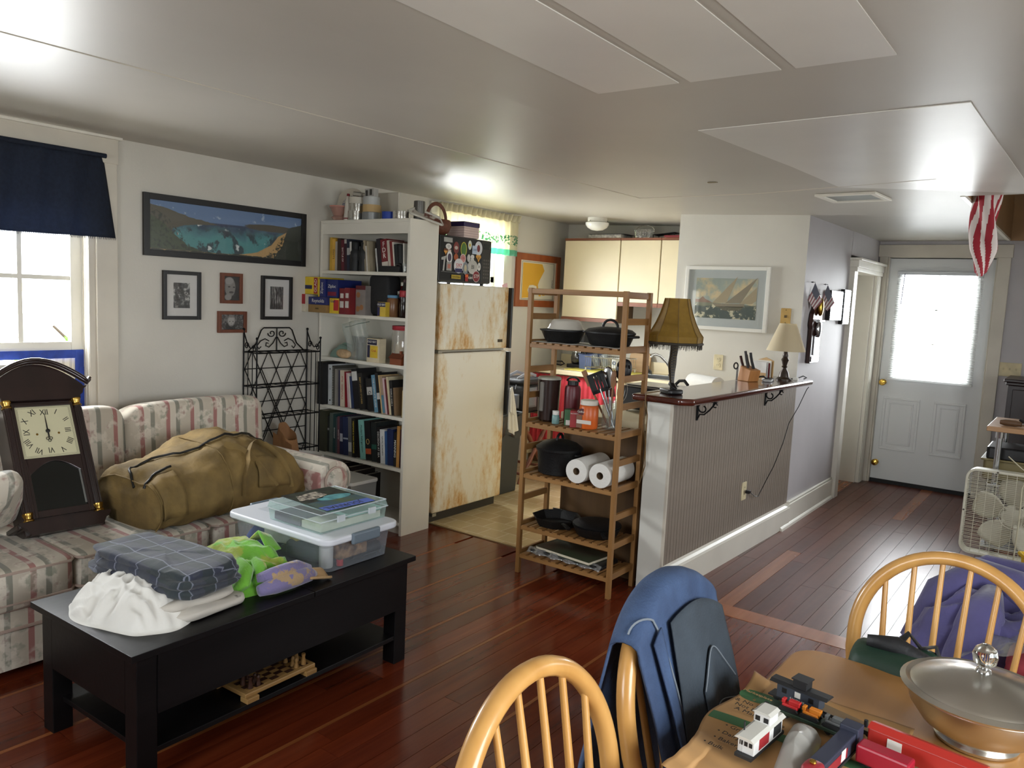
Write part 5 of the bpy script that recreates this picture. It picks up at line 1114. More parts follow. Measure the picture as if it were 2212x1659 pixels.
bu = thing('white_bucket', 'white plastic bucket holding a brown paper bag beside the sofa', 'bucket', (0.05, 3.06, 0))
MBK = M('bucket_white', (214, 214, 210), 0.45)
obj('pail', MB().lathe([(0.115, 0.0), (0.135, 0.46), (0.143, 0.46), (0.145, 0.485), (0.15, 0.49), (0.15, 0.52), (0.14, 0.522), (0.128, 0.51), (0.11, 0.012), (0, 0.012)], 28), MBK, bu, smooth=40)
MKR = M('kraft_paper', (150, 108, 70), 0.8, var=0.08, vscale=6, bump=0.25, bscale=14)
pb = thing('paper_bag', 'crumpled brown paper bag standing in the white bucket', 'paper bag', (0.05, 3.06, 0.06))
def bagf(u, v):
    a = 2 * PI * u; w = 0.075 - 0.02 * v; x = w * math.copysign(abs(math.cos(a)) ** 0.5, math.cos(a)) * 1.1; y = w * 0.8 * math.copysign(abs(math.sin(a)) ** 0.5, math.sin(a))
    p_ = Vector((x - 0.10 * v, y - 0.02 * v, 0.60 * v - 0.05 * v * math.cos(a))); k = 1 + 0.2 * nz(p_, 9, 2)
    return Vector((p_.x * k, p_.y * k, p_.z))
g_ = MB().grid(bagf, 36, 14, True); obj('bag', g_, MKR, pb, smooth=35)
obj('bag_fold', MB().shell(lambda u, v: Vector((-0.16 + 0.16 * u, -0.075 + 0.02 * u, 0.47 + 0.12 * v - 0.06 * u)), 6, 5, 0.004), MKR, pb)
# ================================================================ BOOKS
MPG = M('book_pages', (214, 204, 182), 0.8)
def cm(c, rough=0.45): return M('cover_%d_%d_%d' % c, c, rough, var=0.05, vscale=12)
MGOLD = M('gold_print', (190, 160, 90), 0.4); MWP = M('white_print', (224, 222, 214), 0.5)
TC = {'w': MWP, 'k': MINK, 'y': M('yellow_print', (224, 200, 70), 0.5), 'g': MGOLD, 'r': M('red_print', (170, 40, 40), 0.5), 'b': M('blue_print', (40, 60, 110), 0.5)}
def book(x, w, h, d, lean, z, yf, col, label, title=None, tc='w', ts=None, band=None, group='books in the white bookcase', name='book', both=True):
    """spine faces -y; pivot is the bottom left corner; positive lean tips the top to the left"""
    t = thing(name, label, 'book', (x, yf, z + 0.0006), group=group, rot=(0, -math.radians(lean), 0))
    c = 0.0022
    m = MB(); m.box(0, w, 0, c, 0, h); m.box(0, c, c, d, 0, h); m.box(w - c, w, c, d, 0, h)
    obj('cover', m, cm(col), t)
    obj('pages', box(c, w - c, c, d - 0.004, 0.003, h - 0.004), MPG, t)
    if band:
        z0, z1, bc = band; obj('spine_band', box(0.001, w - 0.001, -0.0006, 0.0004, h * z0, h * z1), cm(bc), t)
    if title:
        n = len(title); s = ts or min(w * 0.72, h * 0.85 / (0.62 * n))
        text('spine_title', title, s, basis((w / 2, -0.0008, h * 0.52), (0, 0, -1), (1, 0, 0)), TC[tc], t, ext=0.0003)
    return t
def shelf_books(z, x, rows, yf=3.535):
    pl = 0
    for (w, h, d, lean, col, label, *r) in rows:
        kw = dict(r[0]) if r else {}
        dx = kw.pop('dx', 0); x += dx
        if lean > pl: x += h * (math.sin(math.radians(lean)) - math.sin(math.radians(pl))) * 0.9
        pl = lean
        book(x, w, h, d, lean, z, yf + kw.pop('dy', 0), col, label, **kw); x += w / math.cos(math.radians(lean)) + 0.0012
# --- top shelf
shelf_books(SHZ[0], -0.262, [
    (0.022, 0.222, 0.17, 0, (196, 156, 52), 'plain yellow book, first at the left of the top book shelf'),
    (0.03, 0.212, 0.17, 0, (214, 168, 70), 'orange yellow guide book with black IDIOTS title on the top shelf', dict(title="IDIOT'S", tc='k', ts=0.02)),
    (0.02, 0.195, 0.16, 0, (168, 160, 148), 'pale grey book beside the orange guide on the top shelf'),
    (0.034, 0.215, 0.17, 1, (58, 42, 34), 'dark brown hardback on the top shelf'),
    (0.03, 0.205, 0.16, 2, (92, 30, 40), 'maroon book with white vertical title on the top shelf', dict(title='BATTLE OF', tc='w', ts=0.019)),
    (0.024, 0.21, 0.17, 2, (52, 28, 38), 'dark plum book with a pale top band on the top shelf', dict(band=(0.86, 0.99, (176, 170, 164)))),
    (0.026, 0.21, 0.17, 2, (36, 42, 58), 'dark navy book with white lower label behind the binoculars', dict(band=(0.5, 0.72, (170, 170, 168)))),
    (0.02, 0.20, 0.17, 2, (30, 30, 34), 'black book with a white spine stripe behind the binoculars', dict(band=(0.55, 0.96, (206, 204, 198)))),
    (0.034, 0.20, 0.16, 0, (28, 30, 32), 'wide black book behind the left barrel of the binoculars', dict(dy=0.06)),
    (0.034, 0.19, 0.16, 0, (34, 36, 40), 'charcoal book behind the right barrel of the binoculars', dict(dy=0.06, band=(0.7, 0.85, (92, 100, 116)))),
    (0.03, 0.185, 0.15, 0, (22, 24, 28), 'black book just right of the binoculars', dict(dy=0.06)),
    (0.018, 0.20, 0.16, 4, (150, 138, 116), 'thin tan book leaning right of the binoculars'),
    (0.012, 0.165, 0.16, 7, (206, 202, 194), 'thin white booklet leaning on the top shelf'),
    (0.016, 0.195, 0.16, 6, (168, 156, 132), 'thin beige book leaning on the top shelf'),
    (0.05, 0.19, 0.15, 3, (26, 24, 26), 'thick black book with small white square on the top shelf', dict(dy=0.05, band=(0.5, 0.66, (150, 148, 144)))),
    (0.012, 0.15, 0.15, 9, (196, 196, 192), 'thin grey white booklet leaning beside the black box'),
    (0.036, 0.21, 0.16, 8, (36, 28, 32), 'tall black hardback leaning left of the red FDR book'),
    (0.056, 0.205, 0.16, 8, (112, 28, 34), 'thick red biography with white FDR letters on the top shelf', dict(band=(0.02, 0.30, (196, 190, 178)))),
    (0.022, 0.20, 0.16, 8, (186, 178, 164), 'cream book leaning right of the red FDR book'),
    (0.022, 0.195, 0.16, 8, (124, 40, 40), 'red book leaning near the right side of the top shelf'),
    (0.011, 0.19, 0.16, 8, (206, 202, 190), 'thin white book leaning near the right side of the top shelf'),
    (0.03, 0.175, 0.16, 7, (20, 22, 24), 'black book near the right end of the top shelf'),
    (0.03, 0.17, 0.15, 5, (30, 32, 34), 'dark grey book second from the right end of the top shelf'),
    (0.012, 0.18, 0.15, 3, (200, 198, 190), 'thin white book at the right end of the top shelf', dict(dx=0.004))])
fd = [o for o in bpy.data.objects if o.get('label', '').startswith('thick red biography')][0]
for k, c_ in enumerate('FDR'): text('spine_letter', c_, 0.044, basis((0.028, -0.0008, 0.172 - k * 0.037), (1, 0, 0), (0, 0, 1)), MWP, fd, ext=0.0003)
# binoculars and black box in front of the books
bi = thing('binoculars', 'black binoculars standing on the top book shelf', 'binoculars', (0.013, 3.556, SHZ[0] + 0.0005))
MRUB = M('rubber_black', (30, 32, 34), 0.6, bump=0.1, bscale=120)
for s_ in (-1, 1): obj('barrel', MB().lathe([(0.034, 0), (0.036, 0.006), (0.034, 0.05), (0.031, 0.075), (0.036, 0.085), (0.036, 0.125), (0.026, 0.14), (0.023, 0.15), (0.025, 0.185), (0.022, 0.19), (0, 0.186)], 20, (s_ * 0.041, 0, 0)), MRUB, bi, smooth=40)
obj('bridge', MB().box(-0.02, 0.02, -0.012, 0.012, 0.07, 0.135).cyl((0, 0, 0.06), (0, 0, 0.165), 0.009, n=12), MRUB, bi, bev=0.003)
bx = thing('black_box', 'flat black plastic case in front of the red FDR book', 'case', (0.325, 3.53, SHZ[0]))
obj('body', MB().box(-0.095, 0.095, -0.018, 0.018, 0.0005, 0.038), MBLKP, bx, bev=0.004); obj('grip', MB().tube([(0.05, 0, 0.036), (0.055, 0, 0.05), (0.085, 0, 0.05), (0.09, 0, 0.036)], 0.008, 8), MBLKP, bx, smooth=60)
MGL = clear('clear_glass', (235, 240, 240), 0.06, 0.03, 0.15)
gl = thing('shot_glass', 'small clear glass at the right end of the top book shelf', 'glass', (0.455, 3.53, SHZ[0]))
obj('cup', MB().lathe([(0.016, 0.001), (0.015, 0.008), (0.021, 0.055), (0.019, 0.055), (0.013, 0.012), (0, 0.012)], 18), MGL, gl, smooth=40)
# --- fourth shelf
shelf_books(SHZ[3], -0.302, [
    (0.055, 0.292, 0.20, 0, (20, 20, 22), 'thick black ring binder at the left end of the fourth shelf', dict(dy=-0.045)),
    (0.040, 0.275, 0.20, 1, (196, 200, 202), 'white ring binder with two holes in its spine'),
    (0.026, 0.27, 0.19, 1, (74, 72, 66), 'dark spiral bound notebook next to the white binder'),
    (0.022, 0.25, 0.18, 1, (142, 138, 130), 'light grey paperback right of the spiral notebook'),
    (0.014, 0.245, 0.18, 1, (120, 116, 112), 'mid grey thin paperback on the fourth shelf'),
    (0.013, 0.245, 0.18, 1, (44, 42, 74), 'thin indigo paperback left of the cream cookbook'),
    (0.042, 0.246, 0.18, 2, (206, 194, 172), 'cream cookbook with red ESSENTIALS title on the fourth shelf', dict(title='PITA · ESSENTIALS', tc='r')),
    (0.018, 0.24, 0.18, 4, (132, 22, 34), 'dark red book right of the cream cookbook'),
    (0.014, 0.235, 0.18, 6, (206, 176, 178), 'thin pink book leaning on the fourth shelf'),
    (0.014, 0.232, 0.18, 7, (214, 208, 196), 'thin off-white book leaning on the fourth shelf'),
    (0.022, 0.215, 0.17, 8, (44, 58, 92), 'slate blue book leaning on the fourth shelf'),
    (0.052, 0.268, 0.18, 9, (24, 24, 26), 'tall black book with a white speckled spine label', dict(band=(0.70, 0.93, (204, 204, 200)))),
    (0.048, 0.245, 0.18, 9, (32, 31, 30), 'black book with gold vertical title on the fourth shelf', dict(title='BEST LOVED STORIES', tc='g')),
    (0.03, 0.22, 0.17, 9, (22, 24, 30), 'plain black book in the middle of the fourth shelf', dict(dy=0.02)),
    (0.052, 0.215, 0.17, 9, (30, 29, 28), 'black book with white square label and capitals', dict(band=(0.50, 0.74, (190, 188, 182)), title='GB', tc='k', ts=0.036)),
    (0.034, 0.245, 0.18, 10, (98, 142, 166), 'light blue book with white vertical title on the fourth shelf', dict(title='THE COMPLETE GUIDE', tc='w')),
    (0.028, 0.262, 0.18, 10, (26, 26, 28), 'black book with a white patch right of the light blue book', dict(band=(0.34, 0.5, (200, 198, 194)))),
    (0.010, 0.25, 0.18, 10, (206, 178, 128), 'very thin tan booklet leaning on the fourth shelf'),
    (0.024, 0.242, 0.18, 10, (166, 142, 118), 'tan book with blue lower half on the fourth shelf', dict(band=(0.02, 0.5, (86, 130, 152)))),
    (0.016, 0.235, 0.18, 10, (206, 178, 184), 'pale pink notebook leaning on the fourth shelf'),
    (0.016, 0.228, 0.18, 10, (100, 30, 34), 'crimson book leaning right of the pink notebook'),
    (0.018, 0.245, 0.18, 10, (202, 190, 158), 'cream spotted book leaning near the right end of the fourth shelf'),
    (0.022, 0.225, 0.18, 8, (22, 22, 24), 'black book with white vertical title near the right end', dict(title='WORLD WAR II', tc='w')),
    (0.02, 0.18, 0.17, 6, (120, 96, 70), 'short brown book near the right end of the fourth shelf')], 3.528)
tag_th = book(0.425, 0.014, 0.262, 0.06, 2, SHZ[3], 3.66, (92, 94, 82), 'tall olive book with THE on its cover behind the fourth shelf row')
sp_ = [o for o in bpy.data.objects if o.get('label', '').startswith('dark spiral')][0]
cs_ = MB()
for k in range(22): cs_.tube([(0.006 + 0.007 * math.cos(a), -0.003 + 0.006 * math.sin(a), 0.012 + k * 0.0115) for a in [i * PI / 4 for i in range(8)]], 0.0017, 4, True)
o_ = obj('spiral_wire', cs_, M('wire_white', (190, 188, 180), 0.4, 0.5), sp_); o_['kind'] = 'stuff'
yb_ = book(0.462, 0.022, 0.17, 0.16, 0, SHZ[3], 3.53, (206, 180, 120), 'short yellow cream book at the right end of the fourth shelf')
wb_ = [o for o in bpy.data.objects if o.get('label', '').startswith('white ring binder')][0]
for z_ in (0.03, 0.245): obj('binder_hole', MB().lathe([(0.006, 0), (0.006, 0.001), (0, 0.001)], 12, (0.02, -0.0002, z_), (0, -1, 0)), MINK, wb_)
# --- fifth shelf
shelf_books(SHZ[4], -0.302, [
    (0.06, 0.285, 0.20, 0, (58, 58, 42), 'thick olive green album at the left end of the fifth shelf', dict(dy=-0.02)),
    (0.02, 0.25, 0.19, 0, (44, 46, 44), 'dark grey book beside the olive album', dict(band=(0.60, 0.66, (150, 150, 146)))),
    (0.036, 0.272, 0.19, 0, (82, 92, 86), 'grey green book on the fifth shelf'),
    (0.026, 0.268, 0.19, 0, (32, 62, 62), 'dark teal book with white lettering on the fifth shelf', dict(title='SEAMANSHIP', tc='w', ts=0.013)),
    (0.014, 0.25, 0.18, 0, (70, 74, 80), 'thin slate book right of the dark teal one'),
    (0.022, 0.258, 0.19, 1, (104, 66, 74), 'dusty rose book on the fifth shelf', dict(title='HISTORY OF', tc='w', ts=0.012)),
    (0.03, 0.258, 0.19, 2, (32, 36, 66), 'navy book with a white strip on the fifth shelf', dict(band=(0.35, 0.56, (180, 182, 190)))),
    (0.05, 0.262, 0.19, 3, (36, 46, 78), 'navy atlas with a pale framed spine', dict(band=(0.42, 0.46, (168, 174, 184)))),
    (0.034, 0.268, 0.19, 3, (96, 96, 94), 'black and white camouflage patterned book on the fifth shelf', dict(band=(0.12, 0.36, (176, 176, 172)))),
    (0.034, 0.262, 0.19, 3, (20, 20, 20), 'black book with yellow WEAPONS title on the fifth shelf', dict(title='WEAPONS & WAR MACHINES', tc='y')),
    (0.03, 0.245, 0.18, 3, (40, 34, 30), 'dark brown book left of the pale teal manual', dict(dy=0.02)),
    (0.052, 0.262, 0.19, 7, (122, 176, 168), 'pale teal refrigeration manual leaning on the fifth shelf', dict(title='Modern Refrigeration', tc='k', ts=0.021)),
    (0.054, 0.262, 0.19, 6, (26, 26, 26), 'thick black book with ring emblem and orange patch', dict(band=(0.16, 0.30, (176, 82, 46)))),
    (0.05, 0.262, 0.19, 4, (30, 36, 36), 'dark book with green and blue squares on its spine', dict(band=(0.32, 0.44, (40, 84, 72)))),
    (0.03, 0.235, 0.18, 4, (22, 20, 22), 'black book titled Decision at Sea on the fifth shelf', dict(title='DECISION AT SEA', tc='w')),
    (0.042, 0.225, 0.18, 4, (206, 206, 204), 'white book with black spine marks on the fifth shelf', dict(title='NAVAL ACADEMY', tc='k', ts=0.016)),
    (0.02, 0.218, 0.18, 4, (48, 84, 132), 'medium blue book right of the white book'),
    (0.052, 0.238, 0.18, 3, (26, 38, 76), 'thick navy blue book near the right end of the fifth shelf'),
    (0.022, 0.225, 0.18, 1, (24, 22, 22), 'black book with big white letters near the right end of the fifth shelf', dict(title='MANNING', tc='w', ts=0.024)),
    (0.026, 0.268, 0.19, 0, (176, 128, 66), 'tan brown folder near the right end of the fifth shelf'),
    (0.034, 0.248, 0.19, 0, (62, 26, 38), 'burgundy book at the right end of the fifth shelf', dict(title='HISTORY', tc='g', ts=0.014))], 3.528)
bg_ = [o for o in bpy.data.objects if o.get('label', '').startswith('thick black book with ring')][0]
obj('ring_emblem', MB().tube([(0.027 + 0.013 * math.cos(a), -0.001, 0.125 + 0.017 * math.sin(a)) for a in [i * PI / 8 for i in range(16)]], 0.0018, 5, True), MGOLD, bg_)
# --- bottom shelf
book(-0.29, 0.03, 0.24, 0.2, 0, SHZ[5], 3.53, (70, 24, 30), 'dark red album standing on the bottom bookcase shelf')
for k in range(7): book(-0.255 + k * 0.041, 0.038, 0.25 + 0.012 * (k % 3), 0.19, 0, SHZ[5], 3.54, (24 + 2 * k, 22 + k, 24), ['black album next to the dark red one on the bottom shelf', 'second black album on the bottom bookcase shelf', 'third black album on the bottom bookcase shelf', 'fourth black album on the bottom bookcase shelf', 'fifth black album on the bottom bookcase shelf', 'sixth black album on the bottom bookcase shelf', 'black album right before the portrait book'][k])
fb = book(0.105, 0.03, 0.245, 0.16, 0, SHZ[5], 3.52, (22, 20, 18), 'black book with a portrait on its spine on the bottom shelf')
pc_ = Pic('portrait_cover', 0.10, 0.2, (24, 20, 18)); pc_.put(pc_.ell(0.5, 0.42, 0.24, 0.2, 0.4), (150, 112, 84)).put(pc_.ell(0.5, 0.62, 0.28, 0.12, 0.4), (40, 28, 20)).put(pc_.ell(0.5, 0.12, 0.4, 0.18, 0.4), (70, 54, 40))
fo_ = obj('portrait_cover', box(-0.0004, 0.0004, -0.05, 0.05, -0.10, 0.10), pc_.done(), fb, loc=(0.06, -0.0012, 0.12), rot=(0, 0, -R90))
obj('front_board', box(0.0, 0.112, -0.0008, 0.006, 0.0, 0.245), cm((22, 20, 18)), fb)

# ================================================================ SECOND SHELF: CARTONS AND JARS
def carton(name, label, x0, x1, y0, y1, z, h, col, cat='box', rz=0.0, group=None, texts=(), bands=()):
    t = thing(name, label, cat, ((x0 + x1) / 2, (y0 + y1) / 2, z), rz, group); w, d = (x1 - x0) / 2, (y1 - y0) / 2
    obj('carton', box(-w, w, -d, d, 0.0005, h), cm(col), t, bev=0.0012)
    for (a, b, c_) in bands: obj('color_band', box(-w + 2 * w * a[0], -w + 2 * w * a[1], -d - 0.0007, -d, h * b[0], h * b[1]), cm(c_), t)
    for (s_, sz, u, v, c_, *r) in texts:
        vert = r and r[0]
        text('print', s_, sz, basis((-w + 2 * w * u, -d - 0.0012, h * v), (0, 0, 1) if vert else (1, 0, 0), (-1, 0, 0) if vert else (0, 0, 1)), TC[c_], t, ext=0.0003)
    return t
z = SHZ[1]
carton('foil_carton', 'red and white wrap carton at the lower left of the pantry shelf', -0.36, -0.305, 3.37, 3.66, z, 0.118, (196, 188, 168), bands=[((0, 1), (0.45, 1), (160, 36, 44))])
carton('foil_carton', 'brown parchment carton under the blue foil carton', -0.303, -0.125, 3.395, 3.455, z, 0.052, (142, 112, 68), texts=[('PAPER', 0.012, 0.5, 0.5, 'k')])
carton('foil_carton', 'dark blue Reynolds foil carton on the brown carton', -0.303, -0.125, 3.395, 3.455, z + 0.0525, 0.05, (36, 44, 104), texts=[('Reynolds', 0.034, 0.55, 0.5, 'w')])
carton('bag_carton', 'yellow GLAD bag carton on top of the stacked cartons', -0.365, -0.21, 3.395, 3.62, z + 0.119, 0.115, (214, 184, 40), texts=[('GLAD', 0.034, 0.86, 0.5, 'w', 1)], bands=[((0.0, 0.62), (0.3, 0.52), (30, 36, 80)), ((0.74, 0.98), (0.04, 0.96), (150, 34, 44))])
carton('bag_carton', 'tall navy Ziploc carton beside the yellow GLAD carton', -0.206, -0.142, 3.395, 3.62, z + 0.1035, 0.12, (34, 44, 104), texts=[('Ziploc', 0.03, 0.6, 0.5, 'w', 1)], bands=[((0.02, 0.24), (0.02, 0.98), (210, 180, 50))])
carton('bag_carton', 'wide navy Ziploc carton in the middle of the pantry shelf', -0.138, -0.035, 3.41, 3.62, z + 0.1035, 0.118, (30, 40, 98), texts=[('Ziploc', 0.03, 0.5, 0.62, 'w')], bands=[((0.1, 0.9), (0.1, 0.32), (120, 30, 50))])
carton('bag_carton', 'small yellow and red GLAD carton below the Ziploc cartons', -0.12, -0.03, 3.42, 3.60, z, 0.1, (214, 182, 46), texts=[('Glad', 0.026, 0.35, 0.8, 'b')], bands=[((0.45, 1), (0.2, 0.9), (176, 44, 44))])
carton('tea_carton', 'left dark red tea carton with white emblems', -0.025, 0.025, 3.42, 3.52, z, 0.168, (110, 26, 32), bands=[((0.2, 0.8), (0.62, 0.8), (206, 200, 192)), ((0.15, 0.85), (0.25, 0.5), (196, 190, 184))])
carton('tea_carton', 'right dark red tea carton with white emblems', 0.026, 0.072, 3.42, 3.52, z, 0.172, (116, 28, 34), bands=[((0.2, 0.8), (0.62, 0.8), (206, 200, 192)), ((0.15, 0.85), (0.25, 0.5), (196, 190, 184))])
tc_ = carton('cookie_carton', 'grey cookie carton with round cookies printed on it', 0.075, 0.165, 3.47, 3.54, z, 0.19, (128, 122, 118), bands=[((0, 1), (0.86, 1), (86, 26, 32))])
for (u, v) in ((-0.02, 0.13), (-0.022, 0.04), (0.012, 0.05)): obj('cookie_print', MB().lathe([(0.018, 0), (0.018, 0.0008), (0, 0.0008)], 16, (u, -0.035, v), (0, -1, 0)), cm((146, 100, 62)), tc_)
bb_ = thing('black_pouch', 'tall soft black insulated pouch on the pantry shelf', 'pouch', (0.235, 3.58, z))
obj('pouch', MB().sell((0, 0, 0.135), (0.185, 0.13, 0.265), 0.3, 28, 16, lambda p: Vector((p.x * (1 - 0.12 * p.z), p.y, p.z)) + Vector((-0.06 * p.z, 0, 0))), M('pouch_black', (24, 24, 27), 0.75, bump=0.25, bscale=50), bb_, smooth=179)
def jar(name, label, cat, x, y, z, prof, mat, lid=None, lidm=None, band=None, n=22):
    t = thing(name, label, cat, (x, y, z + 0.0005)); obj('body', MB().lathe(prof, n), mat, t, smooth=40)
    if lid: obj('lid', MB().lathe(lid, n), lidm, t, smooth=40)
    if band: obj('label_band', MB().lathe([(band[0], band[1]), (band[0] + 0.0006, band[1] + 0.001), (band[0] + 0.0006, band[2] - 0.001), (band[0], band[2])], n, caps=False), band[3], t, smooth=40)
    return t
ob = carton('spice_tin', 'yellow and blue OLD BAY tin at the right of the pantry shelf', 0.275, 0.345, 3.475, 3.515, z, 0.092, (206, 176, 62), cat='spice tin', texts=[('OLD BAY', 0.018, 0.5, 0.82, 'w')], bands=[((0, 1), (0.68, 0.98), (34, 36, 74)), ((0.0, 0.3), (0.05, 0.66), (40, 36, 84))])
jar('sauce_jar', 'glass sauce jar with a light blue lid behind the OLD BAY tin', 'jar', 0.335, 3.55, z, [(0.036, 0), (0.04, 0.005), (0.04, 0.105), (0.032, 0.12), (0, 0.12)], M('sauce_brown', (120, 84, 54), 0.3), [(0.036, 0.12), (0.037, 0.122), (0.037, 0.136), (0.034, 0.138), (0, 0.138)], cm((92, 142, 176)))
hz = jar('ketchup_bottle', 'dark red sauce bottle with white HEINZ label', 'bottle', 0.345, 3.63, z, [(0.036, 0), (0.038, 0.01), (0.036, 0.13), (0.02, 0.17), (0.015, 0.2), (0, 0.2)], M('ketchup_red', (92, 18, 20), 0.2), [(0.017, 0.2), (0.017, 0.222), (0, 0.222)], MWHT, (0.0375, 0.12, 0.165, M('label_white', (200, 196, 188), 0.5)))
text('print', 'HEINZ', 0.022, basis((0, -0.041, 0.14), (1, 0, 0), (0, 0, 1)), MINK, hz)
jar('cola_bottle', 'dark cola bottle with red label at the right of the pantry shelf', 'bottle', 0.44, 3.55, z, [(0.03, 0), (0.034, 0.01), (0.034, 0.09), (0.03, 0.11), (0.034, 0.13), (0.032, 0.16), (0.014, 0.205), (0.013, 0.225), (0, 0.225)], M('cola_dark', (24, 14, 14), 0.12), [(0.015, 0.222), (0.015, 0.24), (0, 0.24)], cm((60, 26, 28)), (0.0345, 0.13, 0.17, cm((150, 26, 38))))
jar('pepper_mill', 'clear pepper mill behind the cola bottle', 'mill', 0.425, 3.64, z, [(0.024, 0), (0.024, 0.08), (0.018, 0.09), (0.02, 0.15), (0, 0.155)], M('mill_dark', (50, 44, 42), 0.3), None)
# --- third shelf
z = SHZ[2]
bgp_ = thing('produce_bag', 'pale green clear plastic bag with dried food on the third shelf', 'bag', (-0.16, 3.60, z)); obj('film', heap([(-0.10, -0.05), (0.0, -0.07), (0.09, -0.05), (0.12, 0.02), (0.06, 0.07), (-0.08, 0.06)], 0.085, 0.025, 4), clear('green_film', (150, 180, 168), 0.55, 0.1, 0.1), bgp_, smooth=179)
po = thing('dried_loaf', 'tan oval loaf in front of the green plastic bag', 'bread', (-0.10, 3.535, z)); obj('loaf', MB().sell((0, 0, 0.031), (0.13, 0.05, 0.06), 0.8, 24, 14), M('loaf_tan', (190, 160, 122), 0.7, var=0.1, vscale=30), po, smooth=179)
zb = thing('zip_bag', 'clear zip bag wrapped around a black and grey box', 'bag', (0.03, 3.58, z)); obj('film', MB().shell(lambda u, v: Vector((-0.11 + 0.22 * u + 0.02 * math.sin(v * 5), -0.045 + 0.012 * math.sin(u * 9) - 0.02 * v, 0.0015 + 0.255 * v + 0.05 * (u - 0.5) * v)), 14, 12, 0.001), clear('zip_film', (220, 226, 222), 0.22, 0.08, 0.12), zb, smooth=179)
obj('zip_edge', MB().tube([(-0.11 + 0.22 * u / 8, -0.055 + 0.01 * math.sin(u), 0.235 + 0.05 * (u / 8 - 0.5)) for u in range(9)], 0.0025, 5), cm((84, 104, 92)), zb)
carton('gadget_box', 'grey and black gadget box inside the clear zip bag', -0.04, 0.085, 3.55, 3.62, z, 0.155, (168, 168, 164), bands=[((0.42, 1), (0.0, 1), (38, 42, 44)), ((0.6, 0.8), (0.2, 0.8), (80, 88, 92))])
jar('green_lid_jar', 'jar with dark green lid behind the OLD BAY shaker on the third shelf', 'jar', 0.165, 3.575, z, [(0.04, 0), (0.043, 0.005), (0.043, 0.13), (0.038, 0.138), (0, 0.138)], M('jar_pale', (172, 182, 166), 0.4, var=0.15, vscale=20), [(0.042, 0.138), (0.043, 0.14), (0.043, 0.152), (0, 0.153)], cm((30, 62, 50)))
o2 = carton('spice_shaker', 'large cream OLD BAY shaker on the third shelf', 0.17, 0.285, 3.49, 3.55, z, 0.155, (206, 194, 164), cat='spice shaker', texts=[('OLD BAY', 0.019, 0.42, 0.86, 'w'), ('Crab', 0.022, 0.58, 0.5, 'r')], bands=[((0.05, 0.8), (0.74, 0.96), (34, 36, 66)), ((0.28, 0.88), (0.2, 0.7), (216, 182, 48)), ((0.05, 0.26), (0.2, 0.72), (40, 40, 70))])
jr = jar('cereal_jar', 'big clear plastic jar with red lid on the third shelf', 'jar', 0.39, 3.62, z, [(0.085, 0.0), (0.09, 0.01), (0.09, 0.19), (0.08, 0.215), (0.08, 0.22)], clear('jar_film', (226, 222, 212), 0.3, 0.08, 0.12), [(0.086, 0.218), (0.088, 0.222), (0.088, 0.245), (0, 0.248)], cm((164, 30, 46)))
jar('cream_canister', 'cream cloth bundle inside the red lidded jar', 'bundle', 0.39, 3.62, z + 0.004, [(0.06, 0), (0.07, 0.02), (0.065, 0.12), (0.03, 0.15), (0, 0.152)], M('bundle_cream', (196, 182, 152), 0.7, bump=0.3, bscale=30))
hs = thing('wooden_house', 'tiny brown wooden house at the right end of the third shelf', 'ornament', (0.415, 3.535, z)); MHS = M('house_brown', (128, 66, 34), 0.5)
obj('walls', MB().box(-0.05, 0.05, -0.028, 0.028, 0, 0.042).prism([(-0.028, 0.042), (0.028, 0.042), (0, 0.066)], (-0.05, 0, 0), (0, 1, 0), (0, 0, 1), (0.10, 0, 0)), MHS, hs)
for s_ in (-1, 1): obj('roof_panel', MB().cbox((0, s_ * 0.017, 0.056), (0.112, 0.045, 0.005), Matrix.Rotation(-s_ * math.radians(40), 3, 'X')), M('house_roof', (104, 50, 26), 0.6), hs)
obj('chimney', box(0.015, 0.03, -0.006, 0.006, 0.06, 0.088), MHS, hs)

# ================================================================ ON TOP OF THE BOOKCASE
z = BZ
plt = thing('souvenir_plate', 'cream plate with blue city print leaning on top of bookcase', 'plate', (-0.235, 3.66, z + 0.004), rot=(math.radians(74), 0, math.radians(12)))
obj('dish', MB().lathe([(0.0, 0.0), (0.075, 0.0), (0.085, 0.006), (0.118, 0.014), (0.12, 0.018), (0.117, 0.018), (0.083, 0.011), (0.073, 0.006), (0, 0.006)], 36, (0, 0.12, 0)), M('plate_cream', (212, 204, 188), 0.25), plt, smooth=40)
pp_ = Pic('plate_print', 0.15, 0.15, (206, 200, 190)); pp_.put(math_(pp_.nt, 'MULTIPLY', pp_.thr(pp_.noise(70, 4), 0.46, 0.54), pp_.ell(0.5, 0.5, 0.48, 0.4, 0.1)), (72, 84, 128))
obj('plate_print', MB().lathe([(0.068, 0.0), (0.068, 0.0006), (0, 0.0006)], 30), pp_.done(), plt, loc=(0, 0.12, 0.0062), rot=(0, 0, 0))
jar('plastic_bowl', 'clear plastic bowl with pink rim on top of the bookcase', 'bowl', -0.175, 3.53, z, [(0.03, 0), (0.035, 0.002), (0.05, 0.02), (0.035, 0.03), (0.06, 0.085), (0.057, 0.085), (0.03, 0.034), (0, 0.034)], clear('bowl_film', (214, 170, 156), 0.45, 0.1, 0.1), [(0.06, 0.085), (0.063, 0.086), (0.063, 0.094), (0.06, 0.095)], clear('bowl_rim', (206, 140, 124), 0.8))
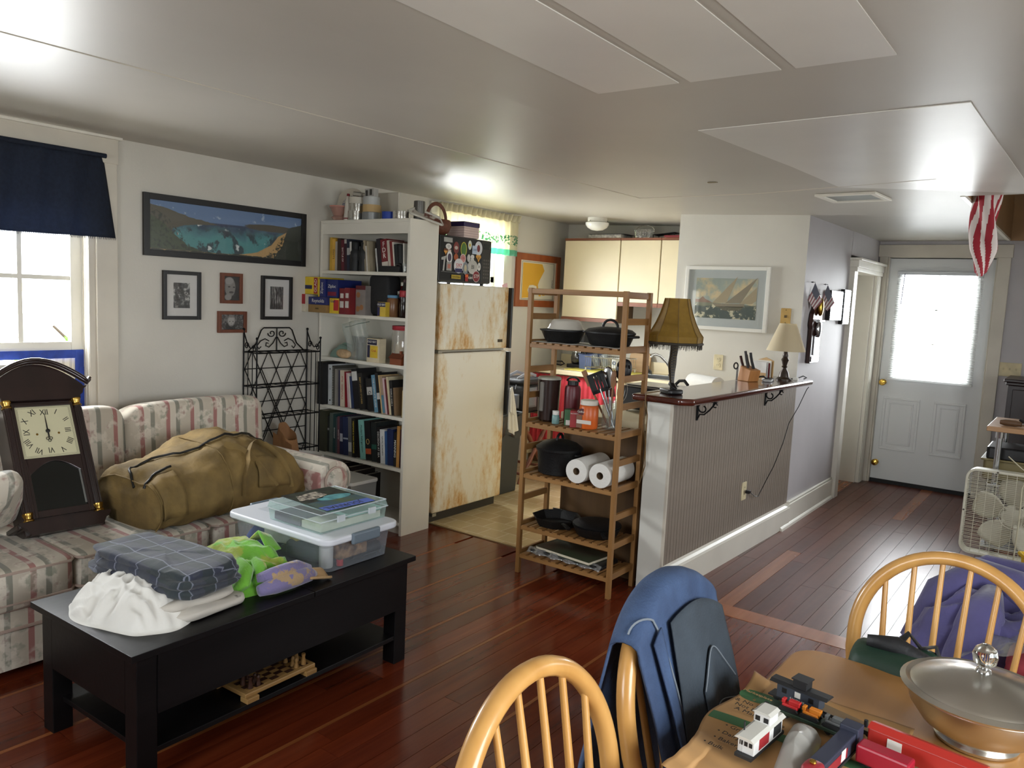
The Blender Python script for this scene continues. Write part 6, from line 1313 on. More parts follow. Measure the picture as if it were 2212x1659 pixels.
gb = jar('glue_bottle', 'white squeeze bottle with dark red cap on top of bookcase', 'bottle', -0.085, 3.53, z, [(0.026, 0), (0.028, 0.005), (0.02, 0.12), (0.012, 0.155), (0, 0.155)], M('glue_white', (206, 200, 188), 0.45), [(0.011, 0.155), (0.009, 0.172), (0, 0.172)], cm((120, 26, 36)), (0.0275, 0.006, 0.014, cm((120, 26, 36))))
def roll_(name, label, x, y, z0, r, h, mat, core=0.6, n=28, group=None):
    t = thing(name, label, 'tape roll', (x, y, z0 + 0.0005), group=group)
    obj('tape', MB().lathe([(r * core, 0), (r, 0), (r, h), (r * core, h), (r * core, 0)], n, caps=False), mat, t, smooth=40)
    obj('core', MB().lathe([(r * core - 0.003, 0.001), (r * core, 0.001), (r * core, h - 0.001), (r * core - 0.003, h - 0.001), (r * core - 0.003, 0.001)], n, caps=False), M('cardboard_core', (160, 130, 92), 0.8), t, smooth=40)
MFOIL = M('foil_tape', (196, 194, 188), 0.2, 0.95, bump=0.2, bscale=30); MDUCT = M('duct_tape', (132, 134, 134), 0.4, 0.4); MDUL = M('light_duct_tape', (176, 178, 176), 0.45, 0.2)
roll_('foil_tape_roll', 'wrinkled silver foil tape roll, bottom of the left stack on bookcase', -0.012, 3.54, z, 0.056, 0.056, MFOIL)
roll_('foil_tape_roll', 'silver foil tape roll in the middle of the left stack on bookcase', -0.008, 3.545, z + 0.057, 0.053, 0.046, MFOIL)
roll_('white_tape_roll', 'white tape roll on top of the left stack on bookcase', -0.010, 3.545, z + 0.104, 0.056, 0.042, M('tape_white', (210, 204, 190), 0.5))
roll_('duct_tape_roll', 'dark grey duct tape roll, bottom of the right stack on bookcase', 0.117, 3.55, z, 0.06, 0.046, MDUCT)
roll_('masking_tape_roll', 'tan masking tape roll between the two duct tape rolls', 0.12, 3.55, z + 0.047, 0.06, 0.046, M('masking_tan', (190, 160, 110), 0.6))
roll_('duct_tape_roll', 'light grey duct tape roll above the masking tape', 0.115, 3.55, z + 0.094, 0.055, 0.05, MDUL)
roll_('blue_tape_roll', 'blue painter tape roll near the right of the bookcase top', 0.285, 3.54, z, 0.043, 0.045, MTAPE)
roll_('metal_tape_roll', 'shiny silver tape roll beside the blue tape roll', 0.385, 3.545, z, 0.052, 0.046, MFOIL)
cp = carton('clear_package', 'clear plastic package with grey hardware on top of the tape', 0.07, 0.155, 3.53, 3.57, z + 0.146, 0.052, (172, 170, 164), cat='package', bands=[((0.1, 0.35), (0.1, 0.8), (62, 60, 56)), ((0.55, 0.8), (0.2, 0.9), (58, 56, 52))])
tg = thing('foil_pack', 'small shiny foil package on the white tape roll', 'package', (0.0, 3.55, z + 0.147)); obj('pack', MB().cbox((0, 0, 0.019), (0.08, 0.05, 0.03), Matrix.Rotation(0.12, 3, 'Y')), MFOIL, tg, bev=0.006)
jar('grey_canister', 'dark grey metal canister at the back right of the bookcase top', 'canister', 0.435, 3.66, z, [(0.036, 0), (0.036, 0.12), (0.034, 0.122), (0, 0.122)], M('canister_grey', (104, 102, 98), 0.35, 0.7))
wh = thing('white_backdrop_board', 'tall pale board standing in for a pale wall patch behind the tape rolls', 'board', (0.06, 3.735, z)); obj('board', MB().box(-0.10, 0.12, -0.006, 0.006, 0.0005, 0.20), M('board_ivory', (206, 199, 184), 0.5), wh, bev=0.01, seg=3)  # added board stands in for the pale patch on the wall
ty = thing('white_tray', 'worn white enamel tray handle leaning at the corner of the bookcase top', 'tray', (0.49, 3.66, z + 0.002), rot=(0, math.radians(16), math.radians(58)))
tf = MB().tube([(-0.11, -0.035, 0.004), (0.10, -0.04, 0.004), (0.115, 0.0, 0.012), (0.09, 0.04, 0.055), (-0.08, 0.04, 0.055), (-0.12, 0.0, 0.02)], 0.008, 8, True); obj('rim', tf, M('enamel_white', (200, 196, 186), 0.35), ty, smooth=60)
obj('panel', MB().add([(-0.11, -0.035, 0.004), (0.10, -0.04, 0.004), (0.09, 0.04, 0.053), (-0.08, 0.04, 0.053), (-0.11, -0.035, 0.0), (0.10, -0.04, 0.0), (0.09, 0.04, 0.049), (-0.08, 0.04, 0.049)], [(0, 1, 2, 3), (7, 6, 5, 4), (0, 4, 5, 1), (1, 5, 6, 2), (2, 6, 7, 3), (3, 7, 4, 0)]), M('enamel_rust', (104, 52, 38), 0.6, rgb2=(196, 190, 180), vscale=14, vthr=(0.44, 0.5)), ty)

# clear tote in front of the bookcase
tt = thing('clear_tote', 'clear tote with white lid on the floor before the bookcase', 'storage bin', (0.10, 3.375, 0)); 
tm = tub(0.20, 0.11, 0.003, 0.33, 0.92); tm.add([(x, y, 0.003) for x, y in ((-0.184, -0.101), (0.184, -0.101), (0.184, 0.101), (-0.184, 0.101))], [(3, 2, 1, 0)]); obj('tub', tm, clear('tote_plastic', (220, 220, 216), 0.35, 0.15, 0.08), tt)
obj('lid', MB().rbox(-0.215, 0.215, -0.122, 0.122, 0.33, 0.352, 0.03), M('tote_lid', (214, 212, 206), 0.45), tt, bev=0.006, seg=3)
cl = thing('folded_clothes', 'grey and tan folded clothes inside the clear tote', 'clothes', (0.10, 3.375, 0.005)); obj('stack', MB().box(-0.16, 0.0, -0.085, 0.085, 0.001, 0.26), M('cloth_tan', (150, 130, 114), 0.85), cl, bev=0.02, seg=3); obj('stack', MB().box(0.01, 0.155, -0.085, 0.085, 0.001, 0.24), M('cloth_slate', (84, 88, 98), 0.85), cl, bev=0.02, seg=3)
# ================================================================ MICROWAVE, BASKET, FRIDGE THINGS
mw = thing('microwave', 'black microwave covered with stickers on top of the refrigerator', 'microwave', (0.28, 4.085, 1.6285))
obj('case', box(-0.2, 0.185, -0.275, 0.275, 0.012, 0.315), MBLKP, mw, bev=0.004)
obj('door', box(0.185, 0.2, -0.272, 0.165, 0.016, 0.311), M('oven_door_black', (24, 24, 26), 0.22), mw, bev=0.003)
obj('control_panel', box(0.185, 0.2, 0.168, 0.272, 0.016, 0.311), M('panel_black', (34, 32, 30), 0.4), mw, bev=0.003)
for a in (-0.16, 0.15):
    for c in (-0.24, 0.24): obj('foot', MB().cyl((a, c, 0), (a, c, 0.013), 0.014, n=10), MBLKP, mw)
kp = MB()
for r in range(6):
    for c in range(3): obj('button', box(0.2, 0.2008, 0.188 + c * 0.024, 0.204 + c * 0.024, 0.05 + r * 0.024, 0.062 + r * 0.024), M('button_grey', (78, 74, 70), 0.5), mw)
obj('display', box(0.2, 0.2008, 0.185, 0.258, 0.25, 0.285), M('display_dark', (20, 24, 22), 0.15), mw)
obj('door_trim', box(0.2, 0.2012, -0.25, 0.15, 0.075, 0.079), M('trim_silver', (120, 120, 116), 0.35, 0.6), mw)
def stk(shape, y, z, w, h, col, txt=None, tc='k', ts=None, inner=None, rot=0.0):
    cy, cz = -0.275 + y * 0.55, z * 0.315
    if shape == 'e': poly = [(w / 2 * math.cos(a), h / 2 * math.sin(a)) for a in [k * PI / 12 for k in range(24)]]
    elif shape == 'r': poly = [(-w / 2, -h / 2), (w / 2, -h / 2), (w / 2, h / 2), (-w / 2, h / 2)]
    elif shape == 't': poly = [(0, -h / 2), (w * 0.2, -h * 0.1), (w / 2, h * 0.2), (w * 0.4, h / 2), (-w * 0.4, h / 2), (-w / 2, h * 0.2), (-w * 0.2, -h * 0.1)]
    elif shape == 'h': poly = [(w / 2 * math.cos(a), h / 2 * math.sin(a)) for a in [k * PI / 12 for k in range(-2, 15)]]
    elif shape == 'k': poly = [(-w * 0.2, -h / 2), (w * 0.1, -h / 2), (w * 0.25, h * 0.2), (w / 2, h * 0.5), (-w / 2, h * 0.35), (-w * 0.5, h * 0.2), (-w * 0.05, h * 0.2)]
    elif shape == 's': poly = [(w / 2 * (1 - 0.12 * (k % 2)) * math.cos(k * PI / 8), h / 2 * (1 - 0.12 * (k % 2)) * math.sin(k * PI / 8)) for k in range(16)]
    poly = [(a * math.cos(rot) - b * math.sin(rot), a * math.sin(rot) + b * math.cos(rot)) for a, b in poly]
    global SK; SK += 0.00012
    o = obj('sticker', MB().prism(poly, (0.2006 + SK, cy, cz), (0, 1, 0), (0, 0, 1), (0.0006, 0, 0)), cm(col), mw)
    if inner: obj('sticker_art', MB().prism([(a * inner[0], b * inner[1] + inner[3] if len(inner) > 3 else b * inner[1]) for a, b in poly], (0.2012 + SK, cy, cz), (0, 1, 0), (0, 0, 1), (0.0004, 0, 0)), cm(inner[2]), o)
    if txt: text('sticker_print', txt, ts or h * 0.5, basis((0.2018 + SK, cy, cz), (0, 1, 0), (0, 0, 1)), TC[tc], o, ext=0.0002)
SK = 0.0
for a in (('r', 0.155, 0.905, 0.085, 0.03, (160, 160, 156)), ('e', 0.165, 0.77, 0.058, 0.038, (206, 204, 200), 'U', 'k', 0.026), ('r', 0.165, 0.685, 0.052, 0.014, (190, 168, 160)), ('e', 0.305, 0.76, 0.056, 0.08, (118, 52, 48), None, 'k', None, (0.6, 0.3, (190, 176, 166))), ('e', 0.445, 0.745, 0.064, 0.098, (196, 184, 60), None, 'k', None, (0.82, 0.88, (70, 108, 50))),
          ('e', 0.56, 0.85, 0.038, 0.062, (206, 212, 196), None, 'k', None, (0.5, 0.35, (196, 166, 70))), ('e', 0.73, 0.80, 0.082, 0.098, (204, 206, 210), None, 'k', None, (0.4, 0.5, (110, 36, 44))), ('r', 0.655, 0.76, 0.05, 0.056, (176, 190, 208), 'CHX', 'b', 0.02), ('t', 0.115, 0.64, 0.045, 0.05, (96, 52, 30), None, 'k', None, (0.8, 0.5, (206, 150, 70))), ('e', 0.185, 0.545, 0.056, 0.086, (214, 214, 212), None, 'k', None, (0.66, 0.6, (70, 58, 78))),
          ('e', 0.305, 0.565, 0.043, 0.046, (160, 78, 36)), ('e', 0.435, 0.55, 0.06, 0.062, (206, 200, 196), '170', 'r', 0.02, (0.84, 0.84, (190, 130, 128))), ('e', 0.545, 0.57, 0.034, 0.052, (190, 190, 186)), ('e', 0.615, 0.605, 0.038, 0.03, (200, 198, 194)), ('e', 0.615, 0.535, 0.038, 0.03, (196, 194, 190)), ('t', 0.735, 0.58, 0.058, 0.05, (206, 150, 66), 'V', 'k', 0.03), ('k', 0.085, 0.42, 0.05, 0.1, (170, 170, 166)), ('r', 0.18, 0.36, 0.052, 0.056, (150, 148, 144), None, 'k', None, (0.55, 0.5, (178, 110, 96))),
          ('e', 0.36, 0.385, 0.1, 0.098, (206, 206, 208), '597', 'r', 0.04), ('r', 0.36, 0.29, 0.075, 0.026, (36, 36, 84)), ('e', 0.625, 0.385, 0.108, 0.096, (184, 182, 176), 'BI', 'k', 0.04), ('s', 0.485, 0.35, 0.062, 0.092, (128, 134, 140), None, 'k', None, (0.45, 0.55, (190, 180, 150))), ('e', 0.75, 0.405, 0.036, 0.056, (206, 206, 202), '22', 'k', 0.02), ('e', 0.70, 0.19, 0.076, 0.078, (206, 200, 198), None, 'k', None, (0.92, 0.92, (122, 22, 34))),
          ('r', 0.315, 0.15, 0.095, 0.026, (164, 140, 40), 'Green Drake', 'k', 0.014), ('r', 0.515, 0.15, 0.032, 0.048, (150, 36, 34), None, 'k', None, (1.0, 0.36, (206, 96, 44), 0.012)), ('r', 0.585, 0.15, 0.034, 0.044, (40, 38, 38), 'K&N', 'w', 0.022)): stk(*a)
text('sticker_print', 'STP', 0.034, basis((0.2062, -0.275 + 0.70 * 0.55, 0.19 * 0.315), (0, 1, 0), (0, 0, 1)), MWP, mw, ext=0.0003)
bs_ = thing('brown_basket', 'round brown basket with arched handle on the microwave', 'basket', (0.365, 3.90, 1.945))
MWK = M('wicker_brown', (104, 58, 38), 0.6, var=0.12, vscale=30, bump=0.4, bscale=90)
obj('bowl', MB().lathe([(0.055, 0), (0.085, 0.02), (0.1, 0.06), (0.096, 0.095), (0.09, 0.1), (0.093, 0.095), (0.094, 0.06), (0.08, 0.024), (0, 0.006)], 26), MWK, bs_, smooth=50)
obj('handle', MB().tube([(0.0, 0.094 * math.cos(a), 0.10 + 0.105 * math.sin(a)) for a in [k * PI / 14 for k in range(15)]], 0.009, 8, sq=(1.5, 0.7)), MWK, bs_, smooth=60)
ct_ = carton('food_container', 'clear food container with dark purple lid on the microwave', 0.31, 0.465, 4.07, 4.23, 1.945, 0.075, (206, 186, 180), cat='container')
obj('lid', box(-0.082, 0.082, -0.085, 0.085, 0.0755, 0.108), M('purple_lid', (44, 30, 78), 0.4), ct_, bev=0.006)
for k in range(4): obj('rib', box(-0.0795, 0.0795, -0.0815, 0.0815, 0.012 + k * 0.016, 0.018 + k * 0.016), M('container_rib', (190, 166, 160), 0.4), ct_)
nt_ = thing('pink_note', 'pink paper note on the kitchen window frame', 'note', (XL + 0.024, 5.585, 1.62)); obj('sheet', MB().box(0, 0.0006, -0.035, 0.045, -0.06, 0.055, Matrix.Rotation(0.25, 4, 'X')), M('note_pink', (214, 176, 182), 0.7), nt_)
# kitchen valance
kc = thing('kitchen_valance', 'white ruffled valance with green leaf border on the kitchen window', 'curtain', (XL + 0.05, 5.17, 2.25))
MKC = M('valance_cotton', (226, 220, 196), 0.8); nt, b = nodes(MKC); vec, ox, oy, oz = objxyz(nt)
leaf = math_(nt, 'MULTIPLY', math_(nt, 'GREATER_THAN', noise_(nt, vec, 55, 3), 0.52), math_(nt, 'MULTIPLY', math_(nt, 'LESS_THAN', oz, -0.15), math_(nt, 'GREATER_THAN', oz, -0.235)))
c_ = mixnode(nt, leaf, lin((228, 222, 198)), lin((96, 150, 118))); c_ = mixnode(nt, math_(nt, 'LESS_THAN', oz, -0.275), c_, lin((122, 196, 166))); nt.links.new(c_, b.inputs['Base Color'])
out = nt.nodes['Material Output']; tl = nt.nodes.new('ShaderNodeBsdfTranslucent'); nt.links.new(c_, tl.inputs[0]); mx_ = nt.nodes.new('ShaderNodeMixShader'); mx_.inputs[0].default_value = 0.45
nt.links.new(b.outputs[0], mx_.inputs[1]); nt.links.new(tl.outputs[0], mx_.inputs[2]); nt.links.new(mx_.outputs[0], out.inputs[0])
obj('fabric', MB().shell(lambda u, v: Vector((0.014 * math.sin(u * 75) * (0.4 + 0.8 * v) + 0.012, -0.53 + 1.06 * u, 0.018 - 0.345 * v)), 160, 14, 0.0015), MKC, kc, smooth=179)
obj('heading_ruffle', MB().shell(lambda u, v: Vector((0.024 * math.sin(u * 110 + 1) * (0.3 + v) + 0.02, -0.54 + 1.08 * u, -0.035 + 0.06 * v + 0.004 * math.sin(u * 60))), 200, 6, 0.0015), MKC, kc, smooth=179)
# towel on the fridge handle
tw = thing('dish_towel', 'white dish towel hanging from the refrigerator door handle', 'towel', (0.50, 4.62, 0.84))
def twf(u, v):
    w = 0.02 + 0.10 * v ** 0.7; y = (u - 0.5) * w * 1.3 + 0.02 * v; z = 0.05 - 0.36 * v * (1 - 0.25 * abs(u - 0.65)); return Vector((0.012 * math.sin(u * 14) * (0.3 + v) + 0.015 + 0.03 * v * (1 - u), y, z))
obj('cloth', MB().shell(twf, 26, 22, 0.003), MWC, tw, smooth=179)
obj('cloth_fold', MB().shell(lambda u, v: twf(u * 0.8, v * 0.6) + Vector((0.02, -0.012, 0.01)), 18, 14, 0.003), MWC, tw, smooth=179)
# trash can
tr = thing('trash_can', 'tall dark grey trash can with black liner beside the refrigerator', 'trash can', (0.185, 4.90, 0.003))
MTR = M('can_charcoal', (46, 50, 52), 0.5)
c = MB(); c.add([(x * q, y * q, z_) for z_, q in ((0, 0.85), (0.62, 1.0)) for x, y in ((-0.15, -0.14), (0.15, -0.14), (0.15, 0.14), (-0.15, 0.14))], [(3, 2, 1, 0), (0, 1, 5, 4), (1, 2, 6, 5), (2, 3, 7, 6), (3, 0, 4, 7)]); obj('bin', c, MTR, tr, bev=0.01)
def linf(u, v):
    a = 2 * PI * u; q = 1.03 + 0.05 * math.sin(9 * a + v * 3) * v; return Vector((0.15 * q * max(-1, min(1, 1.35 * math.cos(a))), 0.14 * q * max(-1, min(1, 1.35 * math.sin(a))), 0.635 - 0.17 * v - 0.02 * math.sin(5 * a)))
obj('liner', MB().grid(linf, 60, 7, True), M('liner_black', (14, 14, 15), 0.25, bump=0.5, bscale=25), tr, smooth=179); obj('rim', MB().tube([(0.155 * a, 0.145 * b, 0.636) for a, b in ((-1, -1), (1, -1), (1, 1), (-1, 1))], 0.012, 8, True), MTR, tr)
# folding stand with a black cooler bag
st_ = thing('luggage_stand', 'folding turned wood stand holding a black bag in the kitchen', 'stand', (0.0, 5.45, 0.003))
MTW = wood('turned_walnut', (140, 78, 52), (104, 54, 36), 0.35, 2, 20, coat=0.3)
def turned(p0, p1): p0, p1 = Vector(p0), Vector(p1); return MB().tube([p0.lerp(p1, k / 12) for k in range(13)], 0.016, 10, rad=[0.012, 0.02, 0.014, 0.018, 0.022, 0.016, 0.024, 0.016, 0.022, 0.018, 0.014, 0.02, 0.012])
for x_ in (-0.2, 0.2):
    obj('leg', turned((x_, -0.24, 0), (x_, 0.22, 0.55)), MTW, st_, smooth=60); obj('leg', turned((x_ * 0.88, 0.24, 0), (x_ * 0.88, -0.22, 0.55)), MTW, st_, smooth=60)
for y_ in (-0.22, 0.22): obj('top_rail', MB().cyl((-0.24, y_, 0.56), (0.24, y_, 0.56), 0.022, n=12), MTW, st_, smooth=60)
for y_ in (-0.2, 0.2): obj('low_rail', MB().cyl((-0.2, y_, 0.08), (0.2, y_, 0.08), 0.012, n=10), MTW, st_, smooth=60)
for x_ in (-0.12, 0.0, 0.12): obj('webbing_strap', box(x_ - 0.025, x_ + 0.025, -0.235, 0.235, 0.582, 0.586), M('strap_dark', (34, 30, 28), 0.8), st_)
cb_ = thing('cooler_bag', 'black and grey cooler backpack sitting on the wooden stand', 'bag', (0.02, 5.45, 0.590))
MBB = M('nylon_black', (24, 25, 28), 0.6, bump=0.3, bscale=40); MGB = M('nylon_grey', (112, 116, 124), 0.5)
obj('body', MB().sell((0, 0, 0.125), (0.30, 0.34, 0.25), 0.3, 32, 16, crumple(0.02, 8, 3)), MBB, cb_, smooth=179); obj('lid', MB().sell((0, 0, 0.26), (0.31, 0.36, 0.06), 0.4, 28, 10), MBB, cb_, smooth=179)
obj('side_panel', MB().shell(lambda u, v: Vector((0.155 + 0.008 * math.sin(PI * u), -0.12 + 0.12 * u, 0.05 + 0.17 * v)), 8, 8, 0.004), MGB, cb_, smooth=179); obj('front_pocket', MB().shell(lambda u, v: Vector((-0.1 + 0.2 * u, -0.172 - 0.02 * math.sin(PI * u), 0.04 + 0.12 * v)), 10, 8, 0.006), MGB, cb_, smooth=179)
for x_ in (-0.06, 0.06): obj('lid_strap', MB().tube([(x_, -0.17, 0.2), (x_, -0.15, 0.29), (x_, 0.0, 0.33), (x_, 0.12, 0.30)], 0.014, 6, sq=(1, 0.2)), M('strap_pale', (170, 174, 184), 0.5), cb_, smooth=60)
# ================================================================ KITCHEN WALLS AND COUNTER THINGS
mpic = picture('framed_map', 'orange wood framed yellow nautical map on the kitchen wall', (XL + 0.001, 6.115, 1.722), 0.72, 0.49, 0.062, wood('orange_wood_frame', (164, 88, 46), (140, 70, 36), 0.4, 2, 16), M('map_sea', (222, 216, 196), 0.5), glass=False)
MLAND = M('map_land', (226, 172, 52), 0.5)
land = [(-0.25, 0.16), (0.06, 0.16), (0.10, 0.10), (0.06, 0.05), (0.02, 0.0), (0.0, -0.04), (0.015, -0.09), (-0.01, -0.09), (-0.02, -0.05), (-0.08, -0.04), (-0.14, -0.045), (-0.165, -0.09), (-0.14, -0.13), (-0.10, -0.12), (-0.09, -0.155), (-0.25, -0.165)]
obj('map_land', MB().prism(land, (0.0097, 0, 0), (0, 1, 0), (0, 0, 1), (0.0006, 0, 0)), MLAND, mpic)
for (a, b_, w_, h_) in ((0.05, -0.11, 0.05, 0.014), (0.10, -0.125, 0.03, 0.012), (0.04, -0.135, 0.02, 0.01)): obj('map_island', MB().prism([(a + w_ * math.cos(k), b_ + h_ * math.sin(k)) for k in [i * 0.7 for i in range(9)]], (0.0097, 0, 0), (0, 1, 0), (0, 0, 1), (0.0006, 0, 0)), MLAND, mpic)
mb_ = MB()
for (a0, b0, a1, b1) in ((-0.262, -0.172, 0.262, -0.172), (-0.262, 0.172, 0.262, 0.172), (-0.262, -0.172, -0.262, 0.172), (0.262, -0.172, 0.262, 0.172)): mb_.tube([(0.0098, a0, b0), (0.0098, a1, b1)], 0.0018, 4)
obj('map_border', mb_, MINK, mpic)
text('map_title', 'ATLANTIC', 0.016, basis((0.0103, 0.24, -0.02), (0, 0, 1), (0, -1, 0)), MINK, mpic)
sp = Pic('sailing_print', 0.47, 0.335, (150, 160, 150)); sp.put(sp.thr(sp.noise(9, 4), 0.46, 0.62), (202, 184, 142)).put(sp.below([(0, 0.42), (1, 0.36)], soft=0.01), (120, 122, 100)).put(sp.below([(0, 0.34), (0.5, 0.32), (1, 0.36)], 0.2, 12, 0.05), (62, 76, 70)).put(math_(sp.nt, 'MULTIPLY', sp.thr(sp.noise(26, 5), 0.54, 0.60), sp.below([(0, 0.40), (1, 0.36)])), (196, 190, 160)).put(math_(sp.nt, 'MULTIPLY', sp.below([(0, 0.47), (0.06, 0.46), (0.12, 0.54), (0.16, 0.48), (0.28, 0.41), (1, 0.0)], 0.04, 40), sp.below([(0, 0.40), (1, 0.40)], 0, 5, 0.01, True)), (134, 106, 88))
sg = picture('sailing_picture', 'white framed print of racing sailboats above the bar', (1.71, YS - 0.001, 1.622), 0.65, 0.475, 0.026, M('white_frame', (222, 220, 212), 0.4), sp.done(), -R90, 0.062, M('mat_blue_grey', (176, 182, 180), 0.7))
MSAIL = M('sail_tan', (160, 146, 116), 0.6); MSAIL2 = M('sail_dark', (132, 122, 100), 0.6); MHULL = M('hull_olive', (92, 88, 66), 0.6)
for (poly, m_) in (([(-0.10, -0.035), (0.085, 0.165), (0.01, -0.03)], MSAIL), ([(0.0, -0.035), (0.235, 0.16), (0.12, -0.03)], MSAIL2), ([(0.11, -0.035), (0.235, 0.09), (0.235, -0.01), (0.2, -0.035)], MSAIL), ([(-0.06, -0.06), (0.14, -0.055), (0.12, -0.085), (0.0, -0.09)], MHULL), ([(-0.10, -0.04), (0.15, -0.035), (0.14, -0.06), (-0.07, -0.062)], MSAIL2)): obj('painted_shape', MB().prism(poly, (0.0096, 0, 0), (0, 1, 0), (0, 0, 1), (0.0005, 0, 0)), m_, sg)
cl_ = thing('ceiling_lamp', 'white glass dome lamp on the kitchen ceiling', 'ceiling lamp', (0.37, 5.97, ceil_z(0.37) + 0.001))
obj('canopy', MB().lathe([(0.085, 0), (0.085, -0.035), (0.08, -0.04), (0.078, -0.04)], 28), M('canopy_white', (216, 212, 202), 0.4), cl_, smooth=40); obj('glass_dome', MB().lathe([(0.085, -0.038), (0.102, -0.044), (0.102, -0.06), (0.085, -0.085), (0.05, -0.105), (0, -0.112)], 32), M('opal_glass', (226, 224, 218), 0.15), cl_, smooth=50)
for a in (0.3, 2.4, 4.5): obj('thumb_screw', MB().cyl((0.08 * math.cos(a), 0.08 * math.sin(a), -0.03), (0.094 * math.cos(a), 0.094 * math.sin(a), -0.03), 0.004, n=8), MSTEEL, cl_)
wbk = thing('wire_basket', 'silver wire basket with handle on top of the wall cabinets', 'basket', (0.63, 6.36, 2.136))
w = MB()
for k in range(7): w.tube([(0.095 * math.cos(a) * (0.8 + 0.03 * k), 0.07 * math.sin(a) * (0.8 + 0.03 * k), 0.005 + k * 0.011) for a in [i * PI / 12 for i in range(24)]], 0.0018, 4, True)
for k in range(24): a = k * PI / 12; w.tube([(0.076 * math.cos(a), 0.056 * math.sin(a), 0.004), (0.093 * math.cos(a), 0.069 * math.sin(a), 0.071)], 0.0014, 4)
o_ = obj('mesh_bowl', w, MCHR, wbk); o_['kind'] = 'stuff'; obj('handle', MB().tube([(0.09 * math.cos(a), 0.01, 0.07 + 0.045 * math.sin(a)) for a in [k * PI / 10 for k in range(11)]], 0.003, 6), MCHR, wbk, smooth=60)
nw = thing('newspaper_stack', 'flat stack of papers on top of the wall cabinet near the lamp', 'papers', (0.28, 6.36, 2.136)); obj('stack', box(-0.17, 0.17, -0.10, 0.12, 0.0, 0.03), M('newsprint', (150, 146, 138), 0.8, var=0.2, vscale=40), nw, bev=0.004); obj('cover', MB().box(-0.16, 0.2, -0.11, 0.10, 0.031, 0.034), M('news_dark', (60, 58, 56), 0.7), nw)
rp = thing('red_placemat', 'folded dark red cloth on top of the right wall cabinet', 'cloth', (1.0, 6.36, 2.136)); obj('cloth', MB().box(-0.13, 0.13, -0.10, 0.12, 0, 0.018), M('cloth_crimson', (122, 44, 48), 0.85), rp, bev=0.007)
pt_ = thing('wire_rack', 'dark wire rack lying behind the wire basket on the cabinets', 'rack', (0.82, 6.42, 2.136))
for k in range(6): obj('rod', MB().cyl((-0.1, -0.06 + k * 0.022, 0.03), (0.1, -0.06 + k * 0.022, 0.05), 0.003, n=6), MIRON, pt_)
for x_, z_ in ((-0.1, 0.03), (0.1, 0.05)): obj('end_bar', MB().tube([(x_, -0.06, 0.002), (x_, -0.06, z_), (x_, 0.05, z_), (x_, 0.05, 0.002)], 0.0035, 6), MIRON, pt_)
ck_ = thing('coffee_maker', 'black coffee maker with glass carafe on the kitchen counter', 'coffee maker', (0.0, 6.42, 0.917))
obj('base', MB().rbox(-0.09, 0.09, -0.12, 0.10, 0, 0.035, 0.03), MBLKP, ck_, bev=0.004); obj('tower', MB().rbox(-0.09, 0.09, 0.03, 0.10, 0.035, 0.33, 0.03), MBLKP, ck_, bev=0.004); obj('brew_head', MB().rbox(-0.09, 0.09, -0.11, 0.10, 0.225, 0.33, 0.03), MBLKP, ck_, bev=0.004)
cf = obj('carafe', MB().lathe([(0.05, 0.037), (0.066, 0.05), (0.07, 0.1), (0.055, 0.16), (0.045, 0.175), (0.05, 0.19)], 24, (0, -0.04, 0)), clear('carafe_glass', (60, 62, 64), 0.35, 0.04, 0.2), ck_, smooth=60); obj('carafe_band', MB().lathe([(0.058, 0.15), (0.06, 0.15), (0.055, 0.168), (0.053, 0.168)], 24, (0, -0.04, 0), caps=False), MCHR, cf, smooth=60); obj('carafe_handle', MB().tube([(0.06, -0.07, 0.16), (0.11, -0.09, 0.15), (0.11, -0.09, 0.07), (0.07, -0.07, 0.06)], 0.009, 8), MBLKP, cf, smooth=60)
sc = thing('black_ladle_rest', 'black handled scoop lying on the left end of the counter', 'scoop', (-0.20, 6.33, 0.917)); obj('loop', MB().tube([(-0.05, 0, 0.02), (-0.02, 0, 0.045), (0.05, 0, 0.05), (0.08, 0, 0.03), (0.04, 0, 0.012)], 0.007, 6, True), MBLKP, sc, smooth=60)
ym = thing('yellow_mat', 'yellow drying mat under the dish rack', 'mat', (0.36, 6.27, 0.917)); obj('sheet', MB().rbox(-0.33, 0.33, -0.19, 0.2, 0, 0.006, 0.02), M('mat_yellow', (222, 208, 96), 0.6), ym, bev=0.002)
dr = thing('dish_rack', 'chrome wire dish drying rack on the yellow mat', 'dish rack', (0.40, 6.30, 0.923)); w = MB()
for z_ in (0.03, 0.125): dr_ = obj('rail', MB().tube([(-0.2, -0.13, z_), (0.2, -0.13, z_), (0.2, 0.13, z_), (-0.2, 0.13, z_)], 0.0035, 6, True), MCHR, dr)
for k in range(19):
    x_ = -0.19 + k * 0.0211; w.tube([(x_, -0.13, 0.125), (x_, -0.13, 0.03), (x_, 0.13, 0.03), (x_, 0.13, 0.125)], 0.0017, 4)
o_ = obj('wires', w, MCHR, dr); o_['kind'] = 'stuff'
for a in (-1, 1):
    for c in (-1, 1): obj('foot', MB().cyl((a * 0.19, c * 0.12, 0), (a * 0.19, c * 0.12, 0.03), 0.007, n=8), MWHT, dr)
bb2 = thing('blue_caddy', 'slate blue plastic caddy beside the dish rack', 'caddy', (0.155, 6.34, 0.923)); bm_ = tub(0.07, 0.09, 0.0, 0.135, 0.9); bm_.add([(-0.063, -0.081, 0.001), (0.063, -0.081, 0.001), (0.063, 0.081, 0.001), (-0.063, 0.081, 0.001)], [(3, 2, 1, 0)]); obj('tub', bm_, M('caddy_blue', (92, 106, 146), 0.45), bb2); obj('rim', MB().tube([(-0.072, -0.092, 0.135), (0.072, -0.092, 0.135), (0.072, 0.092, 0.135), (-0.072, 0.092, 0.135)], 0.005, 6, True), M('caddy_blue', (92, 106, 146)), bb2)
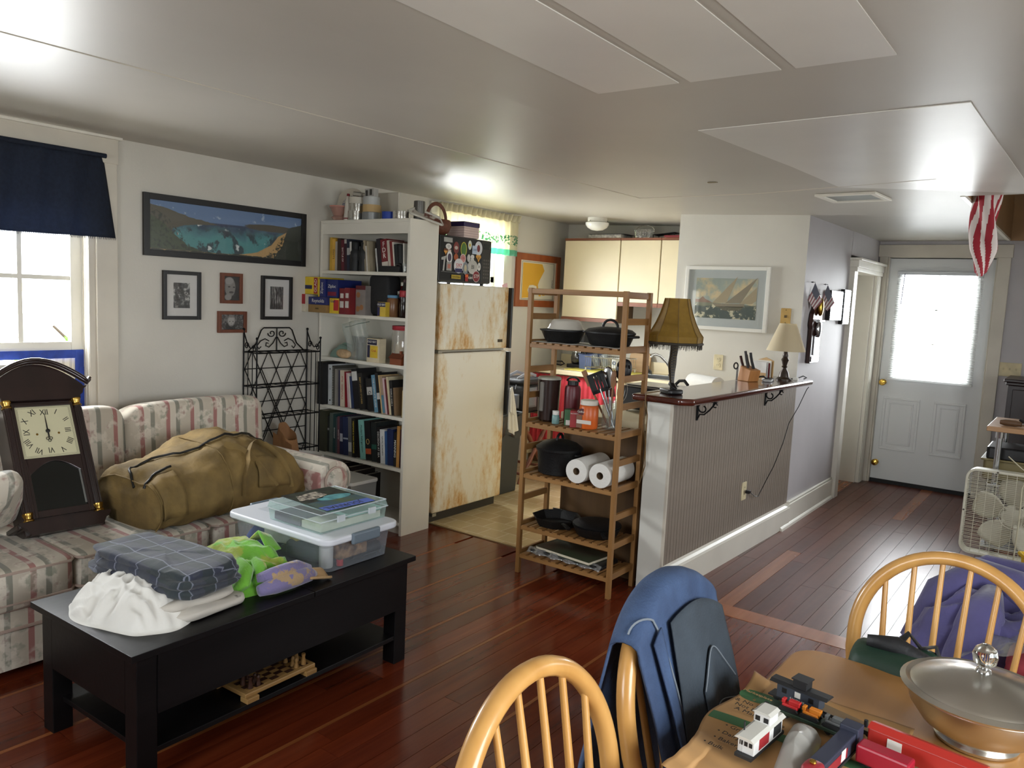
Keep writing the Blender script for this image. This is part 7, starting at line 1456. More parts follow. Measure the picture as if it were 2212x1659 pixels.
for k, (x_, y_, a, lab) in enumerate(((0.30, 6.24, 0.45, 'clear glass tilted at the left of the dish rack'), (0.375, 6.25, 0.3, 'clear glass tilted in the middle of the dish rack'), (0.35, 6.33, 0.35, 'clear glass tilted at the back of the dish rack'))):
    g = thing('drinking_glass', lab, 'glass', (x_, y_, 0.960), rot=(0, -a, 0), group='glasses in the dish rack'); obj('cup', MB().lathe([(0.026, 0.0), (0.028, 0.004), (0.036, 0.115), (0.034, 0.115), (0.025, 0.01), (0, 0.008)], 18), MGL, g, smooth=40)
mgk = jar('blue_mug', 'white mug with a blue ring emblem in the dish rack', 'mug', 0.48, 6.26, 0.957, [(0.034, 0), (0.038, 0.004), (0.04, 0.09), (0.037, 0.09), (0.034, 0.01), (0, 0.008)], M('mug_white', (206, 206, 202), 0.3)); obj('ring_emblem', MB().tube([(0.014 * math.cos(a), -0.040, 0.05 + 0.014 * math.sin(a)) for a in [i * PI / 8 for i in range(16)]], 0.003, 5, True), cm((70, 96, 140)), mgk); obj('handle', MB().tube([(0.038, 0, 0.075), (0.065, 0, 0.07), (0.065, 0, 0.03), (0.036, 0, 0.02)], 0.005, 8), M('mug_white', (206, 206, 202)), mgk, smooth=60)
cbd = thing('cutting_board', 'tan wooden cutting board standing against the backsplash', 'cutting board', (0.56, 6.56, 0.917), rot=(math.radians(-8), 0, 0)); obj('board', MB().rbox(-0.11, 0.11, 0, 0.19, -0.008, 0.008, 0.05, 6, Matrix.Rotation(R90, 4, 'X')), wood('board_tan', (186, 152, 106), (166, 130, 84), 0.5, 0, 16), cbd, bev=0.003)
rc = thing('red_curtain', 'red gathered curtain hanging under the kitchen counter', 'curtain', (0.15, 6.045, 0.865)); MRC = M('red_cotton', (206, 60, 72), 0.8)
obj('fabric', MB().shell(lambda u, v: Vector((-0.44 + 0.9 * u, 0.010 * math.sin(u * 110) * (0.5 + 0.5 * v), -0.002 - 0.72 * v)), 180, 8, 0.0015), MRC, rc, smooth=179); obj('rod', MB().cyl((-0.46, 0.004, -0.002), (0.46, 0.004, -0.002), 0.005, n=8), MSTEEL, rc)
# ================================================================ THINGS ON THE BAMBOO RACK
MCI = M('cast_iron', (22, 22, 23), 0.5, 0.3, bump=0.15, bscale=120)
def oval(prof, sx, sy, mat, t, nm, n=32): return obj(nm, MB().lathe(prof, n, sx=sx, sy=sy), mat, t, smooth=45)
lin_ = thing('shelf_paper', 'white paper lining the top shelf of the bamboo rack', 'paper', (1.735, 3.64, 1.3195)); obj('sheet', MB().shell(lambda u, v: Vector((-0.28 + 0.56 * u, -0.132 + 0.262 * v, 0.0005 + 0.003 * (1 + math.sin(u * 25 + v * 6)) * 0.5)), 40, 10, 0.0006), M('liner_paper', (206, 202, 192), 0.7), lin_, smooth=179)
z4 = 1.3245
pa_ = thing('roasting_dish', 'black oval roasting dish holding an upturned pale bowl on rack', 'roasting dish', (1.585, 3.63, z4))
oval([(0.105, 0), (0.115, 0.006), (0.145, 0.058), (0.155, 0.062), (0.155, 0.068), (0.14, 0.066), (0.11, 0.012), (0, 0.01)], 0.88, 0.76, MCI, pa_, 'pan'); 
ub = thing('upturned_bowl', 'pale glass casserole bowl upside down in the roasting dish', 'bowl', (1.60, 3.63, z4 + 0.069)); oval([(0.115, 0.0), (0.12, 0.004), (0.11, 0.012), (0.095, 0.045), (0.08, 0.055), (0, 0.06)], 0.9, 0.75, M('bowl_pale', (192, 188, 178), 0.3), ub, 'bowl')
pb_ = thing('braiser_pan', 'black oval braiser with a domed lid and loop handle on rack', 'pan', (1.875, 3.64, z4))
oval([(0.11, 0), (0.12, 0.006), (0.145, 0.06), (0.15, 0.066), (0.14, 0.066), (0, 0.06)], 0.93, 0.8, MCI, pb_, 'pan'); oval([(0.152, 0.066), (0.152, 0.073), (0.13, 0.088), (0.06, 0.1), (0, 0.102)], 0.93, 0.8, MCI, pb_, 'lid')
obj('lid_handle', MB().tube([(-0.045 + 0.045 * (1 - math.cos(a)), 0, 0.098 + 0.04 * math.sin(a)) for a in [k * PI / 10 for k in range(11)]], 0.007, 8), MCI, pb_, smooth=60); obj('side_handle', MB().tube([(0.13, -0.04, 0.055), (0.155, -0.03, 0.055), (0.155, 0.03, 0.055), (0.13, 0.04, 0.055)], 0.007, 8), MCI, pb_, smooth=60)
z3 = 0.8745
pi_ = thing('water_pitcher', 'dark brown plastic pitcher with pale lid on the bamboo rack', 'pitcher', (1.515, 3.625, z3))
MPI = M('pitcher_brown', (46, 30, 26), 0.25)
obj('body', MB().lathe([(0.05, 0), (0.062, 0.01), (0.068, 0.2), (0.07, 0.235), (0.065, 0.235), (0, 0.23)], 28, sx=0.9, sy=1.0), MPI, pi_, smooth=40); obj('lid', MB().lathe([(0.071, 0.236), (0.071, 0.243), (0.064, 0.25), (0, 0.251)], 28, sx=0.9, sy=1.0), M('lid_sage', (172, 172, 158), 0.4), pi_, smooth=40)
obj('handle', MB().box(-0.012, 0.012, -0.078, -0.062, 0.06, 0.225), M('pitcher_smoke', (110, 106, 100), 0.2), pi_, bev=0.005)
bo = thing('steel_bottle', 'dark red steel water bottle with black loop cap on the rack', 'bottle', (1.640, 3.675, z3))
obj('body', MB().lathe([(0.042, 0), (0.045, 0.006), (0.045, 0.19), (0.04, 0.207), (0.03, 0.213), (0, 0.213)], 26), M('bottle_maroon', (92, 24, 34), 0.4), bo, smooth=40); obj('cap', MB().lathe([(0.031, 0.2135), (0.031, 0.235), (0, 0.238)], 24), MBLKP, bo, smooth=40); obj('cap_loop', MB().tube([(0.038 * math.cos(a), 0, 0.232 + 0.024 * math.sin(a)) for a in [k * PI / 10 for k in range(11)]], 0.008, 8, sq=(1.4, 0.7)), MBLKP, bo, smooth=60)
pj = jar('cocoa_jar', 'orange cocoa jar with white lid on the bamboo rack', 'jar', 1.805, 3.585, z3, [(0.048, 0), (0.052, 0.006), (0.052, 0.115), (0.046, 0.125), (0, 0.126)], M('jar_orange', (204, 96, 36), 0.35), [(0.046, 0.1265), (0.048, 0.128), (0.048, 0.15), (0.045, 0.153), (0, 0.153)], M('lid_white', (214, 208, 196), 0.4)); 
obj('brand_oval', MB().prism([(0.026 * math.cos(k * PI / 10) , 0.018 * math.sin(k * PI / 10)) for k in range(20)], (-0.012, -0.053, 0.092), (0.97, 0.2, 0), (0, 0, 1), (0, -0.0006, 0)), cm((84, 30, 24)), pj); text('print', 'Cadbury', 0.014, basis((-0.012, -0.0545, 0.092), (0.97, 0.2, 0), (0, 0, 1)), MWP, pj)
obj('label_strip', MB().box(-0.045, 0.04, -0.0535, -0.052, 0.028, 0.048, Matrix.Rotation(0.1, 4, 'Z')), M('strip_white', (206, 200, 190), 0.5), pj); obj('mug_print', MB().box(-0.045, -0.012, -0.0532, -0.05, 0.005, 0.072, Matrix.Rotation(0.05, 4, 'Z')), M('mug_brown', (120, 84, 64), 0.5), pj)
carton('spice_carton', 'red spice carton beside the orange cocoa jar', 1.705, 1.755, 3.535, 3.60, z3, 0.09, (150, 34, 36), rz=0.5, texts=[('McCORMICK', 0.008, 0.5, 0.84, 'w')])
carton('spice_carton', 'green spice carton behind the red spice carton', 1.655, 1.70, 3.565, 3.62, z3, 0.088, (40, 96, 50), rz=0.4, bands=[((0.2, 0.85), (0.03, 0.34), (206, 204, 196))])
jar('vitamin_bottle', 'small teal bottle with white cap on the bamboo rack', 'bottle', 1.605, 3.568, z3, [(0.02, 0), (0.021, 0.003), (0.021, 0.045), (0.018, 0.05), (0, 0.05)], M('bottle_teal', (110, 144, 142), 0.35), [(0.019, 0.05), (0.019, 0.072), (0, 0.073)], M('cap_white', (216, 214, 208), 0.4))
uj = thing('utensil_jar', 'clear glass jar full of cooking utensils on the bamboo rack', 'utensil jar', (1.90, 3.67, z3)); obj('glass', MB().lathe([(0.05, 0.001), (0.055, 0.006), (0.055, 0.15), (0.058, 0.16), (0.053, 0.16), (0.05, 0.15), (0.05, 0.01), (0, 0.008)], 24), MGL, uj, smooth=40)
def utensil(name, label, dx, dy, lean, az, mb_list):
    t = thing(name, label, 'utensil', (1.90 + dx, 3.67 + dy, z3 + 0.012), rot=(0, lean, az))
    for nm, m_, mt in mb_list: obj(nm, m_, mt, t, smooth=50)
MWU = wood('utensil_wood', (150, 106, 66), (122, 82, 48), 0.5, 2, 20)
utensil('slotted_turner', 'black slotted turner leaning left out of the utensil jar', 0.02, -0.01, -0.42, 0.15, [('handle', MB().cyl((0, 0, 0), (0, 0, 0.22), 0.006, n=8), MSTEEL), ('blade', MB().box(-0.05, -0.017, -0.003, 0.003, 0.2, 0.31).box(-0.012, 0.001, -0.003, 0.003, 0.2, 0.31).box(0.006, 0.019, -0.003, 0.003, 0.2, 0.31).box(0.024, 0.045, -0.003, 0.003, 0.2, 0.31).box(-0.05, 0.045, -0.003, 0.003, 0.2, 0.22).box(-0.05, 0.045, -0.003, 0.003, 0.295, 0.312), MBLKP)])
utensil('pasta_server', 'black pasta server rising at the right of the utensil jar', 0.02, 0.0, 0.10, 0.3, [('handle', MB().cyl((0, 0, 0), (0, 0, 0.26), 0.006, n=8), MBLKP), ('head', MB().sell((0, 0.0, 0.315), (0.085, 0.035, 0.12), 0.8, 20, 12), MBLKP)] + [('prong', MB().cyl((-0.03 + k * 0.02, -0.012, 0.33), (-0.03 + k * 0.02, -0.035, 0.345), 0.005, n=6), MBLKP) for k in range(4)])
utensil('serving_spoon', 'large steel serving spoon in the middle of the utensil jar', -0.01, 0.01, -0.12, 0.0, [('handle', MB().cyl((0, 0, 0), (0, 0, 0.2), 0.004, n=8), MSTEEL), ('bowl', MB().sell((0, 0, 0.26), (0.07, 0.018, 0.13), 0.9, 20, 12), MSTEEL)])
utensil('steel_ladle', 'steel ladle behind the slotted turner in the utensil jar', -0.01, 0.015, -0.25, 0.1, [('handle', MB().cyl((0, 0, 0), (0, 0, 0.24), 0.004, n=8), MSTEEL), ('cup', MB().sell((0, 0, 0.275), (0.07, 0.04, 0.06), 0.9, 20, 12), MSTEEL)])
utensil('wooden_spoon', 'wooden spoon standing right of the steel spoon', 0.0, -0.02, 0.03, 0.0, [('handle', MB().cyl((0, 0, 0), (0, 0, 0.22), 0.005, n=8), MWU), ('bowl', MB().sell((0, 0, 0.26), (0.035, 0.012, 0.1), 0.9, 16, 10), MWU)])
utensil('wooden_spatula', 'wooden spatula leaning far left in the utensil jar', -0.02, 0.0, -0.5, 0.2, [('handle', MB().cyl((0, 0, 0), (0, 0, 0.25), 0.006, n=8), MWU), ('blade', MB().box(-0.014, 0.014, -0.003, 0.003, 0.24, 0.33), MWU)])
utensil('wire_whisk', 'wire whisk at the right side of the utensil jar', 0.02, 0.01, 0.14, 0.0, [('handle', MB().cyl((0, 0, 0), (0, 0, 0.15), 0.007, n=8), MSTEEL), ('wires', MB().tube([(0.03 * math.sin(a), 0, 0.2 - 0.06 * math.cos(a)) for a in [k * PI / 8 for k in range(16)]], 0.0012, 4, True).tube([(0, 0.03 * math.sin(a), 0.2 - 0.06 * math.cos(a)) for a in [k * PI / 8 for k in range(16)]], 0.0012, 4, True), MCHR)])
utensil('red_silicone_spatula', 'dark red silicone scraper in the utensil jar', 0.0, 0.02, -0.18, 0.0, [('handle', MB().cyl((0, 0, 0), (0, 0, 0.17), 0.005, n=8), MSTEEL), ('blade', MB().box(-0.03, 0.03, -0.004, 0.004, 0.16, 0.25), cm((96, 40, 34)))])
z2 = 0.5845
do = thing('dutch_oven', 'black cast iron dutch oven with lid on the bamboo rack', 'dutch oven', (1.592, 3.645, z2))
obj('pot', MB().lathe([(0.105, 0), (0.115, 0.006), (0.125, 0.125), (0.13, 0.135), (0.12, 0.135), (0, 0.13)], 36), MCI, do, smooth=45); obj('lid', MB().lathe([(0.132, 0.1355), (0.134, 0.148), (0.122, 0.156), (0.1, 0.172), (0.05, 0.188), (0, 0.192)], 36), MCI, do, smooth=45); obj('lid_handle', MB().tube([(0.0, -0.03 + 0.03 * (1 - math.cos(a)), 0.187 + 0.035 * math.sin(a)) for a in [k * PI / 8 for k in range(9)]], 0.008, 8), MCI, do, smooth=60)
for s_ in (-1, 1): obj('lug_handle', MB().tube([(s_ * 0.12, -0.03, 0.118), (s_ * 0.138, -0.02, 0.118), (s_ * 0.138, 0.02, 0.118), (s_ * 0.12, 0.03, 0.118)], 0.006, 8), MCI, do, smooth=60)
MPT = M('paper_towel', (222, 220, 214), 0.9, bump=0.25, bscale=90)
for (x_, lab) in ((1.80, 'left paper towel roll lying on the bamboo rack beside the dutch oven'), (1.945, 'right paper towel roll lying on the bamboo rack at the post')):
    t = thing('paper_towel_roll', lab, 'paper towels', (x_, 3.63, z2 + 0.066), group='paper towel rolls on the rack', rz=0.03); obj('paper', MB().lathe([(0.02, -0.14), (0.064, -0.14), (0.065, -0.137), (0.065, 0.137), (0.064, 0.14), (0.02, 0.14), (0.02, -0.14)], 32, axis=(0, 1, 0), caps=False), MPT, t, smooth=40); obj('core', MB().lathe([(0.0185, -0.139), (0.0198, -0.139), (0.0198, 0.139), (0.0185, 0.139), (0.0185, -0.139)], 20, axis=(0, 1, 0), caps=False), M('core_brown', (120, 98, 72), 0.8), t, smooth=40)
z1_ = 0.2845
gp = thing('grill_pan', 'angular black cast iron skillet at the left of the low rack shelf', 'skillet', (1.60, 3.645, z1_)); ocp = lambda r, z_: [(r * math.cos(k * PI / 4 + PI / 8), r * math.sin(k * PI / 4 + PI / 8), z_) for k in range(8)]
g = MB(); vs = ocp(0.115, 0) + ocp(0.145, 0.052) + ocp(0.14, 0.052) + ocp(0.11, 0.006); g.add(vs, [tuple(range(7, -1, -1)), tuple(range(24, 32))] + [(a * 8 + k, a * 8 + (k + 1) % 8, (a + 1) * 8 + (k + 1) % 8, (a + 1) * 8 + k) for a in range(3) for k in range(8)]); obj('pan', g, MCI, gp, bev=0.002)
obj('handle', MB().tube([(0.10, -0.09, 0.042), (0.135, -0.115, 0.042), (0.165, -0.135, 0.035)], 0.011, 8, sq=(1.3, 0.6)), MCI, gp, smooth=60); obj('helper_handle', MB().tube([(-0.09, 0.10, 0.045), (-0.11, 0.125, 0.045), (-0.06, 0.135, 0.045), (-0.05, 0.12, 0.045)], 0.007, 8), MCI, gp, smooth=60)
rs = thing('round_skillet', 'round black cast iron skillet at the right of the low rack shelf', 'skillet', (1.865, 3.64, z1_)); obj('pan', MB().lathe([(0.105, 0), (0.112, 0.005), (0.132, 0.05), (0.135, 0.056), (0.128, 0.056), (0.106, 0.008), (0, 0.007)], 36), MCI, rs, smooth=45); obj('handle', MB().tube([(0.09, -0.09, 0.045), (0.11, -0.118, 0.045), (0.135, -0.14, 0.04)], 0.012, 8, sq=(1.3, 0.6)), MCI, rs, smooth=60)
r3 = thing('spare_lid', 'black cast iron lid lying inside the round skillet', 'lid', (1.865, 3.64, z1_ + 0.0575)); obj('disc', MB().lathe([(0.13, 0), (0.132, 0.006), (0.1, 0.012), (0, 0.01)], 32), MCI, r3, smooth=45)
z0_ = 0.1195
bt = thing('black_tray', 'black baking tray wrapped in plastic on the bottom rack shelf', 'tray', (1.72, 3.65, z0_)); obj('tray', MB().rbox(-0.235, 0.235, -0.105, 0.105, 0, 0.02, 0.02), MBLKP, bt, bev=0.006); obj('plastic_wrap', MB().shell(lambda u, v: Vector((-0.24 + 0.48 * u, -0.12 + 0.03 * v + 0.01 * math.sin(u * 30), 0.003 + 0.026 * v)), 40, 5, 0.0008), clear('wrap_film', (230, 230, 230), 0.15, 0.05, 0.2), bt, smooth=179)
gb_ = thing('green_atlas', 'flat dark green hardcover atlas lying on the black tray', 'book', (1.715, 3.645, z0_ + 0.0205), math.radians(-6)); obj('cover', MB().box(-0.19, 0.19, -0.1, 0.1, 0, 0.003).box(-0.19, 0.19, -0.1, 0.1, 0.017, 0.02).box(-0.19, -0.187, -0.1, 0.1, 0.003, 0.017), M('atlas_green', (56, 66, 44), 0.6, rgb2=(70, 58, 44), vscale=5), gb_); obj('pages', box(-0.187, 0.186, -0.096, 0.096, 0.003, 0.017), MPG, gb_)
# ================================================================ ON THE BAR
ZB = 1.0825
ll = thing('leg_lamp', 'leg shaped table lamp with a mustard fringed shade on the bar', 'lamp', (2.148, 3.86, ZB), math.radians(-36))
obj('base', MB().rbox(-0.062, 0.062, -0.045, 0.045, 0, 0.026, 0.02, 5), MBLKP, ll, bev=0.008, seg=3, smooth=40)
MSTK = M('fishnet_stocking', (44, 36, 20), 0.4); nt, b = nodes(MSTK); vec, ox, oy, oz = objxyz(nt)
d1_ = math_(nt, 'ABSOLUTE', math_(nt, 'SUBTRACT', math_(nt, 'FRACT', math_(nt, 'MULTIPLY', math_(nt, 'ADD', ox, oz), 70)), 0.5)); d2_ = math_(nt, 'ABSOLUTE', math_(nt, 'SUBTRACT', math_(nt, 'FRACT', math_(nt, 'MULTIPLY', math_(nt, 'SUBTRACT', ox, oz), 70)), 0.5))
nt.links.new(mixnode(nt, math_(nt, 'LESS_THAN', math_(nt, 'MINIMUM', d1_, d2_), 0.16), lin((70, 56, 24)), lin((20, 18, 14))), b.inputs['Base Color'])
obj('leg', MB().tube([(0.008, 0, 0.03), (0.0, 0, 0.06), (-0.008, 0, 0.11), (-0.012, 0, 0.16), (-0.006, 0, 0.2), (0.0, 0, 0.24), (0.004, 0, 0.29)], 0.02, 16, rad=[0.013, 0.012, 0.017, 0.0235, 0.021, 0.022, 0.026]), MSTK, ll, smooth=60)
sh_ = MB(); sh_.tube([(-0.018, 0, 0.052), (0.0, 0, 0.05), (0.03, 0, 0.035), (0.05, 0, 0.031)], 0.013, 10, rad=[0.012, 0.015, 0.012, 0.006]); sh_.cyl((-0.014, 0, 0.026), (-0.012, 0, 0.052), 0.003, 0.006, 8); obj('shoe', sh_, MBLKP, ll, smooth=60)
MSH = M('mustard_shade', (150, 118, 44), 0.75, var=0.05, vscale=40); nt, b = nodes(MSH); out = nt.nodes['Material Output']; tl = nt.nodes.new('ShaderNodeBsdfTranslucent'); tl.inputs[0].default_value = lin((170, 134, 60)); mx_ = nt.nodes.new('ShaderNodeMixShader'); mx_.inputs[0].default_value = 0.35; nt.links.new(b.outputs[0], mx_.inputs[1]); nt.links.new(tl.outputs[0], mx_.inputs[2]); nt.links.new(mx_.outputs[0], out.inputs[0])
prof = [(0.145, 0.275), (0.147, 0.31), (0.128, 0.335), (0.105, 0.38), (0.085, 0.43), (0.072, 0.475), (0.064, 0.51)]
sd = MB()
def shp(k, r, z_): a = k * PI / 4 + PI / 8; return (r * math.cos(a), r * math.sin(a), z_)
for i in range(len(prof) - 1):
    for k in range(8): sd.add([shp(k, *prof[i]), shp(k + 1, *prof[i]), shp(k + 1, *prof[i + 1]), shp(k, *prof[i + 1])], [(0, 1, 2, 3)])
so_ = obj('shade', sd, MSH, ll)
for k in range(8): obj('shade_rib', MB().tube([shp(k, r + 0.001, z_) for r, z_ in prof], 0.0025, 5), M('shade_trim', (110, 84, 34), 0.7), so_, smooth=60)
fr = MB(); rd = random.Random(5)
for k in range(8):
    for j in range(22):
        p0, p1 = Vector(shp(k, 0.147, 0.275)), Vector(shp(k + 1, 0.147, 0.275)); p_ = p0.lerp(p1, j / 22); fr.cyl(p_, p_ + Vector((rd.uniform(-0.003, 0.003), rd.uniform(-0.003, 0.003), -rd.uniform(0.028, 0.038))), 0.0016, 0.001, 4)
fo = obj('fringe', fr, M('fringe_dark', (54, 48, 38), 0.8), so_); fo['kind'] = 'stuff'
obj('fringe_band', MB().tube([shp(k, 0.148, 0.272) for k in range(8)], 0.007, 6, True), M('fringe_dark', (54, 48, 38)), so_)
lc_ = thing('lamp_cord', 'brown lamp cord hanging down the end of the half wall', 'cord', (2.13, 3.70, 0.45))
obj('wire', MB().tube([(x - 2.13, y - 3.70, z_ - 0.45) for x, y, z_ in ((2.10, 3.82, 1.092), (2.09, 3.68, 1.09), (2.10, 3.655, 1.06), (2.115, 3.66, 0.98), (2.10, 3.69, 0.84), (2.105, 3.69, 0.7), (2.075, 3.70, 0.60), (2.09, 3.70, 0.68), (2.095, 3.70, 0.8), (2.07, 3.705, 0.95))], 0.0028, 6), M('cord_brown', (110, 84, 44), 0.5), lc_, smooth=60)
tl_ = thing('small_lamp', 'small dark turned lamp with a cream shade at the far bar end', 'lamp', (2.275, 5.36, ZB))
obj('stem', MB().lathe([(0.052, 0), (0.052, 0.008), (0.035, 0.022), (0.03, 0.05), (0.016, 0.075), (0.014, 0.085), (0.021, 0.092), (0.014, 0.1), (0.02, 0.125), (0.026, 0.14), (0.016, 0.155), (0.02, 0.17), (0.014, 0.185), (0.012, 0.215), (0, 0.215)], 20), M('lamp_bronze', (54, 44, 36), 0.4, 0.4), tl_, smooth=40)
MCS = M('cream_shade', (204, 190, 160), 0.8); nt, b = nodes(MCS); out = nt.nodes['Material Output']; tl = nt.nodes.new('ShaderNodeBsdfTranslucent'); tl.inputs[0].default_value = lin((206, 188, 150)); mx_ = nt.nodes.new('ShaderNodeMixShader'); mx_.inputs[0].default_value = 0.3; nt.links.new(b.outputs[0], mx_.inputs[1]); nt.links.new(tl.outputs[0], mx_.inputs[2]); nt.links.new(mx_.outputs[0], out.inputs[0])
obj('shade', MB().lathe([(0.128, 0.2), (0.055, 0.385)], 36, caps=False), MCS, tl_, smooth=60); obj('shade_holder', MB().cyl((0, 0, 0.21), (0, 0, 0.375), 0.004, n=8).cyl((-0.055, 0, 0.38), (0.055, 0, 0.38), 0.002, n=6), MBRASS, tl_)
sw = thing('cord_switch', 'short black lamp cord with white tag beside the small lamp', 'cord', (2.34, 5.45, ZB)); obj('wire', MB().tube([(-0.04, -0.03, 0.006), (0.0, 0.0, 0.012), (0.03, 0.03, 0.03), (0.05, 0.045, 0.02), (0.03, 0.05, 0.008)], 0.004, 6), MBLKP, sw, smooth=60); obj('tag', box(-0.02, 0.012, -0.035, -0.01, 0.0005, 0.018), MWP, sw)
cd_ = thing('black_power_cord', 'black power cord running down the beadboard to the outlet', 'cord', (2.285, 5.05, 0.30))
obj('wire', MB().tube([(x - 2.285, y - 5.05, z_ - 0.30) for x, y, z_ in ((2.408, 5.50, 1.04), (2.395, 5.50, 1.02), (2.36, 5.47, 0.9), (2.31, 5.45, 0.78), (2.295, 5.40, 0.64), (2.292, 5.25, 0.5), (2.29, 5.12, 0.42), (2.288, 4.99, 0.335), (2.285, 4.93, 0.35), (2.282, 4.86, 0.385), (2.276, 4.81, 0.398))], 0.0028, 6), MBLKP, cd_, smooth=60); obj('plug', MB().cbox((2.285 - 2.285, 4.805 - 5.05, 0.40 - 0.30), (0.03, 0.03, 0.02)), MBLKP, cd_, bev=0.004)
def outlet(name, label, c, rz, col=(216, 204, 168), kind='duplex'):
    t = thing(name, label, 'wall plate', c, rz); MP_ = cm(col); obj('plate', MB().rbox(-0.036, 0.036, -0.058, 0.058, 0, 0.005, 0.006, 3, Matrix(((0, 0, 1, 0), (1, 0, 0, 0), (0, 1, 0, 0), (0, 0, 0, 1)))), MP_, t, bev=0.0015)
    if kind == 'duplex':
        for z_ in (-0.022, 0.022):
            r_ = obj('receptacle', MB().lathe([(0.0165, 0), (0.0165, 0.002), (0, 0.002)], 18, (0.005, 0, z_), (1, 0, 0)), MP_, t)
            for y_ in (-0.006, 0.006): obj('slot', box(0.0068, 0.0075, y_ - 0.001, y_ + 0.001, z_ - 0.002, z_ + 0.007), MINK, r_)
    elif kind == 'phone':
        obj('jack', box(0.005, 0.009, -0.009, 0.009, -0.01, 0.008), cm((90, 74, 44)), t)
        for z_ in (-0.045, 0.045): obj('screw', MB().lathe([(0.004, 0), (0.003, 0.0015), (0, 0.002)], 10, (0.005, 0, z_), (1, 0, 0)), cm((110, 96, 60)), t)
    elif kind == 'switch':
        pass
    return t
p_ = in_pen((0.0112, 1.085, 0.40)); outlet('wall_outlet', 'cream duplex outlet low on the beadboard half wall', p_, PT)
outlet('wall_outlet', 'cream duplex outlet on the kitchen wall under the sailing picture', (1.689, YS - 0.0005, 1.143), -R90)
outlet('phone_plate', 'tan phone jack plate beside the sailing picture', (2.164, YS - 0.0005, 1.513), -R90, (186, 152, 88), 'phone')
kb_ = thing('knife_block', 'wooden knife block full of knives on the bar', 'knife block', (2.145, 5.03, ZB), math.radians(-25))
obj('block', MB().prism([(-0.05, 0), (0.05, 0), (0.065, 0.075), (-0.03, 0.1)], (0, -0.045, 0), (1, 0, 0), (0, 0, 1), (0, 0.09, 0)), wood('block_maple', (176, 120, 66), (150, 98, 50), 0.4, 2, 16), kb_, bev=0.004)
for k, (x_, y_, l_, col_) in enumerate(((-0.02, -0.025, 0.075, (70, 34, 30)), (-0.015, 0.02, 0.085, (74, 36, 30)), (0.015, -0.02, 0.11, (46, 40, 38)), (0.02, 0.022, 0.10, (26, 26, 28)), (0.045, 0.0, 0.085, (28, 28, 30)))):
    kn = obj('knife_handle', MB().tube([(x_, y_, 0.085), (x_ - 0.02, y_, 0.085 + l_ * 0.5), (x_ - 0.035, y_, 0.085 + l_)], 0.009, 8, sq=(1.2, 0.75)), cm(col_), kb_, smooth=60)
sx_ = thing('kitchen_scissors', 'black handled kitchen scissors beside the knife block', 'scissors', (2.085, 4.99, ZB)); obj('blades', MB().cbox((0.0, 0, 0.045), (0.012, 0.004, 0.088)), MSTEEL, sx_); obj('grip', MB().tube([(-0.012 + 0.014 * math.cos(a), 0, 0.095 + 0.02 * math.sin(a)) for a in [k * PI / 6 for k in range(12)]], 0.005, 6, True), MBLKP, sx_, smooth=60)
lr = thing('letter_rack', 'wooden letter rack holding envelopes behind the knife block', 'letter rack', (2.16, 5.24, ZB), math.radians(-15)); MLR = wood('rack_pine', (190, 156, 104), (168, 132, 82), 0.5, 2, 18)
obj('back', MB().prism([(-0.06, 0), (0.06, 0), (0.06, 0.13), (0.0, 0.15), (-0.06, 0.13)], (0, 0.04, 0), (1, 0, 0), (0, 0, 1), (0, 0.008, 0)), MLR, lr); obj('base', box(-0.06, 0.06, -0.045, 0.048, 0, 0.01), MLR, lr); obj('front', box(-0.06, 0.06, -0.045, -0.038, 0.01, 0.05), MLR, lr)
for k, (y_, h_, col_, lab) in enumerate(((-0.03, 0.11, (206, 204, 200), 'front white envelope in the letter rack'), (-0.012, 0.115, (196, 192, 186), 'second grey white envelope in the letter rack'), (0.006, 0.105, (110, 40, 44), 'dark red booklet in the letter rack'), (0.024, 0.12, (214, 208, 196), 'rear cream envelope in the letter rack'))):
    e_ = thing('envelope', lab, 'envelope', (2.16, 5.24, ZB + 0.0105), math.radians(-15), 'mail in the letter rack'); obj('paper', box(-0.055, 0.055, y_ - 0.004, y_ + 0.004, 0, h_), cm(col_), e_)
rm = thing('cordless_handset', 'grey remote keypad lying on the bar beside the lamp', 'remote', (2.235, 5.17, ZB), math.radians(12)); obj('body', MB().rbox(-0.03, 0.03, -0.09, 0.09, 0.0005, 0.016, 0.012), M('remote_silver', (160, 160, 158), 0.4), rm, bev=0.004)
for i in range(3):
    for j in range(7): obj('key', box(-0.02 + i * 0.015, -0.01 + i * 0.015, -0.065 + j * 0.019, -0.053 + j * 0.019, 0.016, 0.019), MBLKP, rm)
gl2 = thing('sunglasses', 'black sunglasses lying on the bar next to the remote', 'sunglasses', (2.2, 5.10, ZB)); obj('frame', MB().tube([(-0.03, -0.02, 0.01), (0.0, -0.03, 0.03), (0.03, -0.02, 0.035), (0.035, 0.03, 0.02), (0.0, 0.05, 0.01)], 0.006, 6), MBLKP, gl2, smooth=60)
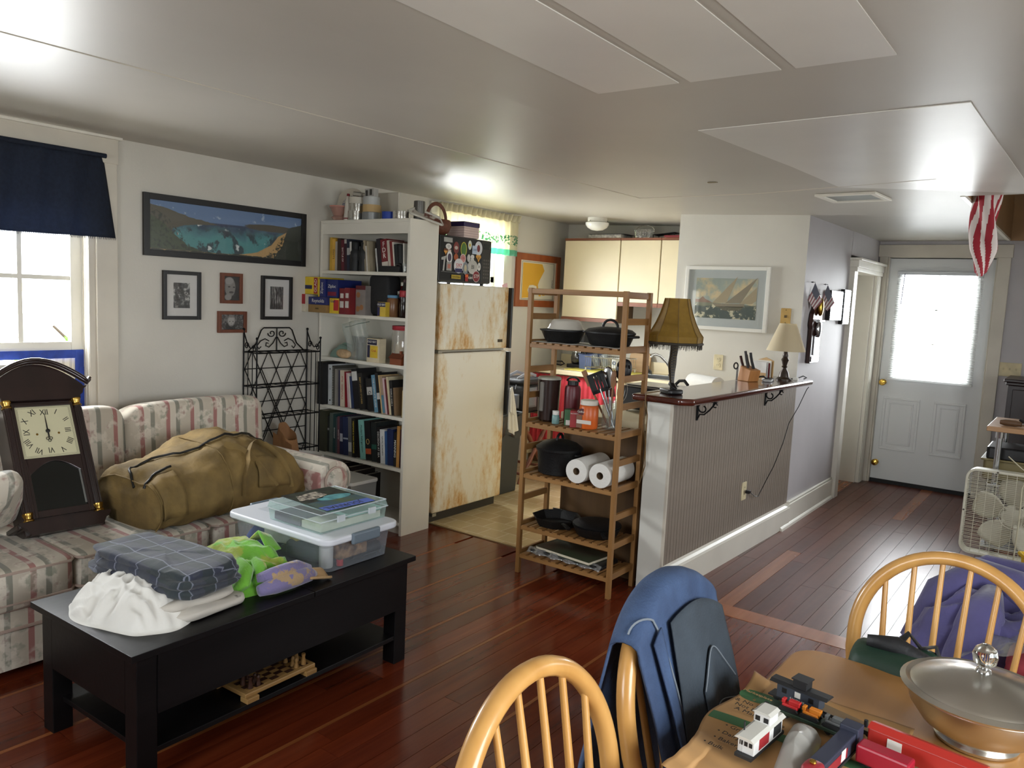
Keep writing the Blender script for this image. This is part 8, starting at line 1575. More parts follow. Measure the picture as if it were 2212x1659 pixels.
# on the kitchen side counter behind the bar
ptr = thing('counter_paper_towels', 'paper towel roll lying behind the bar on the kitchen counter', 'paper towels', (1.80, 5.15, 0.9005), math.radians(62)); obj('paper', MB().lathe([(0.02, -0.14), (0.062, -0.14), (0.062, 0.14), (0.02, 0.14), (0.02, -0.14)], 30, (0, 0, 0.118), axis=(0, 1, 0), caps=False), MPT, ptr, smooth=40); obj('core', MB().lathe([(0.0185, -0.139), (0.0198, -0.139), (0.0198, 0.139), (0.0185, 0.139), (0.0185, -0.139)], 18, (0, 0, 0.118), axis=(0, 1, 0), caps=False), M('core_brown', (120, 98, 72)), ptr)
obj('holder', MB().box(-0.06, 0.06, -0.15, 0.15, 0, 0.012).cyl((0, -0.155, 0.118), (0, 0.155, 0.118), 0.012, n=10).box(-0.012, 0.012, -0.155, -0.147, 0.01, 0.125).box(-0.012, 0.012, 0.147, 0.155, 0.01, 0.125), MLR, ptr)
tst = thing('toaster_oven', 'black and steel toaster oven behind the leg lamp', 'toaster oven', (1.83, 4.35, 0.9005), math.radians(-4)); obj('body', MB().box(-0.17, 0.17, -0.15, 0.15, 0.015, 0.155), MBLKP, tst, bev=0.01); obj('steel_top', MB().box(-0.165, 0.165, -0.10, 0.148, 0.156, 0.162), MSTEEL, tst, bev=0.003); obj('handle', MB().tube([(0.05, 0.13, 0.165), (0.07, 0.14, 0.19), (0.11, 0.13, 0.195), (0.14, 0.12, 0.17)], 0.010, 8), MBLKP, tst, smooth=60)
for a in (-0.14, 0.14):
    for c in (-0.12, 0.12): obj('foot', MB().cyl((a, c, 0), (a, c, 0.016), 0.012, n=8), MBLKP, tst)
# ================================================================ HALL WALL
MFB = {}
def mini_flag(label, y, zt):
    t = thing('small_flag', label, 'flag', (2.281, y, zt), group='small flags on the hall wall')
    obj('pin', MB().cyl((0, 0, 0), (0.012, 0, 0.0), 0.003, n=8).lathe([(0.006, 0.011), (0.005, 0.016), (0, 0.017)], 10, axis=(1, 0, 0)), MBLKP, t)
    d_ = Vector((0.8, 0.6, 0)); o_ = Vector((0.03, 0, -0.004)); T_, L_, B_, R_ = (0, 0), (-0.042, -0.125), (0.012, -0.195), (0.062, -0.13)
    def bil(s_, t_):
        q = [T_[i] * (1 - s_) * (1 - t_) + L_[i] * s_ * (1 - t_) + B_[i] * s_ * t_ + R_[i] * (1 - s_) * t_ for i in range(2)]; return o_ + d_ * q[0] + Vector((0, 0, q[1]))
    nn = Vector((0.6, -0.8, 0)) * 0.0012
    def patch(nm, s0, s1, t0, t1, m_, off): obj(nm, MB().add([bil(s0, t0) + nn * off, bil(s1, t0) + nn * off, bil(s1, t1) + nn * off, bil(s0, t1) + nn * off] + [bil(s0, t0) + nn * (off + 1), bil(s1, t0) + nn * (off + 1), bil(s1, t1) + nn * (off + 1), bil(s0, t1) + nn * (off + 1)], [(3, 2, 1, 0), (4, 5, 6, 7), (0, 1, 5, 4), (1, 2, 6, 5), (2, 3, 7, 6), (3, 0, 4, 7)]), m_, t)
    for k in range(9): patch('stripe', 0, 1, k / 9, (k + 1) / 9, cm((112, 34, 44)) if k % 2 == 0 else cm((190, 180, 176)), 0)
    patch('canton', 0, 0.5, 0, 0.62, cm((34, 34, 58)), 1)
    obj('stick', MB().cyl((0.0, 0, 0), (0.032, 0, 0.0), 0.002, n=6), MBLKP, t)
mini_flag('small American flag pinned nearest the corner of the hall wall', 5.78, 1.765); mini_flag('small American flag pinned beside the black plaque', 6.11, 1.762)
for (y0_, y1_, za, zb, lab) in ((6.215, 6.56, 1.495, 1.725, 'black framed glass plaque nearer the flags reflecting the blinds'), (6.60, 6.80, 1.465, 1.745, 'narrow black framed glass plaque beside the doorway trim')):
    t = thing('glass_plaque', lab, 'plaque', (2.286, (y0_ + y1_) / 2, (za + zb) / 2)); hy_, hz_ = (y1_ - y0_) / 2, (zb - za) / 2
    obj('backing', box(0, 0.03, -hy_, hy_, -hz_, hz_), MFRB, t, bev=0.002); obj('mirror_glass', box(0.03, 0.032, -hy_ + 0.01, hy_ - 0.01, -hz_ + 0.01, hz_ - 0.01), M('plaque_mirror', (200, 204, 210), 0.05, 0.9), t)
hp = thing('wall_plaque', 'dark wood plaque with silver and brass figures behind the small lamp', 'plaque', (2.282, 5.92, 1.18)); MDW = wood('plaque_walnut', (56, 30, 24), (40, 20, 16), 0.25, 2, 14)
obj('board', MB().prism([(-0.11, 0), (0.11, 0), (0.11, 0.25), (0.13, 0.28), (0.11, 0.36), (0.07, 0.4), (0.07, 0.44), (0.03, 0.5), (-0.03, 0.5), (-0.07, 0.44), (-0.07, 0.4), (-0.11, 0.36), (-0.13, 0.28), (-0.11, 0.25)], (0, 0, 0), (0, 1, 0), (0, 0, 1), (0.03, 0, 0)), MDW, hp, bev=0.004)
obj('silver_plate', MB().box(0.03, 0.04, -0.06, 0.06, 0.06, 0.2), M('plaque_mirror', (200, 204, 210)), hp, bev=0.003); obj('silver_figure', MB().sell((0.045, -0.01, 0.25), (0.04, 0.08, 0.12), 0.9, 16, 12), M('plaque_mirror', (200, 204, 210)), hp, smooth=60); obj('brass_figure', MB().sell((0.045, 0.0, 0.41), (0.04, 0.07, 0.13), 0.9, 16, 12), MBRASS, hp, smooth=60); obj('hook_bar', MB().cyl((0.05, -0.05, 0.31), (0.05, 0.08, 0.31), 0.012, n=10), MCHR, hp, smooth=60); obj('name_plate', box(0.03, 0.036, -0.09, 0.09, 0.012, 0.05), M('plaque_mirror', (200, 204, 210)), hp)
sv = thing('switch_plate', 'cream triple light switch plate beside the entry door', 'light switch', (3.40, YD - 0.0005, 1.145), -R90); obj('plate', MB().box(0, 0.006, -0.085, 0.085, -0.058, 0.058), cm((206, 192, 152)), sv, bev=0.002)
for y_ in (-0.046, 0, 0.046): obj('toggle', box(0.006, 0.018, y_ - 0.005, y_ + 0.005, -0.004, 0.014), cm((190, 176, 138)), sv)
# ceiling register
cv = thing('ceiling_register', 'white framed grey register in the hall ceiling', 'vent', (2.762, 4.78, CB - 0.0005), math.radians(-4)); f = MB(); f.box(-0.165, 0.165, -0.16, -0.125, -0.014, 0).box(-0.165, 0.165, 0.125, 0.16, -0.014, 0).box(-0.165, -0.13, -0.125, 0.125, -0.014, 0).box(0.13, 0.165, -0.125, 0.125, -0.014, 0); obj('frame', f, MTRIM, cv, bev=0.003); obj('panel', box(-0.13, 0.13, -0.125, 0.125, -0.006, 0), M('register_grey', (150, 156, 152), 0.5), cv)
sh2 = thing('smoke_spot', 'tiny tan patch of loose tape on the ceiling', 'tape', (2.22, 4.05, ceil_z(2.22) - 0.0005)); obj('tape', MB().box(-0.03, 0.02, -0.008, 0.012, -0.004, 0.0), cm((130, 118, 90)), sh2)
# hanging flag in the stair opening
fl_ = thing('hanging_flag', 'red and white striped American flag hanging in the stair opening', 'flag', (3.375, 5.2, 1.82))
FLN = 110
def ff(u, v, side=0.0):
    h = 0.62 * v; w = 0.062 - 0.012 * (1 - v) * 0.5; w *= 1 - 0.55 * max(0, 0.22 - v) / 0.22
    a = 2 * PI * (u + 0.42 * v); r = 1 + 0.28 * math.sin(3 * a + 2 * v)
    return Vector((w * r * math.cos(2 * PI * u) * 1.05 + 0.012 * (1 - v), 0.6 * w * r * math.sin(2 * PI * u), h + 0.02 * math.sin(2 * PI * u) * (1 - v)))
m_ = MB(); nu, nv = FLN, 40
m_.grid(ff, nu, nv, True)
for k in range(len(m_.f)):
    i = k % nu; j = k // nu
    m_.mi[k] = int(((i / nu) * 13 + 3.2 * j / nv + 0.9 * math.sin(6 * j / nv))) % 2
obj('cloth', m_, [M('flag_red', (150, 26, 42), 0.75), M('flag_white', (212, 200, 196), 0.75)], fl_, smooth=179)
obj('hanging_cord', MB().cyl((0, 0, 0.6), (0, 0, 0.95), 0.004, n=6), MWP, fl_); obj('hanging_rod', MB().cyl((-0.075, 0, 0.95), (0.9, 0, 0.95), 0.012, n=10), MTW, fl_)
# ================================================================ RIGHT SIDE: CART, FAN, CABINET, BINS
dk = thing('dark_cabinet', 'dark wood cabinet against the door wall at the right edge', 'cabinet', (3.86, 7.50, 0)); MDC = wood('dark_cherry', (46, 26, 24), (32, 18, 17), 0.35, 2, 14); 
obj('body', box(-0.42, 0.42, -0.23, 0.28, 0, 1.05), MDC, dk, bev=0.004); obj('cornice', MB().box(-0.45, 0.45, -0.26, 0.28, 1.075, 1.10).box(-0.435, 0.435, -0.245, 0.28, 1.05, 1.075), MDC, dk, bev=0.006)
for x_ in (-0.2, 0.2): obj('door', box(x_ - 0.185, x_ + 0.185, -0.245, -0.231, 0.08, 1.02), MDC, dk, bev=0.004)
ca = thing('work_cart', 'rolling cart with butcher block top and steel legs by the door', 'cart', (3.87, 5.9, 0)); MBUT = wood('butcher_block', (178, 138, 98), (150, 112, 76), 0.4, 0, 14)
obj('top', box(-0.40, 0.40, -0.30, 0.30, 0.872, 0.902), MBUT, ca, bev=0.004)
for a in (-1, 1):
    for c in (-1, 1):
        obj('leg', MB().cyl((a * 0.33, c * 0.25, 0.09), (a * 0.33, c * 0.25, 0.872), 0.0175, n=14), MSTEEL, ca, smooth=40); ca_ = obj('caster', MB().lathe([(0.012, -0.016), (0.038, -0.016), (0.042, 0), (0.038, 0.016), (0.012, 0.016)], 18, (a * 0.33, c * 0.25, 0.042), (1, 0.3, 0)), MBLKP, ca, smooth=40); obj('caster_fork', MB().box(a * 0.33 - 0.022, a * 0.33 + 0.022, c * 0.25 - 0.012, c * 0.25 + 0.012, 0.075, 0.095), MBLKP, ca_)
        obj('collar', MB().cyl((a * 0.33, c * 0.25, 0.83), (a * 0.33, c * 0.25, 0.872), 0.023, n=14), MCHR, ca, smooth=40)
obj('shelf', box(-0.37, 0.37, -0.29, 0.29, 0.53, 0.545), MSTEEL, ca, bev=0.003); obj('shelf', box(-0.37, 0.37, -0.29, 0.29, 0.14, 0.155), MSTEEL, ca, bev=0.003)
tb = thing('tool_case', 'olive tan tool case with black lid on the cart shelf', 'tool case', (3.80, 5.90, 0.546)); obj('body', MB().rbox(-0.34, 0.25, -0.16, 0.16, 0, 0.13, 0.02), M('case_olive', (120, 108, 72), 0.5), tb, bev=0.006); obj('lid', MB().rbox(-0.33, 0.24, -0.155, 0.155, 0.131, 0.21, 0.02), MBLKP, tb, bev=0.01); obj('rim', MB().box(-0.355, 0.26, -0.17, 0.17, 0.122, 0.134), M('case_olive', (120, 108, 72)), tb, bev=0.004)
ot = thing('olive_tray', 'olive metal tray lying on the black lid of the tool case', 'tray', (3.84, 5.88, 0.757)); obj('tray', MB().rbox(-0.17, 0.2, -0.13, 0.13, 0, 0.035, 0.02), M('tray_olive', (96, 100, 66), 0.4, 0.3), ot, bev=0.006)
sd_ = thing('screwdriver', 'brown handled chisel lying on the butcher block', 'tool', (3.565, 5.72, 0.9025), math.radians(-8)); obj('handle', MB().lathe([(0.0, 0), (0.014, 0.004), (0.02, 0.03), (0.02, 0.085), (0.015, 0.11), (0.016, 0.12), (0, 0.122)], 14, (-0.04, 0, 0.0205), (1, 0, 0)), M('handle_brown', (86, 62, 42), 0.4), sd_, smooth=50); obj('end_cap', MB().cyl((0.083, 0, 0.0205), (0.095, 0, 0.0205), 0.013, n=12), MSTEEL, sd_)
gl3 = jar('glue_tin', 'red lighter fluid bottle with white label on the butcher block', 'bottle', 3.70, 5.80, 0.902, [(0.028, 0), (0.03, 0.004), (0.03, 0.115), (0.024, 0.132), (0.012, 0.136), (0, 0.137)], M('tin_red', (190, 62, 44), 0.35), None, None, (0.0305, 0.03, 0.085, M('tin_label', (206, 198, 186), 0.5)))
bd = thing('black_drill', 'black power drill lying at the front of the butcher block', 'drill', (3.72, 5.71, 0.9025)); obj('motor', MB().sell((0, 0, 0.03), (0.13, 0.055, 0.058), 0.5, 24, 12), MBLKP, bd, smooth=60); obj('chuck', MB().cyl((-0.06, -0.0, 0.032), (-0.09, 0.0, 0.05), 0.014, 0.008, 10), MBLKP, bd)
# box fan
fn = thing('box_fan', 'cream box fan with wire grille tied to the front of the cart', 'fan', (3.665, 5.52, 0.115), rot=(math.radians(-2), 0, 0)); MFAN = M('fan_cream', (204, 200, 182), 0.45)
def rr(w, h, r, n=6):
    P = []
    for cx, cz, a0 in ((w - r, h - r, 0), (-w + r, h - r, R90), (-w + r, -h + r, PI), (w - r, -h + r, 3 * R90)):
        for k in range(n + 1): a = a0 + R90 * k / n; P.append((cx + r * math.cos(a), cz + r * math.sin(a)))
    return P
fw2 = 0.265; P1 = rr(fw2, fw2, 0.06); P2 = rr(fw2 - 0.012, fw2 - 0.012, 0.05); N = len(P1); vs = []
for (y_, P) in ((-0.05, P1), (0.05, P1), (0.05, P2), (-0.05, P2)): vs += [(x, y_, z_ + fw2) for x, z_ in P]
f = MB().add(vs, [(a * N + k, a * N + (k + 1) % N, ((a + 1) % 4) * N + (k + 1) % N, ((a + 1) % 4) * N + k) for a in range(4) for k in range(N)]); obj('housing', f, MFAN, fn, smooth=40)
g = MB()
for k in range(46):
    z_ = -0.25 + k * 0.0111; half = 0.253 if abs(z_) < 0.2 else 0.253 - (abs(z_) - 0.2) * 0.9
    g.cyl((-half, -0.048, z_ + fw2), (half, -0.048, z_ + fw2), 0.0011, n=4, caps=False)
for k in range(9): x_ = -0.2 + k * 0.05; g.cyl((x_, -0.046, fw2 - 0.252), (x_, -0.046, fw2 + 0.252), 0.0016, n=4, caps=False)
o_ = obj('front_grille', g, MFAN, fn); o_['kind'] = 'stuff'
g2 = MB()
for k in range(24): z_ = -0.25 + k * 0.0217; g2.cyl((-0.25, 0.048, z_ + fw2), (0.25, 0.048, z_ + fw2), 0.0014, n=4, caps=False)
o_ = obj('rear_grille', g2, MFAN, fn); o_['kind'] = 'stuff'
for k in range(5):
    a0 = k * 2 * PI / 5 + 0.35
    def bladef(u, v, a0=a0):
        r = 0.05 + 0.17 * v; a = a0 + (u - 0.5) * (1.0 + 0.25 * math.sin(PI * v)) * (1 - 0.35 * v ** 3); return Vector((r * math.cos(a), (u - 0.5) * 0.06, fw2 + r * math.sin(a)))
    obj('blade', MB().shell(bladef, 10, 8, 0.002), MFAN, fn, smooth=179)
obj('hub', MB().lathe([(0.06, -0.02), (0.066, 0.0), (0.066, 0.02), (0.0, 0.03)], 24, (0, 0.01, fw2), (0, -1, 0)), MFAN, fn, smooth=40); obj('hub_ring', MB().tube([(0.07 * math.cos(a), -0.046, fw2 + 0.07 * math.sin(a)) for a in [k * PI / 14 for k in range(28)]], 0.002, 5, True), MFAN, fn)
for (x_, z_) in ((-0.10, 0.258), (-0.258, 0.0), (-0.10, -0.258)): obj('screw', MB().lathe([(0.006, 0), (0.004, 0.002), (0, 0.0025)], 10, (x_, -0.05, fw2 + z_), (0, -1, 0)), cm((90, 84, 76)), fn)
obj('hanging_cord', MB().tube([(-0.06, 0.02, 0.62), (0.02, -0.03, 0.56), (0.06, -0.05, 0.545), (0.10, -0.05, 0.545), (0.14, -0.03, 0.57), (0.20, 0.02, 0.63)], 0.004, 6), M('cord_cream', (196, 190, 164), 0.6), fn, smooth=60)
obj('hanging_cord', MB().tube([(0.06, -0.056, 0.545), (0.03, -0.056, 0.45), (0.035, -0.056, 0.25), (0.03, -0.056, 0.0)], 0.004, 6), M('cord_cream', (196, 190, 164)), fn, smooth=60)
# floor clutter by the chair
sb_ = thing('clear_floor_tub', 'clear plastic tub on the floor beneath the fan', 'tub', (3.88, 4.62, 0.001)); tm = tub(0.21, 0.15, 0.002, 0.24, 0.85); tm.add([(-0.178, -0.127, 0.002), (0.178, -0.127, 0.002), (0.178, 0.127, 0.002), (-0.178, 0.127, 0.002)], [(3, 2, 1, 0)]); obj('tub', tm, clear('tub_film', (226, 228, 230), 0.4, 0.12, 0.08), sb_); obj('rim', MB().tube([(-0.21, -0.15, 0.24), (0.21, -0.15, 0.24), (0.21, 0.15, 0.24), (-0.21, 0.15, 0.24)], 0.006, 6, True), clear('rim_clear'), sb_)
pbg = thing('plastic_wrap_ball', 'crumpled clear plastic in the floor tub', 'plastic', (3.82, 4.60, 0.006)); obj('film', heap([(-0.09, -0.07), (0.06, -0.08), (0.1, 0.02), (0.03, 0.09), (-0.08, 0.06)], 0.17, 0.05, 5), clear('crumple_film', (220, 224, 228), 0.45, 0.08, 0.15), pbg, smooth=179)
yb2 = thing('yellow_tote', 'bright yellow plastic tote at the right edge by the fan', 'tote', (4.02, 4.25, 0.001), rot=(0, math.radians(0), 0.35)); ym_ = tub(0.20, 0.16, 0.002, 0.46, 0.9); ym_.add([(-0.18, -0.144, 0.002), (0.18, -0.144, 0.002), (0.18, 0.144, 0.002), (-0.18, 0.144, 0.002)], [(3, 2, 1, 0)]); obj('tub', ym_, M('tote_yellow', (208, 172, 30), 0.45), yb2); obj('rim', MB().tube([(-0.205, -0.165, 0.46), (0.205, -0.165, 0.46), (0.205, 0.165, 0.46), (-0.205, 0.165, 0.46)], 0.012, 8, True), M('tote_yellow', (208, 172, 30)), yb2)
tk = thing('low_bench', 'low dark bench behind the far dining chair holding coats', 'bench', (3.97, 2.80, 0.0)); obj('box', box(-0.42, 0.42, -0.38, 0.45, 0.0, 0.42), M('trunk_dark', (36, 32, 30), 0.6), tk, bev=0.008); obj('lid', box(-0.43, 0.43, -0.39, 0.46, 0.421, 0.445), M('trunk_dark', (36, 32, 30)), tk, bev=0.005)
MJK = M('violet_fleece', (82, 78, 126), 0.9, var=0.08, vscale=7, bump=0.2, bscale=60, sheen=0.3)
jk = thing('purple_jacket', 'bundled purple fleece jacket behind the far dining chair', 'jacket', (3.80, 2.72, 0.446)); obj('bundle', heap([(-0.24, -0.22), (-0.05, -0.28), (0.18, -0.26), (0.33, -0.1), (0.3, 0.14), (0.08, 0.24), (-0.14, 0.22), (-0.26, 0.04)], 0.27, 0.07, 3.0, peak=(0.0, 0.02), pw=3.0), MJK, jk, smooth=179)
obj('sleeve', MB().tube([(-0.2, -0.1, 0.1), (-0.14, -0.02, 0.25), (-0.06, 0.05, 0.31), (0.04, 0.02, 0.30), (0.12, -0.08, 0.27)], 0.06, 14, rad=[0.05, 0.065, 0.06, 0.06, 0.03]), MJK, jk, smooth=179); obj('sleeve', MB().tube([(-0.02, -0.03, 0.29), (-0.03, -0.14, 0.25), (-0.05, -0.22, 0.13), (-0.07, -0.26, 0.03)], 0.06, 14, rad=[0.03, 0.06, 0.065, 0.05]), MJK, jk, smooth=179); obj('collar_fold', MB().tube([(-0.12, 0.1, 0.29), (-0.05, 0.14, 0.33), (0.06, 0.13, 0.33), (0.1, 0.08, 0.31)], 0.03, 10), MJK, jk, smooth=179)
gbg = thing('green_bag', 'dark green nylon bag with black straps on the far chair', 'bag', (3.665, 1.945, 0.452)); MGN = M('nylon_forest', (30, 58, 44), 0.6, bump=0.3, bscale=20)
obj('body', MB().sell((0, 0, 0.16), (0.24, 0.16, 0.33), 0.42, 32, 18, lambda p: Vector((p.x + 0.02 * nz(p, 9, 2), p.y + 0.02 * nz(p, 9, 6), p.z * (1 - 0.35 * (p.x + 0.12)) + 0.012 * nz(p, 12, 1)))), MGN, gbg, smooth=179); obj('zip_flap', MB().tube([(-0.08, 0.0, 0.325), (-0.02, 0.01, 0.325), (0.05, 0.02, 0.295), (0.11, 0.02, 0.24)], 0.022, 10, rad=[0.014, 0.024, 0.024, 0.012]), MBB, gbg, smooth=179); obj('strap', MB().tube([(-0.02, 0.03, 0.32), (0.0, 0.06, 0.345), (0.03, 0.05, 0.32), (0.06, 0.06, 0.33), (0.08, 0.05, 0.28)], 0.012, 6, sq=(1, 0.4)), MBB, gbg, smooth=60)
rbg = thing('red_fabric_pack', 'folded dark red fabric packed in clear plastic behind the chair', 'fabric', (4.0, 2.48, 0.446)); MRF = M('fabric_crimson', (140, 50, 58), 0.85, var=0.1, vscale=14)
for k in range(4): obj('folded_layer', MB().sell((0.0, 0, 0.035 + k * 0.052), (0.36 - 0.02 * k, 0.20, 0.056), 0.3, 28, 8, crumple(0.01, 9, k)), MRF, rbg, smooth=179)
obj('clear_bag', MB().shell(lambda u, v: Vector((-0.27 + 0.48 * u, -0.11 + 0.20 * v + 0.01 * math.sin(u * 12), 0.10 + 0.15 * math.sin(PI * min(1, 0.15 + 0.8 * u)) + 0.012 * math.sin(u * 20 + v * 8))), 26, 12, 0.0008), clear('pack_film', (232, 234, 236), 0.12, 0.05, 0.2), rbg, smooth=179)
bbk = thing('black_case', 'flat black case standing behind the purple jacket at the right edge', 'case', (4.09, 3.15, 0.446)); obj('shell', MB().box(-0.30, 0.25, -0.05, 0.05, 0, 0.20), MBLKP, bbk, bev=0.012, seg=3); obj('latch', box(-0.2, -0.16, -0.054, -0.05, 0.12, 0.15), MSTEEL, bbk)
# ================================================================ OVERALLS ON CHAIR B
MDEN = M('blue_denim', (66, 88, 124), 0.85, rgb2=(44, 60, 90), vscale=9, vthr=(0.3, 0.7), bump=0.25, bscale=160); MDEND = M('faded_dark_denim', (62, 72, 82), 0.85, rgb2=(46, 54, 62), vscale=7, vthr=(0.3, 0.7), bump=0.2, bscale=160)
ov = thing('denim_overalls', 'blue denim bib overalls draped over the middle dining chair', 'overalls', (3.26, 1.53, 0.45))
def ridge(y):
    t = max(-1, min(1, (y - 1.515) / 0.225)); h = 0.275 + 0.228 * math.sqrt(max(0.0, 1 - t * t)); return 3.515 - 0.175 - h * math.tan(math.radians(11)), 0.445 + h + 0.004
def ovf(u, v, off=0.0):
    """v: 0 front hem, 0.45 ridge, 1 back hem"""
    y = 1.315 + 0.395 * u; rx, rz_ = ridge(1.335 + 0.34 * u); wob = 0.016 * math.sin(u * 13 + v * 4) + 0.012 * nz((u * 3, v * 5, 1), 2.2, 3)
    if v < 0.42:
        t = 1 - v / 0.42; z_ = rz_ - (rz_ - 0.41 - 0.04 * u) * t ** 1.05; x = rx + 0.034 + 0.04 * math.sin(t * R90) + t * 0.075 + wob * t; yy = y + 0.03 * t * (0.5 - u)
    elif v < 0.52:
        a = PI * (v - 0.42) / 0.10; x = rx + 0.036 * math.cos(a); z_ = rz_ + 0.022 * math.sin(a); yy = y
    else:
        t = (v - 0.52) / 0.48; z_ = rz_ - (rz_ - 0.22) * t; x = rx - 0.036 - 0.05 * math.sin(t * 2.2) + t * 0.02 + wob * t * 1.3; yy = 1.515 + (y - 1.515) * (1 + 0.25 * t) - 0.05 * t
    return Vector((x + off - 3.26, yy - 1.53, z_ - 0.45))
mo = MB(); mo.shell(ovf, 44, 60, -0.006)
obj('denim', mo, MDEN, ov, smooth=179)
obj('bib_panel', MB().shell(lambda u, v: ovf(0.30 + 0.66 * u, 0.02 + 0.36 * v) + Vector((0.010, 0, 0.004)), 26, 26, 0.003), MDEND, ov, smooth=179)
def pk(a, b_): return ovf(0.30 + 0.66 * a, 0.02 + 0.36 * b_) + Vector((0.017, 0, 0.004))
obj('bib_pocket', MB().shell(lambda u, v: pk(0.30 + 0.62 * u, 0.08 + (0.52 + 0.16 * math.sin(PI * u)) * v), 20, 18, 0.003), MDEND, ov, smooth=179)
MST = M('seam_thread', (120, 128, 136), 0.8)
obj('pocket_seam', MB().tube([pk(0.30 + 0.62 * k / 16, 0.08 + 0.52 + 0.16 * math.sin(PI * k / 16)) + Vector((0.004, 0, 0)) for k in range(17)], 0.0018, 5), MST, ov); obj('pocket_seam', MB().tube([pk(0.30 + 0.62 * k / 16, 0.08 + 0.40) + Vector((0.004, 0, 0)) for k in range(17)], 0.0014, 5), MST, ov)
pc0 = pk(0.62, 0.26) + Vector((0.005, 0, 0)); nrm = (pk(0.72, 0.26) - pk(0.52, 0.26)).normalized(); upv = (pk(0.62, 0.36) - pk(0.62, 0.16)).normalized()
sq_ = 0.021
obj('leather_patch', MB().prism([(-sq_, -sq_), (sq_, -sq_), (sq_, sq_), (-sq_, sq_)], pc0, (nrm * 0.92 + upv * 0.39), (upv * 0.92 - nrm * 0.39), nrm.cross(upv) * 0.0018), M('patch_cream', (196, 182, 150), 0.7), ov)
pts_ = [(0.011 * (1 + 0.35 * math.sin(2.2 * a)) * math.cos(a), 0.011 * (1 + 0.3 * math.cos(3 * a)) * math.sin(a)) for a in [k * PI / 10 for k in range(20)]]
obj('patch_emblem', MB().prism(pts_, pc0 + nrm.cross(upv) * 0.0018, nrm, upv, nrm.cross(upv) * 0.0008), M('patch_orange', (186, 104, 50), 0.7), ov)
obj('side_strap', MB().shell(lambda u, v: ovf(0.10 + 0.10 * u + 0.06 * v, 0.40 - 0.36 * v) + Vector((0.014 + 0.012 * v, 0, 0)), 6, 20, 0.004), MDEN, ov, smooth=179); obj('strap_end', MB().shell(lambda u, v: ovf(0.16 + 0.07 * u, 0.02) + Vector((0.03, 0, -0.02 - 0.10 * v)), 5, 8, 0.004), MDEN, ov, smooth=179)
obj('waist_seam', MB().tube([ovf(0.02 + 0.33 * k / 20, 0.47 - 0.30 * (k / 20) ** 2) + Vector((0.004, 0, 0.006)) for k in range(21)], 0.0022, 5), MST, ov)
# ================================================================ DINING TABLE THINGS
ZD = 0.7425
pg = thing('grocery_bag', 'flattened brown paper grocery bag with green print on the table', 'paper bag', (3.58, 1.40, ZD)); MGR = M('green_ink', (58, 100, 62), 0.7)
MKB = M('kraft_flat', (172, 132, 84), 0.75, var=0.05, vscale=8, bump=0.3, bscale=12)
def bgf(u, v):
    x = -0.163 + 0.328 * u; y = -0.225 + 0.455 * v; z_ = 0.0015 + 0.004 * (1 + nz((x, y, 0), 9, 2)) + 0.003 * math.sin(v * 60) * max(0, 0.35 - v) * 2
    if u < 0.12: z_ += 0.014 * (0.12 - u) / 0.12 * max(0, math.sin(v * 7.5 + 0.4)); x += 0.012 * math.sin(v * 9)
    return Vector((x, y, z_))
obj('paper', MB().shell(bgf, 50, 60, 0.0008), MKB, pg, smooth=179)
def lay_on(fn): return MB().shell(lambda u, v: (lambda p: bgf((p[0] + 0.163) / 0.328, (p[1] + 0.225) / 0.455) + Vector((0, 0, 0.0012)))(fn(u, v)), 22, 12, 0.0003)
obj('green_badge', lay_on(lambda u, v: (-0.118 + 0.048 * math.cos(2 * PI * u) * v, 0.140 + 0.024 * math.sin(2 * PI * u) * v)), MGR, pg); obj('green_band', lay_on(lambda u, v: (-0.158 + 0.32 * u, 0.0 + 0.03 * v)), MGR, pg); obj('green_band', lay_on(lambda u, v: (0.04 + 0.10 * u, -0.10 + 0.03 * v)), MGR, pg)
for (s_, x_, y_, sz) in (('& No Other', -0.104, 0.088, 0.0175), ('Not Like', -0.110, 0.070, 0.0175), ('A Marketplace', -0.084, 0.050, 0.0175), ('• Groceries', -0.087, -0.025, 0.0165), ('• Dairy', -0.107, -0.052, 0.0165), ('• Bakery', -0.100, -0.078, 0.0165), ('• Bulk', -0.117, -0.104, 0.0165)): text('bag_print', s_, sz, basis((x_, y_, 0.0135), (1, -0.08, 0), (0.08, 1, 0)), M('bag_ink', (40, 34, 26), 0.7), pg, ext=0.0002)
text('bag_print', 'Marketplace', 0.013, basis((-0.118, 0.140, 0.0125), (1, -0.12, 0), (0.12, 1, 0)), M('kraft_flat', (172, 132, 84)), pg, ext=0.0002)
def wheels(t, l, w, z_, mat):
    for s_ in (-1, 1):
        tk_ = obj('truck', MB().box(s_ * l - 0.016, s_ * l + 0.016, -w, w, z_, z_ + 0.006), mat, t)
        for a in (-0.009, 0.009): obj('wheel_set', MB().cyl((s_ * l + a, -w, 0.0055), (s_ * l + a, w, 0.0055), 0.0055, n=10), mat, tk_, smooth=40)
MTB = M('train_black', (30, 31, 33), 0.55); MTG = M('train_slate', (58, 64, 74), 0.55)
def tloc(x, y): return (x, y, ZD + 0.010)
c1_ = thing('toy_caboose', 'dark grey toy caboose with black roof on the paper bag', 'toy train', tloc(3.545, 1.548), math.radians(-9)); wheels(c1_, 0.038, 0.008, 0.004, MTB)
